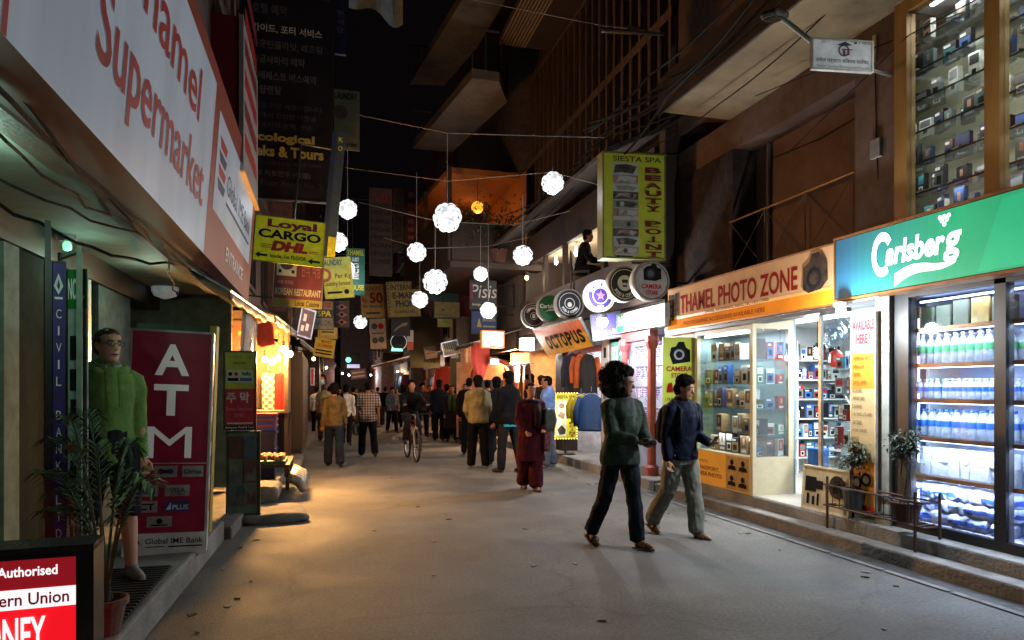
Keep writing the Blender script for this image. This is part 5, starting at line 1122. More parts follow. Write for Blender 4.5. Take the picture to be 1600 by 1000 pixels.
qa = at(419, 583, 11.6); cloth('hanging_scarf', 'black and cream checked scarf hanging in the glowing stall', qa, .2, .75, PLAID, 3, 'flat')
qa = at(438, 584, 11.55); cloth('hanging_scarf', 'bright red scarf hanging beside the checked scarf', qa, .19, .75, mat('scarf_red', '#5c0907', .9, spec=.1), 5, 'flat')
for i, (px, py, lab) in enumerate(((414, 561, 'lowest left bare bulb over the glowing stall'), (425, 566, 'lowest bare bulb above the checked scarf'), (434, 560, 'bare bulb just above the red scarf'), (443, 545, 'highest bare bulb of the glowing stall'), (453, 553, 'bare bulb at the street side of the glowing stall'))):
    q = at(px, py, 11.2-.08*i); bulb(q, 2.75, 175, (1, .50, .15), lab, .05, 'ball', 'bare bulbs over the glowing stall', 22)
# bulbs above also wash the street; awnings
AWN = mat('awning_tin', '#4f4a45', .6, metal=.2, var=.25, bump=.2); TARP = mat('tarp_plastic', '#8d8a82', .3, var=.25, scale=5, bump=.5, bscale=14)
def awning(name, label, y0, y1, xw, xo0, xo1, zw, zo, mm, fringe=None):
    t = thing(name, label, 'awning', (xw, (y0+y1)/2, zo)); m = MB(); n_ = 14
    vs = []
    for k in range(n_+1):
        y = y0+(y1-y0)*k/n_; xo = xo0+(xo1-xo0)*k/n_; w_ = .03*math.sin(k*1.9)
        vs += [Vector((xw, y, zw)), Vector(((xw+xo)/2, y, (zw+zo)/2-.05+w_)), Vector((xo, y, zo+w_*.5)), Vector((xo, y, zo-.10+w_*.7))]
    fs = [(k*4+j, k*4+j+1, (k+1)*4+j+1, (k+1)*4+j) for k in range(n_) for j in range(3)]
    m.add(vs, fs, mm); o = m.build('sheet', t, True); sd = o.modifiers.new('solid', 'SOLIDIFY'); sd.thickness = .012
    f = MB(); f.tube([(xo0, y0, zo), (xo1, y1, zo)], .018, ALU, 6); f.tube([(xw, y0, zw), (xo0, y0, zo)], .015, ALU, 6); f.tube([(xw, y1, zw), (xo1, y1, zo)], .015, ALU, 6); f.build('frame', t)
    return t
awning('tin_awning', 'crumpled tin awning over the start of the left stalls', 7.7, 10.4, -1.6, -.98, -.82, 2.95, 2.6, AWN)
awning('tarp_awning', 'pale tarpaulin awning sloping over the glowing stall', 10.45, 14.2, -1.6, -.72, -.52, 3.05, 2.62, TARP)
awning('tin_awning', 'narrow tin awning over the brown shutters', 14.4, 19, -1.4, -.5, -.30, 2.95, 2.55, AWN)
m = MB()
for k in range(6): m.quad((-1.0, 10.6+k*.12, 2.5), (-.8, 10.62+k*.12, 2.55), (-.78, 10.68+k*.12, 2.25), (-.98, 10.66+k*.12, 2.2), mat('red_cloth_strip', '#b33a24', .7))
solo(m, 'red_bunting', 'row of red cloth pennants hanging under the tarpaulin', 'bunting', (-.9, 10.9, 2.4))
# plastic side curtain
cu = MB(); n_ = 16
for k in range(n_): 
    y = 9.0+k*.1; y2 = y+.1; f = lambda q: .04*math.sin(q*17)
    cu.quad((-.98+f(y), y, 2.55), (-.98+f(y2), y2, 2.55), (-1.02+f(y2), y2, 2.0+.03*math.sin(y*9)), (-1.02+f(y), y, 2.0+.03*math.sin(y*9)), mat('plastic_curtain', '#9a928a', .2, alpha=.75, var=.3, bump=.6))
solo(cu, 'plastic_curtain', 'wrinkled clear plastic curtain hanging before the glowing stall', 'curtain', (-1, 9.8, 2.3), smooth=True)
# brown shutters
bs = thing('shutter_cabinet', 'tall dark brown shutter cabinet closing the stall past the glowing one', 'cabinet', (-.85, 17, .13))
m = MB(); SHB = mat('shutter_brown', '#33231a', .6, bump=.3, streak=True); m.box(-1.6, -.48, 14.6, 18.8, .3, 2.3, SHB); m.build('body', bs)
m = MB()
for k in range(9): m.box(-.478, -.462, 14.7+k*.46, 15.1+k*.46, .4, 2.2, SHB)
for k in range(2): m.box(-1.55+k*.54, -1.05+k*.54, 14.585, 14.598, .4, 2.2, SHB)
m.build('door_leaf', bs)
m = MB(); m.box(-1.55, -.5, 14.65, 18.75, .13, .298, BLACK); m.build('base', bs)
# left far buildings
b5 = block('street_building', 'dark building above the glowing stalls on the left', -8, -1.55, 10.55, 20, 13, PLD, 1, 3, 3)
b6 = block('street_building', 'dark brick building after the brown shutters on the left', -8, -.95, 20.1, 31, 12, REDB, 1, 3, 4)
b7 = block('street_building', 'left hand building far up the street', -8, -.3, 31.1, 46, 13, PLD, 1, 3, 4, {(0, 2)})
b8 = block('street_building', 'last building on the left at the bend', -8, .5, 46.1, 62, 11, REDB, 1, 3, 4)
for i, (x, y, c_, p_) in enumerate(((-.4, 23, (1, .7, .4), 12), (0, 33, (1, .75, .5), 22), (1.0, 46, (.8, .9, 1), 60), (1.6, 52, (1, .85, .7), 60), (3.6, 30, (1, .72, .45), 55), (4.0, 40, (1, .7, .4), 45), (3.2, 52, (.85, .92, 1), 60))):
    q = Vector((x, y, 2.5)); t = thing('shop_lamp', ['bare bulb past the brown shutters', 'warm bulb over a far left shop', 'cold white shop lamp far down the street', 'pale lamp near the end of the street', 'warm bulb over a far clothes stall', 'warm bulb under a far brown awning', 'cold lamp deep at the street end'][i], 'lamp', q)
    MB().ball(q, .06, emi('shop_lamp_warm', (1, .7, .4), 9) if c_[2] < .7 else emi('shop_lamp_cold', (.85, .93, 1), 9), 10).build('glass_bulb', t, True)
    MB().tube([q+Vector((0, 0, .05)), q+Vector((-.4 if x < 2 else .4, 0, .5))], .01, CABLE).build('arm', t)
    light('POINT', q-Vector((0, 0, .1)), p_, c_, .08)
# far shop fronts: glowing openings with goods
def shopfront(label, x, y0, y1, face, wallc, litc, power, awn=None):
    t = thing('street_shop', label, 'shop', (x, (y0+y1)/2, .13)); s_ = -1 if face < 0 else 1
    m = MB(); d_ = .9; xb = x-s_*d_
    bx = lambda a, b_, *r: m.box(min(a, b_), max(a, b_), *r)
    bx(xb, xb-s_*.05, y0, y1, .13, 2.6, wallc); bx(x, xb, y0-.05, y0, .13, 2.6, wallc); bx(x, xb, y1, y1+.05, .13, 2.6, wallc); bx(x, xb, y0, y1, 2.6, 2.65, wallc); m.build('room', t)
    m = MB(); bx2 = lambda a, b_, *r: m.box(min(a, b_), max(a, b_), *r)
    bx2(x+s_*.02, x+s_*.1, y0-.1, y1+.1, 2.45, 2.95, mat('fascia_'+label[:6], random.choice(['#5c3a24', '#3a3a4a', '#5a2420', '#4a4a30']), .6, emit=.05)); m.build('fascia', t)
    for k in range(7):
        y = y0+.25+k*(y1-y0-.5)/6; mm = random.choice([CN, CO, CR_, CBL, CDK, CWH, CGR, mat('cloth_purple', '#4a2a5c', .8)])
        g_ = MB(); w_ = random.uniform(.12, .22); h_ = random.uniform(.5, 1.0); z_ = random.uniform(1.9, 2.3)
        g_.tube([(x+s_*.05, y, z_), (x+s_*.05, y, z_-h_*.3), (x+s_*.06, y+.02, z_-h_)], [w_*.6, w_, w_*1.1], mm, 8); g_.build('hanging_garment', t, True)
    light('POINT', (x-s_*.4, (y0+y1)/2, 2.35), power, litc, .1)
random.seed(23)
shopfront('garment shop with a warm light under the balconies on the right', 4.9, 23.2, 26.8, -1, SW2, (1, .58, .26), 150)
shopfront('clothes shop in the dark brick building on the right', 4.8, 28, 34, -1, SW2, (1, .56, .26), 190)
shopfront('far bright shop on the right side', 4.3, 37, 44, -1, SW, (.9, .95, 1), 130)
shopfront('left side shop beyond the brown shutters', -.9, 21, 24.5, 1, SW2, (1, .56, .24), 150)
shopfront('left side shop with cold light near the bend', -.25, 33, 41, 1, SW, (.8, .9, 1), 130)
# clothes stall and lit screen
cloth('hanging_cloth', 'pale white cloth hanging at the clothes stall behind the crowd', at(733, 541, 19.5), .5, 1.4, CWH, 8, 'point')
cloth('hanging_cloth', 'large red cloth hanging to a point beside the lit screen', at(750, 535, 18.5), .52, 1.1, CR_, 9, 'point')
cloth('hanging_cloth', 'narrow dark cloth hanging in the stall shadows', at(715, 560, 21.5), .5, 1.1, CDK, 12, 'flat')
cloth('hanging_cloth', 'dull red garment hanging deep in the clothes stall', at(695, 572, 23.5), .55, 1.2, CR_, 14, 'jacket')
cloth('hanging_cloth', 'red cloth beside the purple one far along the right side', at(704, 574, 26), .4, 1.0, CR_, 15, 'flat')
SCR = emi('screen_white', '#dfe6df', 1.0, .12, 4)
hang('lit_screen', 'small glowing white screen box with orange edges above the crowd', 753, 517, 788, 543, 17.5, SCR, [('r', .35, .02, .6, .12, mat('grey_ink', '#777a77', .6)), ('r', .42, .12, .47, .25, mat('grey_ink', '#777a77', .6)), ('d', .7, .4, .05, mat('grey_ink', '#777a77', .6))], th=.2, side=None, frame=emi('screen_edge', '#c0702c', .5), fw=.03)
light('POINT', at(770, 530, 17.2), 12, (.95, 1, .95), .15).data.energy = 10
q = at(823, 538, 16.6); t = thing('wall_lamp', 'white cube lamp glaring beside the octopus banner', 'lamp', q)
MB().cbox(q, .3, .25, .3, emi('cube_lamp', (1, .96, .9), 3.5)).build('shade', t); MB().tube([q, q+Vector((.5, .1, .1))], .015, BLACK).build('arm', t); light('POINT', q-Vector((0.05, .3, .1)), 26, (1, .93, .85), .1)
q = at(773, 565, 18.3); t = thing('wall_lamp', 'small square floodlight over the doorway arch behind the crowd', 'lamp', q)
MB().cbox(q, .2, .06, .12, emi('cube_lamp2', (1, .96, .92), 6)).build('lens', t); MB().cbox(q+Vector((0, .06, .01)), .26, .05, .18, BLACK).build('housing', t); light('POINT', q-Vector((0, .2, .05)), 12, (1, .85, .7), .1)
els = [('t', 'LASSI', .15, .35, .85, .7, mat('grey_ink', '#777a77', .6), 0)]
hang('lit_sign', 'bright white lit panel in the warm shop behind the crowd', 803, 566, 828, 598, 17.3, emi('panel_white', '#f0e8de', 1.0, .05), els, th=.05, side=None, frame=ALU, fw=.02)
m = MB(); ARCH = mat('arch_orange', '#9a5230', .7, emit=.02, var=.2)
for k in range(14):
    a0_, a1__ = math.pi*k/14, math.pi*(k+1)/14; m.prism([(.55*math.cos(a0_), .4*math.sin(a0_)), (.66*math.cos(a0_), .5*math.sin(a0_)), (.66*math.cos(a1__), .5*math.sin(a1__)), (.55*math.cos(a1__), .4*math.sin(a1__))], -.1, .1, ARCH)
for s_ in (-.605, .605): m.box(s_-.055, s_+.055, -1.72, 0, -.1, .1, ARCH)
ca = at(772, 588, 19.2); solo(m.xf(Matrix.Translation(ca) @ Matrix.Rotation(R(90), 4, 'X')), 'doorway_arch', 'orange plaster arch around the doorway behind the crowd', 'arch', (ca.x, ca.y, .17))
m = MB(); m.box(ca.x-1.0, ca.x+1.0, ca.y+.35, ca.y+.4, .17, ca.z+.4, SW2); m.box(ca.x-.3, ca.x+.35, ca.y+.3, ca.y+.349, .17, ca.z-.1, mat('dark_door', '#2c1a1c', .6)); solo(m, 'shop_wall', 'warm lit wall with a dark door behind the arch', 'wall', (ca.x, ca.y+.4, .17))
awning('tin_awning', 'sagging tin roof over the clothes stall on the right', 17.4, 22.5, 5.1, 3.7, 3.55, 3.15, 2.75, AWN)
awning('canvas_awning', 'lit brown canvas awning far down the street', 29, 33.5, 4.9, 2.3, 2.1, 3.4, 2.6, mat('awning_canvas', '#6b4a30', .8, var=.2))
m = MB()
for k in range(9): m.tube([(4.5+random.uniform(-.1, .1), 14.8+k*.28, 2.1), (4.5, 14.8+k*.28, 1.5-random.uniform(0, .4))], .03, random.choice([mat('bead_gold', '#a9762c', .4), mat('bead_brown', '#5c3418', .5), CR_]), 6)
t = thing('souvenir_strings', 'strings of gold and brown souvenirs hanging in the warm shop', 'souvenirs', (4.5, 16, 2.1)); m.build('strings', t)['kind'] = 'stuff'; MB().tube([(4.5, 14.7, 2.12), (4.5, 17.1, 2.12)], .015, DARKWOOD).build('rail', t)
# ================================================================ hanging signs over the street
DB = mat('board_nearblack', '#14101a', .5); PAL1 = mat('pale_paint', '#8f8f7a', .6); DIMW = mat('dim_white', '#5a565c', .6); DIMP = mat('dim_violet', '#3f3848', .6); GOLDI = mat('gold_ink', '#a3914c', .6)
K = ['· 항공권 (국내선·국제선)', '· 호텔 예약', '· 가이드, 포터 서비스', '· 마운틴플라잇, 래프팅', '· 정글사파리 예약', '· 에베레스트 버스예약', '· 차량렌탈', '트레킹 전문 여행사입니다', '네팔에서 편안한 여행을', '에코로지칼 트렉 안내']
els = []
ys = [(.95, .99), (.855, .905), (.77, .81), (.695, .735), (.625, .665), (.55, .59), (.485, .525), (.42, .445), (.375, .40), (.33, .355)]
for i, t_ in enumerate(K):
    y0, y1 = ys[i]; w_ = min(.97, .06+.055*len(t_)*1.15); els.append(('t', t_, .08, y0, w_, y1, mat('hangul_bright', '#b0a99c', .6, emit=.02) if i == 2 else (DIMW if i < 7 else DIMP), .01))
els += [('t', 'Ecological', .10, .255, .80, .305, GOLDI, .04), ('t', 'Treks & Tours', .02, .195, .90, .245, GOLDI, .04), ('t', 'Tel: 01-470-1616, 98510-32442', .1, .155, .88, .175, DIMP, 0), ('t', '네팔 카트만두 (타멜)', .1, .10, .75, .13, DIMW, 0), ('t', '1st Floor Room No. 5', .1, .06, .88, .085, DIMP, 0)]
hang('tour_sign', 'big dark tour sign board covered in rows of hangul lettering', 376, -22, 521, 312, 12, DB, els, th=.12, frame=BLACK, fw=.02)
els = [('t', c, .2, .62-i*.14, .8, .72-i*.14, DIMW, .02) for i, c in enumerate('한식당')]
hang('narrow_sign', 'narrow violet sign beside the top of the big dark board', 523, -10, 541, 84, 12.6, mat('violet_board', '#1d1638', .5), els, th=.08, side=None)
m = MB(); n_ = 12
for k in range(n_):
    u0, u1 = k/n_, (k+1)/n_; f = lambda u: .25*math.sin(u*2.4+.6)
    A, B_ = at(545+85*u0, -30, 12), at(545+85*u1, -30, 12); z0_, z1_ = at(545+85*u0, 12+22*u0-8*math.sin(u0*6), 12), at(545+85*u1, 12+22*u1-8*math.sin(u1*6), 12)
    o_ = Vector((0, .12, 0)); m.quad(A+o_*math.sin(u0*9), B_+o_*math.sin(u1*9), z1_+o_*math.sin(u1*9), z0_+o_*math.sin(u0*9), mat('banner_cloth', '#8e9290', .8))
solo(m, 'cloth_banner', 'pale grey cloth banner sagging at the top of the street', 'banner', at(588, 0, 12), smooth=True)
OG = mat('olive_sign', '#4a4a36', .6, emit=.015)
hang('fabric_sign', 'dull olive sign with dark lettering hanging on a pole beside the big board', 522, 141, 562, 234, 13, OG, [('t', 'LAUNDRY', .02, .84, .92, .95, BLK, .03), ('d', .25, .62, .12, mat('olive_dark', '#3a2c24', .6)), ('t', 'order', .45, .05, .9, .13, BLK, .02)], th=.03)
t = hang('edge_sign', 'tall narrow blue and yellow sign seen nearly edge on', 511, 205, 532, 402, 11.8, mat('sign_bluegrey', '#3a4652', .5), [('r', .0, 0, .35, 1, mat('sign_dullblue', '#28344a', .5)), ('t', 'K', .5, .92, .85, .96, YEL, .02), ('t', 'O', .5, .85, .85, .89, YEL, .02), ('r', .4, 0, 1, .16, YEL)], th=.1, roll=R(-5), side='left')
DY = mat('cargo_yellow', '#b3b91c', .6, emit=.16); DR = mat('cargo_red', '#8d1a2c', .6)
els = [('t', 'Loyal', .17, .72, .88, .95, mat('cargo_maroon', '#6b1a34', .6), .04), ('t', 'CARGO', .05, .52, .95, .72, BLK, .04), ('t', 'DHL', .24, .25, .76, .48, DR, .07, .25), ('r', .10, .30, .24, .315, DR), ('r', .10, .335, .25, .35, DR), ('r', .10, .37, .26, .385, DR), ('r', .78, .27, .92, .285, DR), ('r', .79, .305, .92, .32, DR),
       ('t', 'Inside, 1st FLOOR', .24, .08, .76, .18, BLK, .02), ('p', [(.03, .13), (.09, .20), (.09, .155), (.20, .155), (.20, .105), (.09, .105), (.09, .06)], BLK), ('p', [(.78, .10), (.85, .17), (.85, .125), (.96, .125), (.96, .075), (.85, .075), (.85, .03)], BLK)]
hang('cargo_sign', 'lime yellow tilted cargo sign with arrows and red and black lettering', 398, 342, 507, 412, 11, DY, els, th=.035, roll=R(-4), frame=mat('cargo_edge', '#8a8f2a', .6), fw=.006)
KR = mat('korean_red', '#4f1822', .6, emit=.03)
els = [('r', .05, .55, .45, 1, mat('flag_pale', '#8f9a8f', .6)), ('d', .25, .78, .12, mat('flag_dark', '#1c2434', .6)), ('r', .09, .88, .15, .94, BLK), ('r', .35, .88, .41, .94, BLK), ('r', .09, .6, .15, .66, BLK), ('r', .35, .6, .41, .66, BLK), ('t', '한국 식당', .55, .55, .95, .85, mat('dull_pink', '#7a4a4c', .6), .02), ('t', 'KOREAN RESTAURANT', .04, .2, .97, .33, PAL1, .03), ('r', 0, 0, 1, .14, mat('korean_olive', '#6b6324', .6)), ('t', 'Local Cuisine', .45, .02, .95, .12, BLK, .02), ('t', '서울 아리랑', .08, .40, .40, .47, PAL1, 0)]
hang('restaurant_sign', 'dark red sign with a pale flag below the lime cargo sign', 428, 394, 505, 480, 12.3, KR, els, th=.04, roll=R(-3), frame=STEEL, fw=.01)
hang('laundry_sign', 'tilted pale lime sign with per kilo service lettering', 505, 402, 551, 466, 14, mat('lime_pale', '#8f9636', .6, emit=.08), [('t', 'LAUNDRY', .02, .8, .7, .95, mat('laundry_dark', '#26334a', .6), .03), ('o', .05, .58, .1, .17, mat('laundry_red', '#7a3024', .6)), ('t', 'Per Kg', .4, .45, .95, .6, BLK, .0), ('t', 'Laundry Service', .02, .28, .9, .42, BLK, .0), ('r', .1, .12, .6, .17, BLK), ('d', .75, .15, .06, BLK)], th=.02, roll=R(6))
hang('guest_house_sign', 'teal green guest house sign with a vertical pale word', 541, 388, 570, 461, 17, mat('teal_sign', '#1f5c50', .6, emit=.06), [('t', 'THAMEL', .05, .85, .95, .96, YEL, .02), ('t', 'GUEST', .3, .72, .7, .8, WHT, .03), ('t', 'G', .32, .58, .68, .68, WHT, .02), ('t', 'U', .32, .46, .68, .56, WHT, .02), ('t', 'E', .32, .34, .68, .44, WHT, .02), ('t', 'HOUSE', .05, .10, .95, .22, YEL, .03)], th=.05)
hang('spa_board', 'grey spa sign with a blue band behind the dark red sign', 488, 470, 521, 515, 14.5, mat('spa_grey', '#6b6862', .6, emit=.04), [('t', 'HOUSE', .1, .76, .9, .94, REDI, .02), ('r', 0, .4, 1, .70, mat('spa_navy', '#24304a', .6)), ('t', 'SPA', .25, .45, .9, .66, YEL, .03), ('t', 'SALON', .15, .14, .9, .32, mat('spa_navy', '#24304a', .6), .0)], th=.06, frame=BLACK, fw=.01)
els = []
for k in range(3): els += [('p', [(.1, .2+k*.28), (.5, .32+k*.28), (.9, .2+k*.28), (.5, .1+k*.28)], mat('dull_pink', '#7a4a4c', .6)), ('d', .5, .21+k*.28, .06, BLK)]
hang('eye_sign', 'dark sign with three dull eye shapes beside the spa sign', 522, 470, 546, 512, 15.2, mat('eye_board', '#241620', .6), els, th=.04)
hang('exchange_sign', 'yellow money exchange sign tilted below another yellow sign', 491, 529, 523, 558, 16.5, mat('exch_yellow', '#b08a1c', .6, emit=.18), [('t', 'MONEY', .3, .75, .8, .92, REDI, .02), ('t', 'EXCHANGER', .15, .52, .9, .70, REDI, .02), ('r', .1, .3, .9, .38, BLK), ('r', .1, .14, .9, .22, BLK)], th=.03, roll=R(-9))
hang('exchange_sign', 'upright yellow sign above the tilted money exchange sign', 496, 501, 528, 530, 16.8, mat('exch_yellow2', '#a07a1c', .6, emit=.14), [('r', .15, .2, .85, .7, mat('exch_pale', '#b39a4c', .6)), ('r', .2, .35, .8, .42, BLK), ('r', .2, .5, .7, .57, BLK)], th=.04, frame=BLACK, fw=.01)
hang('edge_sign', 'small lit maroon box sign seen at an angle by the tarpaulin', 467, 482, 490, 528, 13.3, mat('maroon_box', '#6a5058', .6, emit=.08), [('r', .2, .2, .4, .4, WHT), ('r', .5, .25, .7, .5, WHT), ('r', .25, .55, .45, .8, WHT)], th=.2, yaw=R(35), roll=R(-12), side=None, frame=STEEL)
CB_ = mat('column_tan', '#4f3a30', .6, emit=.022); CI = mat('column_ink', '#1f1416', .6)
els = [('t', '50', .3, .86, .9, .93, REDI, .02)]
for i, t_ in enumerate(('LAUNDRY', 'VISIT US', 'E-MAIL', 'PHONE', 'PRINT', 'SCAN', 'NET FONE', 'COFFEE')): els.append(('t', t_, .06, .78-i*.092, .94, .83-i*.092, CI, .03))
hang('column_sign', 'tall dim tan sign listing mail phone and print', 577, 294, 613, 431, 21, CB_, els, th=.06)
els = []
stack(els, 'CYBERCAFE', .1, .9, .95, .1, CI)
hang('column_sign', 'narrow dim column sign with stacked letters next to the tall tan sign', 615, 294, 631, 394, 21.3, mat('column_dim', '#3a2c28', .6, emit=.012), els, th=.05, side=None)
hang('column_sign', 'narrow dark red column sign above the ball lantern', 633, 294, 651, 400, 21.6, mat('column_red', '#3c1418', .6, emit=.012), [('d', .5, .9, .05, mat('dull_pink', '#7a4a4c', .6))]+[('r', .25, .72-i*.12, .75, .78-i*.12, mat('dull_pink', '#5a3034', .6)) for i in range(6)], th=.05, side=None)
hang('laundry_sign', 'tan laundry sign with a big red fifty', 564, 444, 600, 496, 21.5, mat('tan_lit', '#96702c', .6, emit=.06), [('t', 'LAUNDRY', .1, .8, .9, .93, REDI, .02), ('t', 'Rs.', .05, .45, .3, .6, REDI, .02), ('t', '50', .38, .42, .95, .75, REDI, .03), ('t', 'Per Kilogram', .08, .27, .92, .38, CI, .02), ('r', .2, .1, .8, .16, CI)], th=.03, roll=R(3))
hang('picture_sign', 'pale sign with four small pictures under the tan laundry sign', 578, 498, 603, 545, 21.3, mat('pale_brown', '#8a7258', .6, emit=.05), [('d', .3, .75, .1, CI), ('d', .7, .75, .1, REDI), ('r', .1, .5, .9, .53, CI), ('d', .3, .28, .1, CI), ('d', .7, .3, .1, CI)], th=.03, roll=R(3), side=None)
els = [('t', 'INTERNET', .12, .76, .95, .92, CI, .03), ('t', 'E-MAIL', .17, .52, .85, .70, CI, .04), ('t', 'PHONE', .25, .28, .95, .47, CI, .04), ('t', '- DOWNSTAIRS -', .15, .1, .9, .18, CI, .02)]+[('d', .06+i*.1, .96, .02, CI) for i in range(10)]+[('d', .05, .1+i*.1, .02, CI) for i in range(9)]
hang('internet_sign', 'yellow brown internet and phone sign with dotted border', 605, 440, 656, 495, 21, mat('net_tan', '#806a24', .6, emit=.045), els, th=.03, roll=R(4), side=None)
hang('arrow_sign', 'dark sign with a pale curved arrow under the internet sign', 612, 496, 641, 525, 21.5, mat('arrow_dark', '#241a1a', .6), [('p', [(.1, .2), (.5, .5), (.8, .55), (.9, .75), (.6, .7), (.2, .4)], mat('pale_brown', '#8a7258', .6))], th=.04, side=None)
hang('green_sign', 'teal sign beyond the ball lanterns with a dark lower half', 672, 411, 716, 470, 22, mat('teal_dull', '#1a4a44', .6, emit=.03), [('r', .45, .5, 1, 1, BLK), ('t', 'tour & treks', .1, .08, .9, .2, mat('teal_dark', '#0c2622', .6), 0), ('t', 'TN', .55, .2, .9, .4, mat('grey_ink', '#777a77', .6), .02)], th=.05, side=None)
hang('cream_sign', 'cream box sign with a small brown emblem below the teal sign', 678, 471, 719, 497, 21.8, mat('cream_box', '#8a7a4e', .6, emit=.06), [('p', [(.25, .6), (.35, .4), (.45, .6), (.35, .5)], CI), ('t', 'Bakery', .1, .12, .5, .25, CI, 0)], th=.1, side=None, frame=BLACK, fw=.02)
hang('cream_sign', 'plain pale lime sign hanging under the cream box sign', 684, 498, 707, 511, 21.9, mat('lime_box', '#8a8a3c', .6, emit=.05), [], th=.05, side=None)
hang('column_sign', 'vertical red and white sign right of the teal sign', 717, 402, 736, 495, 22.5, mat('column_red2', '#5a1a1c', .6, emit=.02), [('r', 0, .78, 1, 1, mat('dim_white', '#5a565c', .6)), ('p', [(.2, 1), (.5, 1.12), (.8, 1)], mat('dim_white', '#5a565c', .6))], th=.06, side=None)
els = [('t', 'Pisis', .02, .4, .98, .85, mat('script_white', '#a9a4a4', .6, emit=.12), .0, .15), ('t', 'lounge', .1, .12, .4, .22, WHT, 0), ('r', 0, .3, .12, .9, mat('isis_red', '#5a1424', .6))]
hang('script_sign', 'black sign with pale slanted script lettering above the blue sign', 734, 438, 776, 484, 18.5, DB, els, th=.08, side='right')
hang('blue_sign', 'blue sign with a yellow figure and pale capitals under the script sign', 737, 486, 776, 522, 18.7, mat('blue_board', '#1a2f5c', .6, emit=.05), [('t', 'BUDDHA', .45, .55, .97, .72, PAL1, .03), ('p', [(.2, .3), (.3, .7), (.4, .3)], GOLDI), ('r', .45, .3, .95, .36, PAL1)], th=.06, side='right')
hang('olive_panel', 'large dull olive panel on the far left of the clothes stalls', 641, 495, 688, 575, 27, mat('olive_panel', '#353422', .7), [('t', 'E-Mail', .5, .2, .8, .26, BLK, .02), ('t', 'PHONE', .45, .1, .85, .18, BLK, .03)], th=.08, side=None)
drum('round_sign', 'small dark round beer sign among the far signs', 676, 525, 14, 21, .12, DF, [('o', .5, .5, .45, .48, mat('dim_white', '#5a565c', .6)), ('t', 'Carlsberg', .12, .42, .88, .62, mat('script_white', '#a9a4a4', .6), .02)])
hang('slat_sign', 'grey tilted box sign with pale bars near the hanging clothes', 691, 533, 717, 555, 19.8, mat('box_grey', '#5a4f48', .6, emit=.03), [('r', .08+i*.13, .3, .14+i*.13, .9, PAL1) for i in range(7)], th=.12, roll=R(14), side=None, frame=STEEL)
hang('slat_sign', 'small pinkish grey tilted sign left of the sign with pale bars', 664, 541, 682, 560, 21.4, mat('box_pinkgrey', '#6a544c', .6, emit=.03), [('r', .1, .4, .9, .46, CI)], th=.1, roll=R(10), side=None)
hang('neon_sign', 'dark round ended sign with a green neon strip glowing at its foot', 610, 524, 636, 550, 25, mat('neon_board', '#242426', .6), [('p', [(.05, .05), (.75, .05), (.7, .2), (.25, .22), (.1, .3)], emi('neon_green', (.25, .95, .75), 1.4)), ('o', .5, .6, .46, .49, emi('neon_dots', (.6, .8, .75), .5))], th=.08, side=None)
hang('column_sign', 'vertical white over red lit sign beside the neon sign', 635, 516, 646, 546, 25.2, emi('far_white', '#a38a80', .35), [('r', 0, 0, 1, .4, emi('far_red', '#8a2c20', .4))], th=.1, side=None)
hang('small_lit_sign', 'tiny sign with a green glow far down the street', 540, 552, 562, 575, 33, mat('far_dark', '#1a1c22', .6), [('d', .2, .55, .18, emi('neon_green2', (.2, .9, .6), 1.6)), ('r', .1, 0, 1, .25, emi('far_bluewhite', '#b0b0e0', .8))], th=.15, side=None)
m = MB(); q = at(556, 540, 30)
m.prism([(-.14, .42), (.14, .42), (.05, -.1), (-.02, -.1)], -.03, .03, emi('neon_red', (1, .06, .03), 1.3))
for k in range(3): m.ball((.05+.03*(k % 2), -.38-k*.17, 0), .07, emi('neon_yellow', (1, .75, .05), 1.2), 8)
tag(m.build('neon_arrow', M=frameM(q, (0, -1, 0))), 'small red neon wedge above yellow neon dots in the distance', 'neon sign')
hang('narrow_sign', 'small red and white edge sign at the end of the brown shutters', 485, 575, 491, 602, 18.9, emi('edge_red', '#b0281c', .5), [], th=.3, side=None, frame=WHITE, fw=.02)
hang('pink_sign', 'dim pink sign low in the distance beside the shop lights', 548, 577, 572, 592, 33, mat('far_pink', '#5a2c40', .6, emit=.12), [('r', .1, .2, .9, .35, PAL1), ('r', .1, .6, .9, .75, PAL1)], th=.1, roll=R(8), side=None)
random.seed(30)
for i in range(12):
    px = random.uniform(560, 645); py = random.uniform(300, 560); d_ = random.uniform(26, 42)
    c_ = random.choice(['tan', 'grey', 'brown', 'olive', 'dark red', 'blue grey']); mm = mat('far_board_'+c_, {'tan': '#4a3a2a', 'grey': '#38363a', 'brown': '#33211a', 'olive': '#33321e', 'dark red': '#3a1618', 'blue grey': '#262c38'}[c_], .6, emit=.02)
    w_, h_ = random.uniform(14, 32), random.uniform(12, 34)
    k_ = ['a rusted bracket', 'the tall tan sign', 'the laundry sign', 'the internet sign', 'the teal sign', 'a ball lantern'][i % 6]
    hang('far_sign', f'dim {c_} hanging sign {"higher" if py < 430 else "lower"} up the distant street, {["plain", "scuffed", "stained", "faded"][i % 4]}, behind {k_}', px-w_/2, py-h_/2, px+w_/2, py+h_/2, d_, mm, [('r', .1, .6, .9, .7, CI), ('r', .15, .3, .8, .42, CI), ('d', .5, .8, .06, CI)], th=.08, roll=R(random.uniform(-6, 6)), side=random.choice(['left', 'right']))
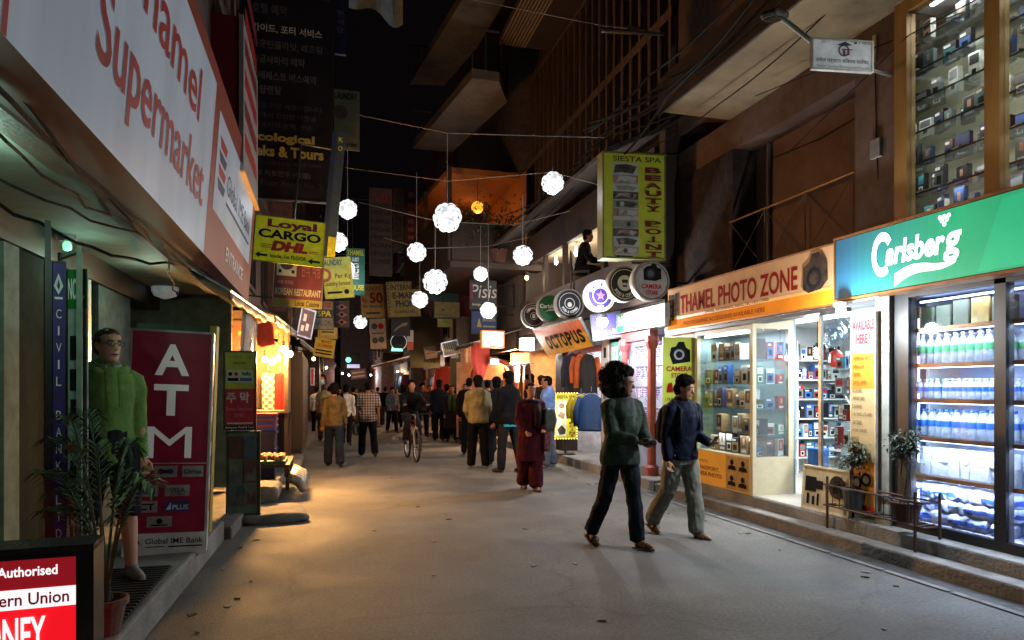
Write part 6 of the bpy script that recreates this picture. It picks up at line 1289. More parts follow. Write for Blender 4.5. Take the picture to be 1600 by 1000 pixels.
# ================================================================ ball lanterns on wires
def lantern_mesh():
    ph = (1+5**.5)/2; V = []
    for a in (-1, 1):
        for b_ in (-ph, ph): V += [Vector((0, a, b_)), Vector((a, b_, 0)), Vector((b_, 0, a))]
    V = [v.normalized() for v in V]; L = min((V[0]-v).length for v in V[1:])
    E_ = [(i, j) for i in range(12) for j in range(i+1, 12) if abs((V[i]-V[j]).length-L) < 1e-3]
    m = MB()
    PETAL = bpy.data.materials.new('lantern_petal'); PETAL.use_nodes = True; MATS['lantern_petal'] = PETAL
    n = PETAL.node_tree.nodes; l = PETAL.node_tree.links; b_ = n['Principled BSDF']; b_.inputs['Base Color'].default_value = (.35, .36, .37, 1)
    tc = n.new('ShaderNodeTexCoord'); ln = n.new('ShaderNodeVectorMath'); ln.operation = 'LENGTH'; l.new(tc.outputs['Object'], ln.inputs[0])
    mr = n.new('ShaderNodeMapRange'); mr.inputs[1].default_value = .84; mr.inputs[2].default_value = 1.06; mr.inputs[3].default_value = .22; mr.inputs[4].default_value = 1.15  # glow falls off inward, painting grey seams between the petals
    l.new(ln.outputs['Value'], mr.inputs[0]); l.new(mr.outputs[0], b_.inputs['Emission Strength']); no = n.new('ShaderNodeTexNoise'); no.inputs['Scale'].default_value = 2
    rp = n.new('ShaderNodeValToRGB'); rp.color_ramp.elements[0].color = (.82, .87, .90, 1); rp.color_ramp.elements[1].color = (1, 1, 1, 1); l.new(no.outputs['Fac'], rp.inputs[0]); l.new(rp.outputs[0], b_.inputs['Emission Color'])
    for (i, j) in E_:
        c = (V[i]+V[j]).normalized(); e_ = (V[j]-V[i]).normalized(); t_ = c.cross(e_); nx, ny = 8, 4; vs = []
        for a in range(nx+1):
            u = a/nx*2-1
            for b2 in range(ny+1):
                w_ = b2/ny*2-1; sw_ = .30*math.sin(u*math.pi*.5)*.55
                hw = .185*(1-.2*u*u); p = c+(e_*.80+t_*.6)*(u*.60)+(t_*.80-e_*.6)*(w_*hw)
                p = p.normalized()*(1.06-.26*u*u-.04*w_*w_); vs.append(p)
        m.add(vs, [(a*(ny+1)+b2, a*(ny+1)+b2+1, (a+1)*(ny+1)+b2+1, (a+1)*(ny+1)+b2) for a in range(nx) for b2 in range(ny)], PETAL)
    o = m.build('lamp_shade', smooth=True); me = o.data; bpy.data.objects.remove(o)
    k = MB().ball((0, 0, 0), .74, emi('lantern_core', (.9, .95, 1), .12), 14).build('bulb'); me2 = k.data; bpy.data.objects.remove(k); return me, me2
LSH, LCO = lantern_mesh()
LP = [(863.5, 286, 17.5, 11.2, 'nearest the tall yellow spa sign'), (699, 340, 22.5, 10.5, 'the biggest, hanging in the middle of the street'), (543, 327, 15, 13.5, 'beside the tall narrow edge sign, upper of two'), (528, 378, 15, 13, 'right beside the lime cargo sign'), (651, 394, 15, 15.5, 'below the dark red column sign'),
      (680, 440, 19, 13, 'second biggest, in front of the teal sign'), (656, 468, 13, 18, 'in front of the internet sign'), (817, 399, 15.5, 13.2, 'in front of the dark cafe post'), (751, 428, 11.5, 16.5, 'small, just above the script sign'), (763, 485, 13, 16.8, 'in front of the blue sign'), (563, 503, 10.5, 22, 'smallest and lowest, in the distance'), (543, 420, 12, 16.5, 'half hidden behind the pale lime laundry sign')]
WIRE_Y = {863.5: 262, 699: 208, 543: 205, 528: 262, 651: 270, 680: 345, 656: 386, 817: 305, 751: 352, 763: 350, 563: 410}
for i, (px, py, r, d, lab) in enumerate(LP):
    q = at(px, py, d); rr = r*d/FPX
    t = thing('ball_lantern', 'white puzzle ball lantern, '+lab, 'lantern', q, group='white ball lanterns over the street')
    for me, nm in ((LSH, 'lamp_shade'), (LCO, 'bulb')):
        o = bpy.data.objects.new(nm, me); COL.objects.link(o); o.parent = t; o.scale = (rr/1.03,)*3; o.rotation_euler = (random.uniform(0, 6), random.uniform(0, 6), random.uniform(0, 6))
    wy = at(px, WIRE_Y.get(px, py-90), d); MB().tube([q+Vector((0, 0, rr*.9)), wy], .006, mat('lamp_cord', '#8a8a8a', .6), 5).build('cord', t)
    light('POINT', q-Vector((0, 0, rr*1.15)), 4.5, (.93, .96, 1), .12)
WIRE = mat('wire_grey', '#77736f', .5)
def wire(name, label, pts, r=.008, m=None, n=10, sag=.0):
    w = MB(); P = []
    for a, b_ in zip(pts[:-1], pts[1:]):
        for k in range(n): u = k/n; P.append(Vector(a).lerp(Vector(b_), u)-Vector((0, 0, sag*4*u*(1-u))))
    P.append(Vector(pts[-1])); w.tube(P, r, m or WIRE, 5); return solo(w, name, label, 'wire', pts[0])
wire('lantern_wire', 'thin pale wire across the street above the biggest ball lantern', [at(562, 180, 12), at(700, 208, 10.5), at(945, 215, 10.4)], .007)
wire('lantern_wire', 'thin wire from the big dark board to the lantern by the spa sign', [at(540, 262, 13), at(700, 283, 12), at(863, 286-17, 11.2), at(940, 290, 11.2)], .006)
wire('lantern_wire', 'thin wire crossing behind the biggest lantern toward the cafe', [at(560, 316, 15), at(680, 345, 13), at(800, 352, 14), at(890, 330, 13)], .007)
wire('lantern_wire', 'thin wire hanging lower in front of the script sign', [at(600, 372, 16.5), at(660, 388, 16), at(760, 385, 17), at(830, 370, 15)], .007)
wire('lantern_wire', 'dark slack wire high over the street', [at(690, -10, 11), at(940, 40, 11), at(1030, 50, 10)], .007)
# cable bundle along the right side
random.seed(50)
for i in range(13):
    a = at(930+random.uniform(-20, 90), 240+random.uniform(-60, 10), 10.6+random.uniform(-.4, .6)); b_ = at(1240+random.uniform(-70, 160), -20+random.uniform(-6, 6), 6.6+random.uniform(-.4, .4))
    wire('power_cable', 'one of the tangled black cables along the beige soffit', [a, a.lerp(b_, .5)+Vector((random.uniform(-.1, .1), 0, random.uniform(-.25, 0))), b_], random.choice([.008, .012, .016]), CABLE, 8, .06)
for o in [o for o in bpy.data.objects if o.name.startswith('power_cable')]: o['group'] = 'tangled cables'
for i in range(6):
    a = at(800+random.uniform(-20, 30), 360+random.uniform(-25, 15), 15.5); b_ = at(1000+random.uniform(-40, 20), 205+random.uniform(-30, 15), 10.8)
    w = wire('roof_cable', 'one of the dark cables strung along the cafe eave', [a, b_], .014, CABLE, 10, .12); w['group'] = 'cables along the cafe eave'
wire('thin_wire', 'black wire crossing in front of the white council sign', [at(1180, 150, 8.2), at(1600, -20, 5.6)], .006, CABLE)
wire('thin_wire', 'second black wire dipping below the white council sign', [at(1230, 240, 7.9), at(1420, 55, 6.2), at(1600, -40, 5.2)], .006, CABLE)
# council sign and street lamp head
els = [('t', 'ठमेल पर्यटन विकास परिषद', .06, .20, .94, .40, mat('council_navy', '#2a3350', .6), .01), ('t', 'Thamel Tourism Development Council', .06, .05, .94, .15, mat('council_red', '#7a3a3a', .6), .0), ('o', .52, .65, .15, .2, mat('council_navy', '#2a3350', .6)), ('p', [(.40, .82), (.54, .95), (.66, .84), (.54, .80)], mat('council_navy', '#2a3350', .6)), ('r', .50, .5, .54, .66, mat('council_red', '#7a3a3a', .6)), ('r', .57, .5, .61, .66, mat('council_red', '#7a3a3a', .6)), ('r', .48, .66, .66, .70, mat('council_red', '#7a3a3a', .6)), ('t', '2011', .14, .85, .27, .95, mat('council_red', '#7a3a3a', .6), .0), ('r', .68, .88, .73, .94, BLK), ('t', '4-700750', .75, .87, .96, .94, BLK, .0)]
cs = hang('council_sign', 'white council sign with devanagari lettering fixed to the lamp arm', 1269, 63, 1363, 110, 5.5, mat('council_white', '#b8bdc2', .5, emit=.28), els, th=.02, yaw=R(-8), side=None, frame=ALU, fw=.006)  # plain board given a glow of its own to brighten it
sl = thing('street_lamp', 'unlit grey street lamp head on a thin arm beside the council sign', 'street lamp', at(1270, 66, 5.6))
m = MB(); m.tube([at(1272, 68, 5.55), at(1232, 36, 5.6), at(1222, 30, 5.6)], .02, mat('lamp_arm_paint', '#8a9a9a', .5), 8); m.tube([at(1268, 66, 5.55), at(1290, 90, 5.6), at(1400, 120, 6.6)], .015, ALU); m.build('arm', sl)
m = MB(); c_ = at(1212, 26, 5.65); Mh = Matrix.Translation(c_) @ Matrix.Rotation(R(35), 4, 'Z') @ Matrix.Rotation(R(-18), 4, 'Y'); m.box(-.2, .16, -.07, .07, -.025, .04, mat('lamp_head_grey', '#3c3f40', .5), Mh); o = m.build('head', sl); bevel(o, .03, 2)
m = MB(); m.box(-.18, .08, -.055, .055, -.031, -.026, mat('lamp_lens_dark', '#20241f', .15), Mh); m.build('lens', sl)
t = thing('tube_light', 'unlit fluorescent tube on a bracket high on the cafe building', 'lamp', at(990, 50, 10.2)); MB().tube([at(940, 48, 10.2), at(1037, 53, 10.2)], .03, mat('tube_off', '#77736f', .4), 8).build('tube', t); MB().box(-.1, .1, -.02, .02, .03, .07, STEEL, Matrix.Translation(at(990, 49, 10.2))).build('holder', t)
# ================================================================ people
def ell(mb, rings, T=None, n=20, m=None):
    """closed stack of ellipses: (z, rx, ry, yoff)"""
    vs = []
    for (z, rx, ry, yo) in rings:
        for k in range(n):
            a = 2*math.pi*k/n; v = Vector((rx*math.cos(a), yo+ry*math.sin(a), z)); vs.append(T(v) if T else v)
    L = len(rings); fs = [(i*n+k, i*n+(k+1) % n, (i+1)*n+(k+1) % n, (i+1)*n+k) for i in range(L-1) for k in range(n)]
    mb.add(vs, fs+[tuple(range(n-1, -1, -1)), tuple((L-1)*n+k for k in range(n))], m or SKIN)
def limb(mb, pts, rs, m=None, n=12):
    P = [Vector(p) for p in pts]; out, rr = [], []
    for i in range(len(P)-1):
        for k in range(4): out.append(P[i].lerp(P[i+1], k/4)); rr.append(rs[i]+(rs[i+1]-rs[i])*k/4)
    out.append(P[-1]); rr.append(rs[-1])
    t0 = (out[1]-out[0]).normalized(); t1 = (out[-1]-out[-2]).normalized()
    out = [out[0]-t0*rr[0]*.55]+out+[out[-1]+t1*rr[-1]*.35]; rr = [rr[0]*.5]+rr+[rr[-1]*.6]
    mb.tube(out, rr, m or SKIN, n)
def fuse(mb, name, voxel, M=None, parent=None, sm=2, amp=0, freq=9, zmin=None, fmat=None, s=1, seed=0):
    """grow one continuous skin over overlapping volumes"""
    for i in range(len(mb.v)): mb.v[i] = mb.v[i]*s
    o = mb.build('tmp', world=False)
    r = o.modifiers.new('r', 'REMESH'); r.mode = 'VOXEL'; r.voxel_size = voxel
    if sm: q = o.modifiers.new('s', 'SMOOTH'); q.factor = .5; q.iterations = sm
    me = bpy.data.meshes.new_from_object(o.evaluated_get(bpy.context.evaluated_depsgraph_get())); ms = [m for m in mb.ms]
    bpy.data.objects.remove(o); me.name = name
    if amp:
        nn = [v.normal.copy() for v in me.vertices]; off = Vector((seed*1.7, seed*.9, seed*2.3))
        for v, n_ in zip(me.vertices, nn):
            c = v.co; w = noise.noise(Vector((c.x*freq, c.y*freq, c.z*freq*.55))+off)+.5*noise.noise(Vector((c.x*freq*2.3, c.y*freq*2.3, c.z*freq*1.6))+off)
            v.co = c+n_*(amp*w)
    me.materials.clear()
    for m in ms[:1]: me.materials.append(m)
    if fmat:
        extra, fn = fmat
        for m in extra: me.materials.append(m)
        for p in me.polygons: p.material_index = fn(p.center/s, p.normal)
    for p in me.polygons: p.use_smooth = True
    ob = bpy.data.objects.new(name, me); COL.objects.link(ob)
    if parent is not None: ob.parent = parent
    if M is not None: ob.matrix_basis = M
    return ob
def rx(a): return Matrix.Rotation(a, 3, 'X')
PROF = [(.80, .150, .105, .0), (.88, .165, .118, .01), (.95, .160, .112, .008), (1.02, .142, .102, 0), (1.10, .138, .100, 0), (1.20, .150, .108, 0), (1.30, .165, .115, 0), (1.37, .160, .106, .005), (1.42, .128, .088, .01), (1.465, .076, .064, .012)]
def prof(z):
    if z <= PROF[0][0]: return PROF[0][1:]
    for a, b in zip(PROF[:-1], PROF[1:]):
        if a[0] <= z <= b[0]:
            t = (z-a[0])/(b[0]-a[0]); return tuple(a[k]+(b[k]-a[k])*t for k in (1, 2, 3))
    return PROF[-1][1:]
HAIRB = mat('hair_black', (.007, .006, .005), .95, var=.5, scale=40, bump=.5, spec=.05)
def person(label, pos, yaw, h, legs=((8, 6, 3, 0), (-8, 8, 3, 10)), arms=((5, 8, 15, 0), (-5, 8, 15, 0)), lean=2, head=(0, 0), skin=None, hair=None, style='short', top=None, hem=.86, sleeve=1.0, puff=.018, bottom=None, loose=.012, cut=1.0, shoe=None, near=False, group=None, topf=None, hip=None, collar=None, hood=None, sandal=None, face=True, flare=0, soft=.010, feet_at=None):
    skin = skin or SKIN; s = h/1.72; yaw = R(yaw); vox = (.0085 if near else .016)*s
    th = R(lean); HP = Vector((0, 0, .95))
    def T(p):
        p = Vector(p)
        if p.z <= .95: return p
        w = min(1, (p.z-.95)/.25); return HP+rx(th*w) @ (p-HP)
    J = {}
    for i, sd in ((0, 1), (1, -1)):                                  # 0 = person's left (+x)
        f, k, ab, fp = legs[i]; hj = Vector((sd*.088, 0, .92)); f, k, ab = R(f), R(k), R(ab)
        d1 = Vector((sd*math.sin(ab), -math.sin(f), -math.cos(f))).normalized(); kn = hj+d1*.425
        d2 = Vector((sd*math.sin(ab)*.6, -math.sin(f-k), -math.cos(f-k))).normalized(); an = kn+d2*.42
        J['leg%d' % i] = (hj, kn, an, R(fp))
        a, b, e, w = [R(x) for x in arms[i]]; sj = T((sd*.170, .005, 1.375))
        u1 = Vector((sd*math.sin(b)*math.cos(a), -math.sin(a), -math.cos(a)*math.cos(b))).normalized(); el = sj+u1*.29
        u2 = Vector((-sd*math.sin(w)+sd*math.sin(b)*.3*math.cos(w), -math.sin(a+e)*math.cos(w), -math.cos(a+e)*math.cos(w))).normalized(); wr = el+u2*.25
        J['arm%d' % i] = (sj, el, wr, u2, sd)
    hy, hpch = R(head[0]), R(head[1]); HC = T((0, -.012, 1.605)); HM = Matrix.Translation(HC) @ Matrix.Rotation(hy, 4, 'Z') @ Matrix.Rotation(hpch, 4, 'X')
    FM = []
    for i, sd in ((0, 1), (1, -1)):
        hj, kn, an, fp = J['leg%d' % i]; FM.append(Matrix.Translation(an) @ Matrix.Rotation(fp, 4, 'X') @ Matrix.Rotation(R(8)*sd, 4, 'Z'))
    if hip is None:
        zm = min((F_ @ Vector((0, y, -.075))).z for F_ in FM for y in (.06, -.06, -.185)); dz = -zm
    else: dz = hip-.95
    D = Vector((0, 0, dz))
    # body
    b = MB()
    ell(b, [(z, rx_-.012, ry_-.01, yo) for z, rx_, ry_, yo in PROF], T, m=skin)
    limb(b, [T((0, .012, 1.40)), HM @ Vector((0, .02, -.07))], [.058, .052], skin)
    ell(b, [(-.118, .022, .022, -.052), (-.100, .043, .048, -.036), (-.07, .056, .066, -.02), (-.03, .065, .082, -.006), (.015, .072, .092, 0), (.055, .073, .093, .004), (.088, .06, .077, .008), (.108, .03, .04, .01)], lambda v: HM @ v, m=skin)
    limb(b, [HM @ Vector((0, -.088, .018)), HM @ Vector((0, -.108, -.026))], [.007, .014], skin, 8)
    b.ball(HM @ Vector((0, -.082, -.060)), .02, skin, 8, (1.1, .7, .6)); b.ball(HM @ Vector((0, -.07, -.095)), .022, skin, 8)
    for sd in (1, -1):
        b.ball(HM @ Vector((sd*.073, .012, -.005)), .026, skin, 8, (.35, .7, 1.15)); b.ball(HM @ Vector((sd*.032, -.083, .028)), .018, skin, 8, (1.2, .5, .5))
    for i in (0, 1):
        hj, kn, an, fp = J['leg%d' % i]; mid = kn.lerp(an, .28)+Vector((0, .012, 0))
        limb(b, [hj, hj.lerp(kn, .5), kn, mid, an], [.085, .073, .053, .056, .038], skin)
        F_ = FM[i]; limb(b, [F_ @ Vector((0, .035, -.045)), F_ @ Vector((0, -.05, -.045)), F_ @ Vector((0, -.12, -.055)), F_ @ Vector((0, -.165, -.062))], [.032, .034, .032, .016], skin)
        sj, el, wr, u2, sd = J['arm%d' % i]
        limb(b, [sj, sj.lerp(el, .5), el, el.lerp(wr, .3), wr], [.05, .045, .037, .038, .026], skin)
        sdv = u2.cross(Vector((0, 1, 0))); sdv = (Vector((sd, 0, 0))-u2*u2.x*sd).normalized() if True else sdv; pn = u2.cross(sdv).normalized()
        if pn.dot(Vector((-sd, -.2, 0))) < 0: pn = -pn
        wd = u2.cross(pn).normalized()
        pc = wr+u2*.045; b.ball(pc, .048, skin, 10, (.62, .62, .9) if abs(u2.z) > .6 else (.75, .75, .62))
        for k in range(4):
            o_ = wr+u2*.075+wd*(k-1.5)*.018; L = (.07, .08, .076, .06)[k]; c1 = (u2+pn*.35).normalized(); c2 = (u2*.5+pn).normalized(); p1 = o_+c1*L*.5
            limb(b, [o_, p1, p1+c2*L*.5], [.0095, .009, .007], skin, 8)
        t0_ = wr+u2*.03+wd*(-.03); limb(b, [t0_, t0_+(u2*.7-wd*.5+pn*.3)*.04, t0_+(u2-wd*.3+pn*.6)*.068], [.012, .010, .008], skin, 8)
    for i in range(len(b.v)): b.v[i] = b.v[i]+D
    M = Matrix.Translation(pos) @ Matrix.Rotation(yaw, 4, 'Z')
    P = fuse(b, 'person', vox*.95, M, None, 2, s=s); tag(P, label, 'person', group)
    def add(mb, name, v=1.0, **kw):
        for i in range(len(mb.v)): mb.v[i] = mb.v[i]+D
        return fuse(mb, name, vox*v, None, P, s=s, **kw)
    # trousers
    if bottom:
        t = MB(); zt = 1.0
        ell(t, [(z, prof(z)[0]+.012, prof(z)[1]+.012, prof(z)[2]) for z in (.785, .82, .86, .90, .96, 1.0, 1.03)], T, m=bottom)
        for i in (0, 1):
            hj, kn, an, fp = J['leg%d' % i]; en = kn.lerp(an, 1.0) if cut >= 1 else (kn.lerp(an, (cut-.5)*2) if cut > .5 else hj.lerp(kn, cut*2))
            if cut > .5: limb(t, [hj, hj.lerp(kn, .5), kn, kn.lerp(en, .55)+Vector((0, .008, 0)), en+(Vector((0, .012, -.01)) if cut >= 1 else Vector())], [.096+loose*.4, .084+loose*.7, .064+loose, .060+loose*1.2, .052+loose*1.5], bottom)
            else: limb(t, [hj, hj.lerp(en, .5), en], [.098+loose*.5, .092+loose, .088+loose*1.6], bottom)
        add(t, 'trousers' if cut >= 1 else 'shorts', amp=.006+soft*.5, freq=11, seed=len(label))
    # top
    if top:
        t = MB(); zs = [hem]+[z for z, *_ in PROF if z > hem+.03]
        ell(t, [(z, prof(z)[0]+puff+flare*max(0, (1.0-z)), prof(z)[1]+puff+flare*.8*max(0, (1.0-z)), prof(z)[2]) for z in zs], T, n=26, m=top)
        for i in (0, 1):
            sj, el, wr, u2, sd = J['arm%d' % i]
            if sleeve > .5:
                en = el.lerp(wr, (sleeve-.5)*2*.98); limb(t, [T((sd*.075, .01, 1.425)), sj, sj.lerp(el, .5), el, el.lerp(en, .5), en], [.040+puff*.4, .056+puff*.6, .048+puff*.7, .043+puff*.65, .038+puff*.65, .031+puff*.55], top)
            else: en = sj.lerp(el, .75); limb(t, [T((sd*.075, .01, 1.425)), sj, en], [.040+puff*.4, .062+puff, .062+puff], top)
        if collar: limb(t, [T((0, .03, 1.45)), T((0, .03, 1.50))], [.078, .074], top)
        if hood:
            t.ball(T((0, .105, 1.42)), .115, top, 12, (1.15, .62, .85)); t.ball(T((0, .06, 1.47)), .09, top, 12, (1.1, .9, .5))
        o = add(t, 'jacket' if puff > .024 else 'shirt', amp=soft*1.4, freq=7 if near else 10, seed=len(label)*1.3, fmat=topf)
    if collar and collar is not True:
        t = MB(); t.tube([T((.07*math.cos(a), .01+.062*math.sin(a)-.012, 1.475+.02*math.sin(a))) for a in [math.pi*(-.42+1.84*k/14) for k in range(15)]], .016, collar, 8); add(t, 'collar', .8, sm=1)
    # shoes
    for i in (0, 1):
        F_ = FM[i]; t = MB()
        if shoe:
            vs0 = len(t.v); limb(t, [F_ @ Vector((0, .04, -.035)), F_ @ Vector((0, -.04, -.03)), F_ @ Vector((0, -.12, -.045)), F_ @ Vector((0, -.175, -.05))], [.042, .045, .043, .028], shoe); limb(t, [F_ @ Vector((0, 0, .02)), F_ @ Vector((0, 0, -.03))], [.043, .045], shoe)
            Fi = F_.inverted()
            for k in range(len(t.v)):
                q = Fi @ t.v[k]; q.z = max(q.z, -.076); t.v[k] = F_ @ q
            add(t, 'shoe', .8, sm=1)
        elif sandal:
            t.prism([(-.042, .05), (.042, .05), (.045, -.08), (.04, -.165), (0, -.19), (-.04, -.165), (-.045, -.08)], -.098, -.076, sandal, F_)
            t.tube([F_ @ Vector((.044*math.cos(a), -.09, -.08+.055*math.sin(a))) for a in [math.pi*k/8 for k in range(9)]], .014, sandal, 6); t.tube([F_ @ Vector((.042*math.cos(a), .0, -.075+.075*math.sin(a))) for a in [math.pi*k/8 for k in range(9)]], .010, sandal, 6)
            for k in range(len(t.v)): t.v[k] = (t.v[k]+D)*s
            t.build('sandal', P, world=False)
    # hair
    hm = hair or HAIRB; t = MB(); Q = lambda v: HM @ Vector(v)
    def hb(c, r, sc):
        n0 = len(t.v); t.ball((0, 0, 0), r, hm, 12, sc); t.xf(HM @ Matrix.Translation(c), n0)
    if style == 'afro':
        hb((0, .085, .055), .153, (1.1, .95, .95)); hb((.09, .08, -.03), .10, (.9, .95, 1)); hb((-.09, .08, -.03), .10, (.9, .95, 1)); hb((0, .12, -.04), .115, (1.1, .9, 1)); hb((0, -.015, .125), .06, (1.5, 1, .7)); hb((0, -.02, .125), .075, (1.3, 1, .75))
        for k in range(110):
            a, e_ = random.uniform(0, 6.28), random.uniform(-.9, 1.4); r_ = .160
            c = Vector((r_*1.1*math.cos(a)*math.cos(e_), .08+r_*.95*math.sin(a)*math.cos(e_), .03+r_*math.sin(e_)))
            if c.y < -.03 and c.z < .10: continue
            hb(c, random.uniform(.014, .030), (1, 1, 1))
        add(t, 'hair', 1.0, sm=1, amp=.014, freq=38)
        t = MB()
        for k in range(520):
            a, e_ = random.uniform(0, 6.28), random.uniform(-1.1, 1.5); r_ = .160
            c = Vector((r_*1.12*math.cos(a)*math.cos(e_), .08+r_*.98*math.sin(a)*math.cos(e_), .035+r_*math.sin(e_)))
            if c.y < -.03 and c.z < .11: continue
            o_ = (c-Vector((0, .06, .035))).normalized(); u_ = o_.orthogonal().normalized(); w_ = o_.cross(u_); rr = random.uniform(.006, .012); n_ = 8
            t.tube([Q(c+o_*(-.01+.006*j)+(u_*math.cos(j*1.3)+w_*math.sin(j*1.3))*rr) for j in range(n_)], .0028, hm, 3)
        for k in range(len(t.v)): t.v[k] = (t.v[k]+D)*s
        t.build('hair_curls', P, world=False)['kind'] = 'stuff'
    else:
        hb((0, -.038, .084), .052, (1.12, .8, .5)); hb((0, .016, .034), .09, (.915, 1.08, .985)); hb((0, .045, -.012), .075, (.98, .86, 1.0))
        if style == 'thick': hb((0, .02, .06), .098, (1.02, 1.08, .92)); hb((0, -.05, .092), .052, (1.25, .75, .55)); hb((0, .05, -.02), .082, (1.02, .9, 1.05))
        if style == 'long': hb((0, .06, -.06), .08, (.95, .62, 1.3)); hb((0, .07, -.14), .07, (.9, .5, 1.2))
        if style == 'bun': hb((0, .11, .0), .045, (1, .9, 1))
        add(t, 'hair', .8, sm=1, amp=.004, freq=40)
    if face:
        ew = mat('eye_white', '#b9b4ac', .3); ei = mat('eye_dark', (.015, .01, .008), .2)
        for sd in (1, -1):
            t = MB(); t.ball(HM @ Vector((sd*.031, -.0835, .010)), .0115, ew, 10, (1.25, .7, .72)); t.ball(HM @ Vector((sd*.031, -.0905, .010)), .0062, ei, 8, (1, .5, 1))
            t.tube([HM @ Vector((sd*(.014+.034*k/4), -.092+.010*(k/4)**2, .030+.005*math.sin(k/4*3.1))) for k in range(5)], .0042, hm, 5)
            for k in range(len(t.v)): t.v[k] = (t.v[k]+D)*s
            t.build('eye', P, True, world=False)
        t = MB(); t.tube([HM @ Vector((.026*k/3, -.096+.012*(k/3)**2, -.060)) for k in range(-3, 4)], .0042, mat('lip', '#5a2c24', .5), 6)
        for k in range(len(t.v)): t.v[k] = (t.v[k]+D)*s
        t.build('mouth', P, True, world=False)
    J.update(D=D, s=s, M=M, HM=HM, T=T)
    W_ = lambda v: M @ ((Vector(v)+D)*s)
    J['w'] = W_; J['hand'] = [W_(J['arm%d' % i][2]+J['arm%d' % i][3]*.07) for i in (0, 1)]; J['obj'] = P
    return J
JNS = mat('denim_dark', (.014, .016, .024), .85, spec=.08, var=.35, bump=.3); TRK = mat('trouser_khaki', (.19, .185, .15), .85, spec=.08, var=.2, bump=.3); OLV = mat('jacket_olive', (.038, .052, .038), .8, spec=.08, var=.3, bump=.4)
NVY = mat('jacket_navy', (.006, .008, .020), .75, spec=.08, var=.3, bump=.4); TEE = mat('tee_dark', (.012, .016, .014), .8); TEEG = mat('tee_print', (.025, .06, .038), .8, var=.6, scale=30)
LEA = mat('leather_brown', (.05, .028, .018), .6); GRE = mat('hoodie_green', (.17, .29, .08), .85, spec=.08, var=.18, bump=.4); SHO = mat('shorts_dark', (.018, .018, .026), .85, spec=.08, bump=.3); SNK = mat('sneaker_grey', (.16, .18, .16), .7)
random.seed(77)
def tf_A(c, n):
    if n.y < -.15 and c.z > .92:
        w = .035+max(0, c.z-1.05)*.10
        if abs(c.x) < w: return 2 if (1.16 < c.z < 1.34 and abs(c.x) < .06) else 1
    return 0
A = person('curly haired man in an olive jacket and sandals walking beside the man in navy', (2.80, 6.22, 0), 16, 1.72, legs=((10, 3, 3, -4), (-11, 16, 5, 22)), arms=((14, 10, 62, 34), (18, 8, 60, 38)), lean=3, head=(40, 6), style='afro', hair=mat('hair_curly', (.016, .012, .010), .9, var=.6, scale=30, spec=.1), top=OLV, hem=.82, puff=.046, bottom=JNS, loose=.014, sandal=LEA, near=True, topf=([TEE, TEEG], tf_A), collar=True, soft=.014)
B = person('man in a navy jacket and khaki trousers looking down at his phone', (3.62, 6.5, 0), 14, 1.70, legs=((11, 4, 2, 0), (-13, 20, 2, 22)), arms=((0, 8, 78, 16), (-6, 9, 18, 0)), lean=4, head=(22, 16), skin=mat('skin_light_brown', '#9a6a4c', .55, var=.08), style='thick', top=NVY, hem=.84, puff=.034, bottom=TRK, loose=.024, sandal=LEA, near=True, collar=True, soft=.013)
C = person('man in a green hooded top, dark shorts and glasses standing on the porch', (-1.50, 5.45, .2), 26, 1.80, legs=((3, 2, 4, 0), (-2, 3, 4, 0)), arms=((2, 5, 6, 0), (-14, 7, 20, 8)), lean=-1, head=(18, 2), skin=SKINP, hair=mat('hair_brown', (.03, .018, .010), .6, var=.4, scale=40), top=GRE, hem=.80, puff=.012, bottom=SHO, loose=.02, cut=.56, shoe=SNK, near=True, hood=True, collar=mat('tee_grey', '#8d918a', .8), soft=.010)
# hood lying round the neck and its strings
t = MB(); T = C['T']; t.tube([T((.105*math.cos(a), .03+.095*math.sin(a)-.02, 1.445+.035*math.sin(a))) for a in [math.pi*(-.36+1.72*k/16) for k in range(17)]], [.018]+[.034]*15+[.018], GRE, 8)
t.v = [(v+C['D'])*C['s'] for v in t.v]; t.build('hood', C['obj'], True, world=False)
t = MB()
for sd in (-1, 1): t.tube([T((sd*.035, -.105, 1.42)), T((sd*.04, -.135, 1.30)), T((sd*.042, -.138, 1.18))], .004, mat('drawstring', '#4c5c30', .8), 5)
t.v = [(v+C['D'])*C['s'] for v in t.v]; t.build('drawstring', C['obj'], world=False)
# glasses
g_ = MB(); HMC = C['HM']
for sd in (1, -1): g_.tube([HMC @ Vector((sd*.032+.022*math.cos(a), -.099, .010+.016*math.sin(a))) for a in [k*.4488 for k in range(15)]], .0022, BLACK, 5); g_.tube([HMC @ Vector((sd*.054, -.097, .014)), HMC @ Vector((sd*.074, -.03, .014)), HMC @ Vector((sd*.076, .03, .01))], .0022, BLACK, 5)
g_.tube([HMC @ Vector((-.01, -.10, .012)), HMC @ Vector((.01, -.10, .012))], .0022, BLACK, 5)
g_.v = [C['w'](v) for v in g_.v]; gq = C['w'](HMC @ Vector((0, -.1, .01))); solo(g_, 'glasses', 'thin dark glasses worn by the man in the green top', 'glasses', gq)
m = MB(); hd = B['hand'][0]; m.cbox(hd+Vector((0, -.03, .035)), .06, .012, .11, mat('phone_black', (.015, .015, .018), .2), (R(35), 0, R(20))); o = solo(m, 'mobile_phone', 'small black phone in the hand of the man in navy', 'phone', hd); bevel(o, .004)
m = MB(); hd = (A['hand'][0]+A['hand'][1])/2; m.cbox(hd+Vector((0, 0, .02)), .10, .07, .06, mat('camera_black', (.02, .02, .022), .4), (0, 0, R(48))); m.lathe([(.028, 0), (.03, .03), (.026, .05)], mat('camera_black', (.02, .02, .022), .4), 14, Matrix.Translation(hd+Vector((.03, -.05, .01))) @ Matrix.Rotation(R(90), 4, 'X')); solo(m, 'camera', 'small black camera held by the curly haired man', 'camera', hd)
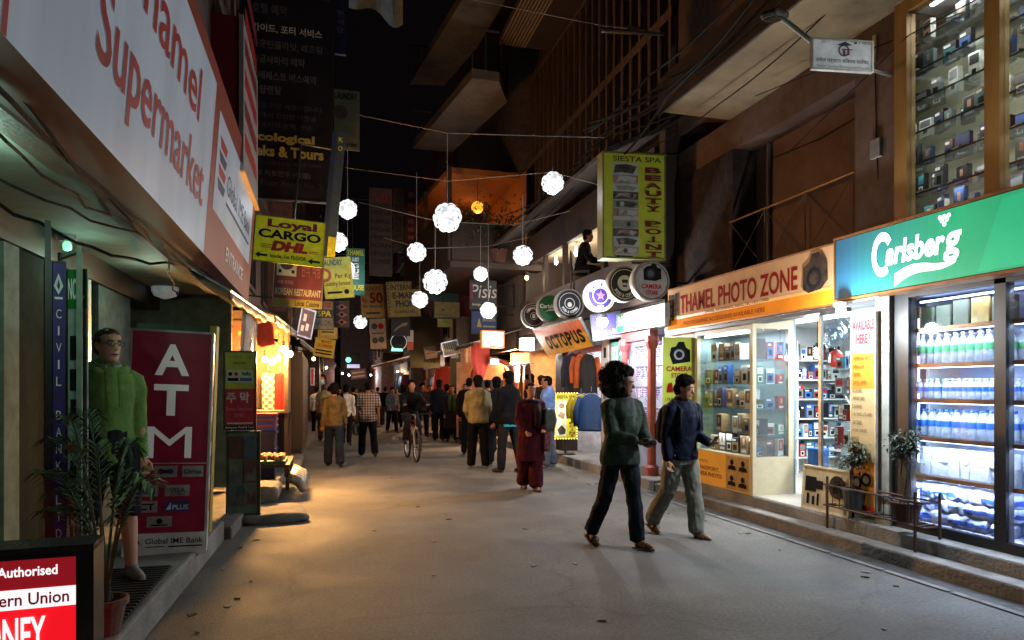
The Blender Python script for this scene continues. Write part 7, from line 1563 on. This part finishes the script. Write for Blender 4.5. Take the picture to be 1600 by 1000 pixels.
def backpack(label, Jp, mm, sc=1, name='backpack'):
    me = MB(); s_ = Jp['s']; T = Jp['T']
    ell(me, [(1.0, .13*sc, .06, .20), (1.04, .155*sc, .09, .21), (1.2, .16*sc, .10, .215), (1.34, .145*sc, .085, .20), (1.41, .10*sc, .05, .18)], T, m=mm)
    ell(me, [(1.03, .11*sc, .03, .29), (1.18, .12*sc, .035, .30), (1.22, .10*sc, .02, .29)], T, m=mm)
    for sd in (1, -1): me.tube([T((sd*.10, .15, 1.40)), T((sd*.12, .03, 1.47)), T((sd*.125, -.10, 1.38)), T((sd*.14, -.12, 1.2)), T((sd*.15, .05, 1.06)), T((sd*.13, .15, 1.05))], .018, mm, 6)
    me.v = [Jp['w'](v) for v in me.v]; return solo(me, name, label, 'bag', Jp['w']((0, .2, 1.0)), smooth=True)
backpack('dark backpack on the back of the man in navy', B, mat('pack_dark', (.02, .02, .026), .7, spec=.08, bump=.4))
# crowd
CL = {k: mat('wear_'+k, v, .92, var=.3, bump=.35, spec=.15) for k, v in dict(beige='#8a7c5c', black='#0c0b0d', brown='#5c4c30', white='#c9c1b6', cream='#a89878', maroon='#48131b', kurta='#48131a', sky='#6d86b8', greyj='#5c6270', navy='#10141f', olive='#45432c', teal='#1f3a44', green='#3c4a2a', redscarf='#7d1a26', charcoal='#201f24', denim='#1a2231', plum='#24151e').items()}
SHW_ = mat('shoe_white', '#a9a9ac', .6); SHB_ = mat('shoe_black', (.015, .014, .014), .5)
def plaid_shirt():
    mt = mat('plaid_shirt', '#8a7a6a', .85); n = mt.node_tree.nodes; l = mt.node_tree.links; b_ = n['Principled BSDF']; tc = n.new('ShaderNodeTexCoord'); sp = n.new('ShaderNodeSeparateXYZ'); l.new(tc.outputs['Object'], sp.inputs[0]); outs = []
    for ax, ph in ((0, 0), (2, .3)):
        mu = n.new('ShaderNodeMath'); mu.operation = 'MULTIPLY_ADD'; mu.inputs[1].default_value = 105; mu.inputs[2].default_value = ph; l.new(sp.outputs[ax], mu.inputs[0])
        si = n.new('ShaderNodeMath'); si.operation = 'SINE'; l.new(mu.outputs[0], si.inputs[0]); gt = n.new('ShaderNodeMath'); gt.operation = 'GREATER_THAN'; gt.inputs[1].default_value = .15; l.new(si.outputs[0], gt.inputs[0]); outs.append(gt)
    ad = n.new('ShaderNodeMath'); ad.operation = 'ADD'; l.new(outs[0].outputs[0], ad.inputs[0]); l.new(outs[1].outputs[0], ad.inputs[1]); dv = n.new('ShaderNodeMath'); dv.operation = 'MULTIPLY'; dv.inputs[1].default_value = .5; l.new(ad.outputs[0], dv.inputs[0])
    rp = n.new('ShaderNodeValToRGB'); rp.color_ramp.elements[0].color = (.34, .27, .21, 1); rp.color_ramp.elements[1].color = (.045, .03, .035, 1); e_ = rp.color_ramp.elements.new(.5); e_.color = (.16, .10, .09, 1); l.new(dv.outputs[0], rp.inputs[0]); l.new(rp.outputs[0], b_.inputs['Base Color']); return mt
PLS = plaid_shirt()
def crowd(label, px, fy, hy, yaw, **kw):
    g_ = on_z(px, fy, kw.pop('z', 0)); h = (fy-hy)*depth(g_)/FPX*1.0
    kw.setdefault('face', abs((yaw+180) % 360-180) < 100)
    return person(label, g_, yaw, min(1.86, max(1.5, h)), **kw)
Dp = crowd('woman in a long dark red tunic and trousers carrying bags through the street', 829, 766, 600, -6, legs=((7, 3, -1, 0), (-7, 12, -1, 14)), arms=((6, 12, 55, 20), (8, 10, 40, 26)), head=(10, 2), top=CL['kurta'], hem=.46, puff=.026, flare=.13, bottom=CL['maroon'], loose=.045, sandal=LEA, style='bun', skin=mat('skin_warm', '#9a6248', .55, var=.08), soft=.012)
t = MB(); T = Dp['T']; t.tube([T((.13*math.cos(a), .01+.10*math.sin(a), 1.40-.03*math.sin(a))) for a in [k*.42 for k in range(16)]], [.035]*16, CL['plum'], 8); t.tube([T((.08, -.12, 1.38)), T((.09, -.17, 1.2)), T((.08, -.18, 1.0))], [.05, .06, .05], CL['plum'], 8); t.v = [(v+Dp['D'])*Dp['s'] for v in t.v]; t.build('scarf', Dp['obj'], True, world=False)
q = Dp['w']((.25, -.06, 1.0)); me = softbox(.22, .18, .34, mat('bag_greygreen', '#323c34', .6, bump=.4), 3, .02, 'shoulder_bag'); put(me, 'shoulder_bag', 'grey green shoulder bag hanging at the side of the woman in red', 'bag', q+Vector((0, 0, -.05)), .3)
me = softbox(.16, .10, .32, mat('bag_pattern', '#7a3a40', .7, var=.6, scale=25), 5, .015, 'cloth_bag'); put(me, 'cloth_bag', 'patterned pinkish cloth bag hanging below the grey green bag', 'bag', q+Vector((-.02, -.02, -.36)), .1)
crowd('man in a light blue shirt and grey jeans standing at the pavement edge', 857, 730, 587, -118, legs=((4, 3, 2, 0), (-3, 3, 2, 0)), arms=((14, 6, 40, 15), (-2, 6, 20, 4)), top=CL['sky'], hem=.80, puff=.030, bottom=CL['greyj'], loose=.02, shoe=SHW_, collar=True)
crowd('man in a beige hooded top seen from behind, black trousers and white shoes', 747, 731, 588, 172, top=CL['beige'], hem=.84, puff=.036, bottom=CL['black'], loose=.02, shoe=SHW_, hood=True, legs=((3, 2, 3, 0), (-4, 3, 4, 0)), arms=((10, 9, 40, 18), (10, 9, 40, 18)), style='thick')
J5 = crowd('tall man in a black jacket with a turquoise hem seen from behind', 795, 738, 580, -152, top=CL['black'], hem=.82, puff=.036, bottom=CL['charcoal'], loose=.014, shoe=SHB_, legs=((6, 4, 4, 0), (-9, 4, 4, 6)), style='thick', collar=True)
t = MB(); ell(t, [(.79, .178, .13, .01), (.83, .182, .134, .01)], m=mat('turquoise_hem', '#2aa3b0', .7)); t.v = [(v+J5['D'])*J5['s'] for v in t.v]; t.build('shirt_hem', J5['obj'], world=False)
crowd('man in a dark grey jacket facing away in the middle of the waiting group', 776, 727, 591, 165, top=CL['charcoal'], hem=.84, puff=.034, bottom=CL['charcoal'], shoe=SHB_, style='thick', collar=True)
crowd('man in black mostly hidden behind the beige hooded top', 733, 712, 591, 160, top=CL['black'], hem=.84, puff=.032, bottom=CL['black'], shoe=SHB_)
crowd('man in a plain dark shirt between the woman in red and the blue shirt', 829, 712, 584, -110, top=CL['plum'], hem=.84, puff=.024, bottom=CL['charcoal'], shoe=SHB_, style='thick')
crowd('man with only his black hair showing over the blue shirted man', 846, 700, 578, 175, top=CL['black'], hem=.84, bottom=CL['black'], shoe=SHB_, style='thick', z=.0)
crowd('man in a tan sweater and flared dark jeans walking away', 522, 730, 601, 178, top=CL['brown'], hem=.84, puff=.026, bottom=CL['denim'], loose=.026, shoe=SHB_, legs=((9, 4, 3, 0), (-10, 10, 3, 16)), arms=((-6, 9, 14, 0), (8, 9, 18, 0)), style='thick')
Jp = crowd('man in a checked short sleeved shirt and black trousers walking away', 575, 714, 597, 181, top=PLS, hem=.80, puff=.034, sleeve=.4, bottom=CL['black'], loose=.022, shoe=SHB_, legs=((12, 4, 4, 0), (-12, 14, 4, 20)), arms=((6, 12, 16, 0), (-8, 12, 14, 0)))
hd = Jp['hand'][0]; me = softbox(.1, .14, .26, mat('bag_plastic_grey', '#6a675f', .4, bump=.4), 9, .02, 'carrier_bag'); put(me, 'carrier_bag', 'grey plastic carrier bag in the hand of the man in the checked shirt', 'bag', hd-Vector((0, 0, .30)), .4)
Jl = crowd('man in a white shirt with a dark scarf over his shoulder walking away', 541, 696, 602, 170, top=CL['white'], hem=.82, puff=.024, bottom=CL['black'], shoe=SHB_, legs=((8, 3, 2, 0), (-10, 12, 2, 14)), style='thick')
t = MB(); T = Jl['T']; t.tube([T((.05, .13, 1.15)), T((.10, .12, 1.38)), T((.12, .02, 1.47)), T((.11, -.12, 1.36)), T((.10, -.15, 1.1))], [.05, .055, .05, .05, .04], CL['black'], 8); t.v = [(v+Jl['D'])*Jl['s'] for v in t.v]; t.build('scarf', Jl['obj'], True, world=False)
crowd('man in a cream jacket with reddish hair walking away along the left side', 507, 689, 600, 176, top=CL['cream'], hem=.84, puff=.034, bottom=CL['olive'], shoe=SHB_, hair=mat('hair_auburn', (.08, .03, .012), .6, var=.4, scale=40), collar=True)
crowd('man in a pale shirt at the far left edge by the brown shutters', 495, 680, 604, 172, top=CL['white'], hem=.84, puff=.022, bottom=CL['black'], shoe=SHB_)
crowd('man in a black suit walking away behind the cyclist', 686, 690, 595, 168, top=CL['navy'], hem=.78, puff=.036, bottom=CL['black'], loose=.02, shoe=SHB_, collar=True, legs=((9, 4, 2, 0), (-9, 10, 2, 14)), style='thick')
crowd('young man in dark clothes facing the camera behind the cyclist', 660, 683, 600, 6, top=CL['charcoal'], hem=.84, puff=.03, bottom=CL['black'], shoe=SHB_, style='thick')
for lab, px, fy, hy, kw, sc in (('woman with a green scarf and long dark skirt walking toward the camera', 706, 691, 603, dict(top=CL['plum'], hem=.42, puff=.028, flare=.16, bottom=CL['black'], shoe=SHB_, style='long'), CL['green']), ('woman with a red scarf and jeans walking beside the green scarf', 727, 694, 600, dict(top=CL['plum'], hem=.78, puff=.034, bottom=CL['denim'], shoe=SHB_, style='long'), CL['redscarf'])):
    Jw = crowd(lab, px, fy, hy, -8, **kw); t = MB(); T = Jw['T']; t.tube([T((.11*math.cos(a), .01+.09*math.sin(a), 1.42)) for a in [k*.42 for k in range(16)]], [.04]*16, sc, 8)
    for sd in (1, -1): t.tube([T((sd*.06, -.11, 1.40)), T((sd*.07, -.16, 1.2)), T((sd*.06, -.17, .95))], [.045, .06, .05], sc, 8)
    t.v = [(v+Jw['D'])*Jw['s'] for v in t.v]; t.build('scarf', Jw['obj'], True, world=False)
Jb = crowd('man in a black jacket and olive trousers far up the street', 602, 665, 605, 178, top=CL['black'], hem=.84, puff=.034, bottom=CL['olive'], loose=.03, shoe=SHB_)
backpack('black backpack on the man in olive trousers far up the street', Jb, CL['black'])
for lab, px, fy, hy, yw, a, b_ in (('distant man in a teal jacket', 631, 668, 607, 175, 'teal', 'black'), ('distant person in dark brown beside the teal jacket', 619, 662, 608, 10, 'charcoal', 'black'), ('distant man in black behind the checked shirt', 590, 664, 605, 176, 'black', 'denim'), ('distant person in white near the cold shop light', 556, 662, 607, 4, 'white', 'denim'), ('distant person in maroon near the street end', 563, 657, 608, 170, 'maroon', 'black'),
                            ('distant person in plum under the far awning', 611, 655, 608, 0, 'plum', 'black'), ('distant man in a cream top near the green neon', 640, 660, 607, 12, 'cream', 'denim'), ('distant man in navy by the left shops', 530, 668, 606, 8, 'navy', 'black'), ('distant person in olive in the crowd before the dark doorway', 648, 664, 604, 170, 'olive', 'black')):
    crowd(lab, px, fy, hy, yw, top=CL[a], hem=.83, puff=.03, bottom=CL[b_], shoe=SHB_, style=random.choice(['short', 'thick', 'long']))
for lab, px, fy, hy, yw, a, b_ in (('person in a white shirt standing deep in the left side crowd', 515, 672, 604, 176, 'white', 'denim'), ('person in a black coat between the tan sweater and the checked shirt', 552, 680, 604, 172, 'black', 'black'), ('person in grey between the checked shirt and the cyclist', 613, 676, 605, 12, 'greyj', 'black'), ('woman in dark plum walking near the brown doorway up the street', 672, 676, 603, -6, 'plum', 'black'), ('person in navy behind the green scarf woman', 698, 680, 601, 170, 'navy', 'denim'),
                            ('person in maroon behind the red scarf woman', 716, 684, 602, 8, 'maroon', 'black'), ('man in charcoal at the back of the waiting group', 762, 708, 594, 178, 'charcoal', 'denim'), ('man in a teal jacket standing by the red hanging cloth', 748, 694, 597, -140, 'teal', 'black'), ('person in beige far along the middle of the street', 582, 660, 607, 6, 'beige', 'denim'), ('person in a cream top deep in the distance', 571, 655, 608, 178, 'cream', 'black'), ('person in a sky blue shirt far up the street', 622, 656, 607, 174, 'sky', 'denim')):
    crowd(lab, px, fy, hy, yw, top=CL[a], hem=.83, puff=.03, bottom=CL[b_], shoe=SHB_, style=random.choice(['short', 'thick', 'short']), legs=((random.uniform(2, 12), 4, 3, 0), (random.uniform(-12, -2), 10, 3, 8)), arms=((random.uniform(-4, 16), 8, random.uniform(10, 50), 8), (random.uniform(-4, 16), 8, random.uniform(10, 50), 8)))
q = at(905, 455, 13.6); person('dark haired guest sitting upstairs behind the cafe parapet', (4.95, 12.9, 3.3), 60, 1.66, legs=((80, 80, 4, 0), (80, 80, 4, 0)), arms=((25, 8, 60, 20), (20, 8, 60, 20)), lean=12, hip=.72, top=CL['black'], bottom=CL['black'], shoe=SHB_, style='thick')
ch_ = thing('cafe_chair', 'dark chair under the guest upstairs behind the parapet', 'chair', (4.95, 12.9, 3.3), R(60)); m = MB(); m.box(-.2, .2, -.2, .2, .56, .6, DARKWOOD); m.build('seat', ch_, world=False); m = MB(); m.box(-.2, .2, .17, .2, .6, 1.0, DARKWOOD); m.build('backrest', ch_, world=False)
for x in (-.18, .18):
    for y in (-.18, .18): MB().tube([(x, y, 0), (x, y, .56)], .02, DARKWOOD, 6).build('leg', ch_, world=False)
# ---- bicycle and rider
bp_ = on_z(651, 722, 0); BY = R(4); BM = Matrix.Translation(bp_) @ Matrix.Rotation(BY, 4, 'Z')
bk = thing('bicycle', 'red framed bicycle ridden toward the camera down the middle of the street', 'bicycle', M=BM)
TYR = mat('tyre_rubber', (.03, .028, .026), .8); BRD = mat('bike_red', '#6b1c1c', .4); BWT = mat('bike_white', '#9aa39c', .4)
def wheel(y):
    w = MB(); w.tube([(0, y+.33*math.cos(k*2*math.pi/28), .345+.33*math.sin(k*2*math.pi/28)) for k in range(29)], .026, TYR, 8, False); o = w.build('tyre', bk, True, world=False)
    r = MB(); r.tube([(0, y+.30*math.cos(k*2*math.pi/28), .345+.30*math.sin(k*2*math.pi/28)) for k in range(29)], .012, STEEL, 6, False)
    for k in range(14): a = k*math.pi/7; r.tube([(.03*(-1)**k, y, .345), (0, y+.30*math.cos(a), .345+.30*math.sin(a))], .002, STEEL, 3)
    r.tube([(-.05, y, .345), (.05, y, .345)], .02, STEEL, 8); r.build('rim', o, world=False)
wheel(0); wheel(1.06)
m = MB()
for sd in (-1, 1): m.tube([(sd*.05, 0, .345), (sd*.05, .08, .60), (0, .13, .74)], .014, BWT)
m.tube([(0, .13, .72), (0, .17, .92)], .018, BRD); m.build('fork', bk, world=False)
m = MB(); m.tube([(0, .15, .86), (0, .72, .84)], .018, BRD); m.tube([(0, .14, .76), (0, .62, .32)], .02, BRD); m.tube([(0, .62, .32), (0, .76, .92)], .018, BRD)
for sd in (-1, 1): m.tube([(sd*.04, 1.06, .345), (sd*.02, .73, .82)], .010, BRD); m.tube([(sd*.04, 1.06, .345), (sd*.02, .62, .32)], .010, BRD)
m.build('frame', bk, world=False)
m = MB(); m.tube([(-.30, .20, 1.0), (-.27, .12, 1.02), (-.08, .12, 1.0), (0, .17, .98), (.08, .12, 1.0), (.27, .12, 1.02), (.30, .20, 1.0)], .014, BLACK); m.tube([(0, .17, .90), (0, .17, .99)], .016, STEEL); m.build('handlebar', bk, world=False)
m = MB(); m.ball((0, .80, .95), .13, BLACK, 10, (.6, 1.1, .35)); m.build('saddle', bk, True, world=False)
m = MB(); m.lathe([(.09, -.006), (.09, .006)], STEEL, 20, Matrix.Translation((.04, .62, .32)) @ Matrix.Rotation(R(90), 4, 'Y')); m.tube([(.06, .62, .32), (.08, .50, .22)], .012, STEEL); m.tube([(-.06, .62, .32), (-.08, .74, .42)], .012, STEEL); m.box(.08, .17, .46, .54, .20, .22, BLACK); m.box(-.17, -.08, .70, .78, .41, .43, BLACK); m.build('pedal', bk, world=False)
m = MB(); m.tube([(0, .37*math.cos(a), .345+.37*math.sin(a)) for a in [R(15)+k*R(12) for k in range(8)]], .02, BWT, 6); m.build('mudguard', bk, True, world=False)
rp_ = BM @ Vector((0, .76, 0))
person('cyclist in a black jacket riding toward the camera', rp_, 4, 1.72, legs=((52, 62, 5, 8), (74, 92, 5, 12)), arms=((58, 14, 22, -4), (58, 14, 22, -4)), lean=20, head=(-6, -6), hip=1.0, top=CL['black'], hem=.86, puff=.032, bottom=CL['charcoal'], shoe=SHB_, style='thick', skin=mat('skin_warm', '#9a6248', .55, var=.08), collar=True)
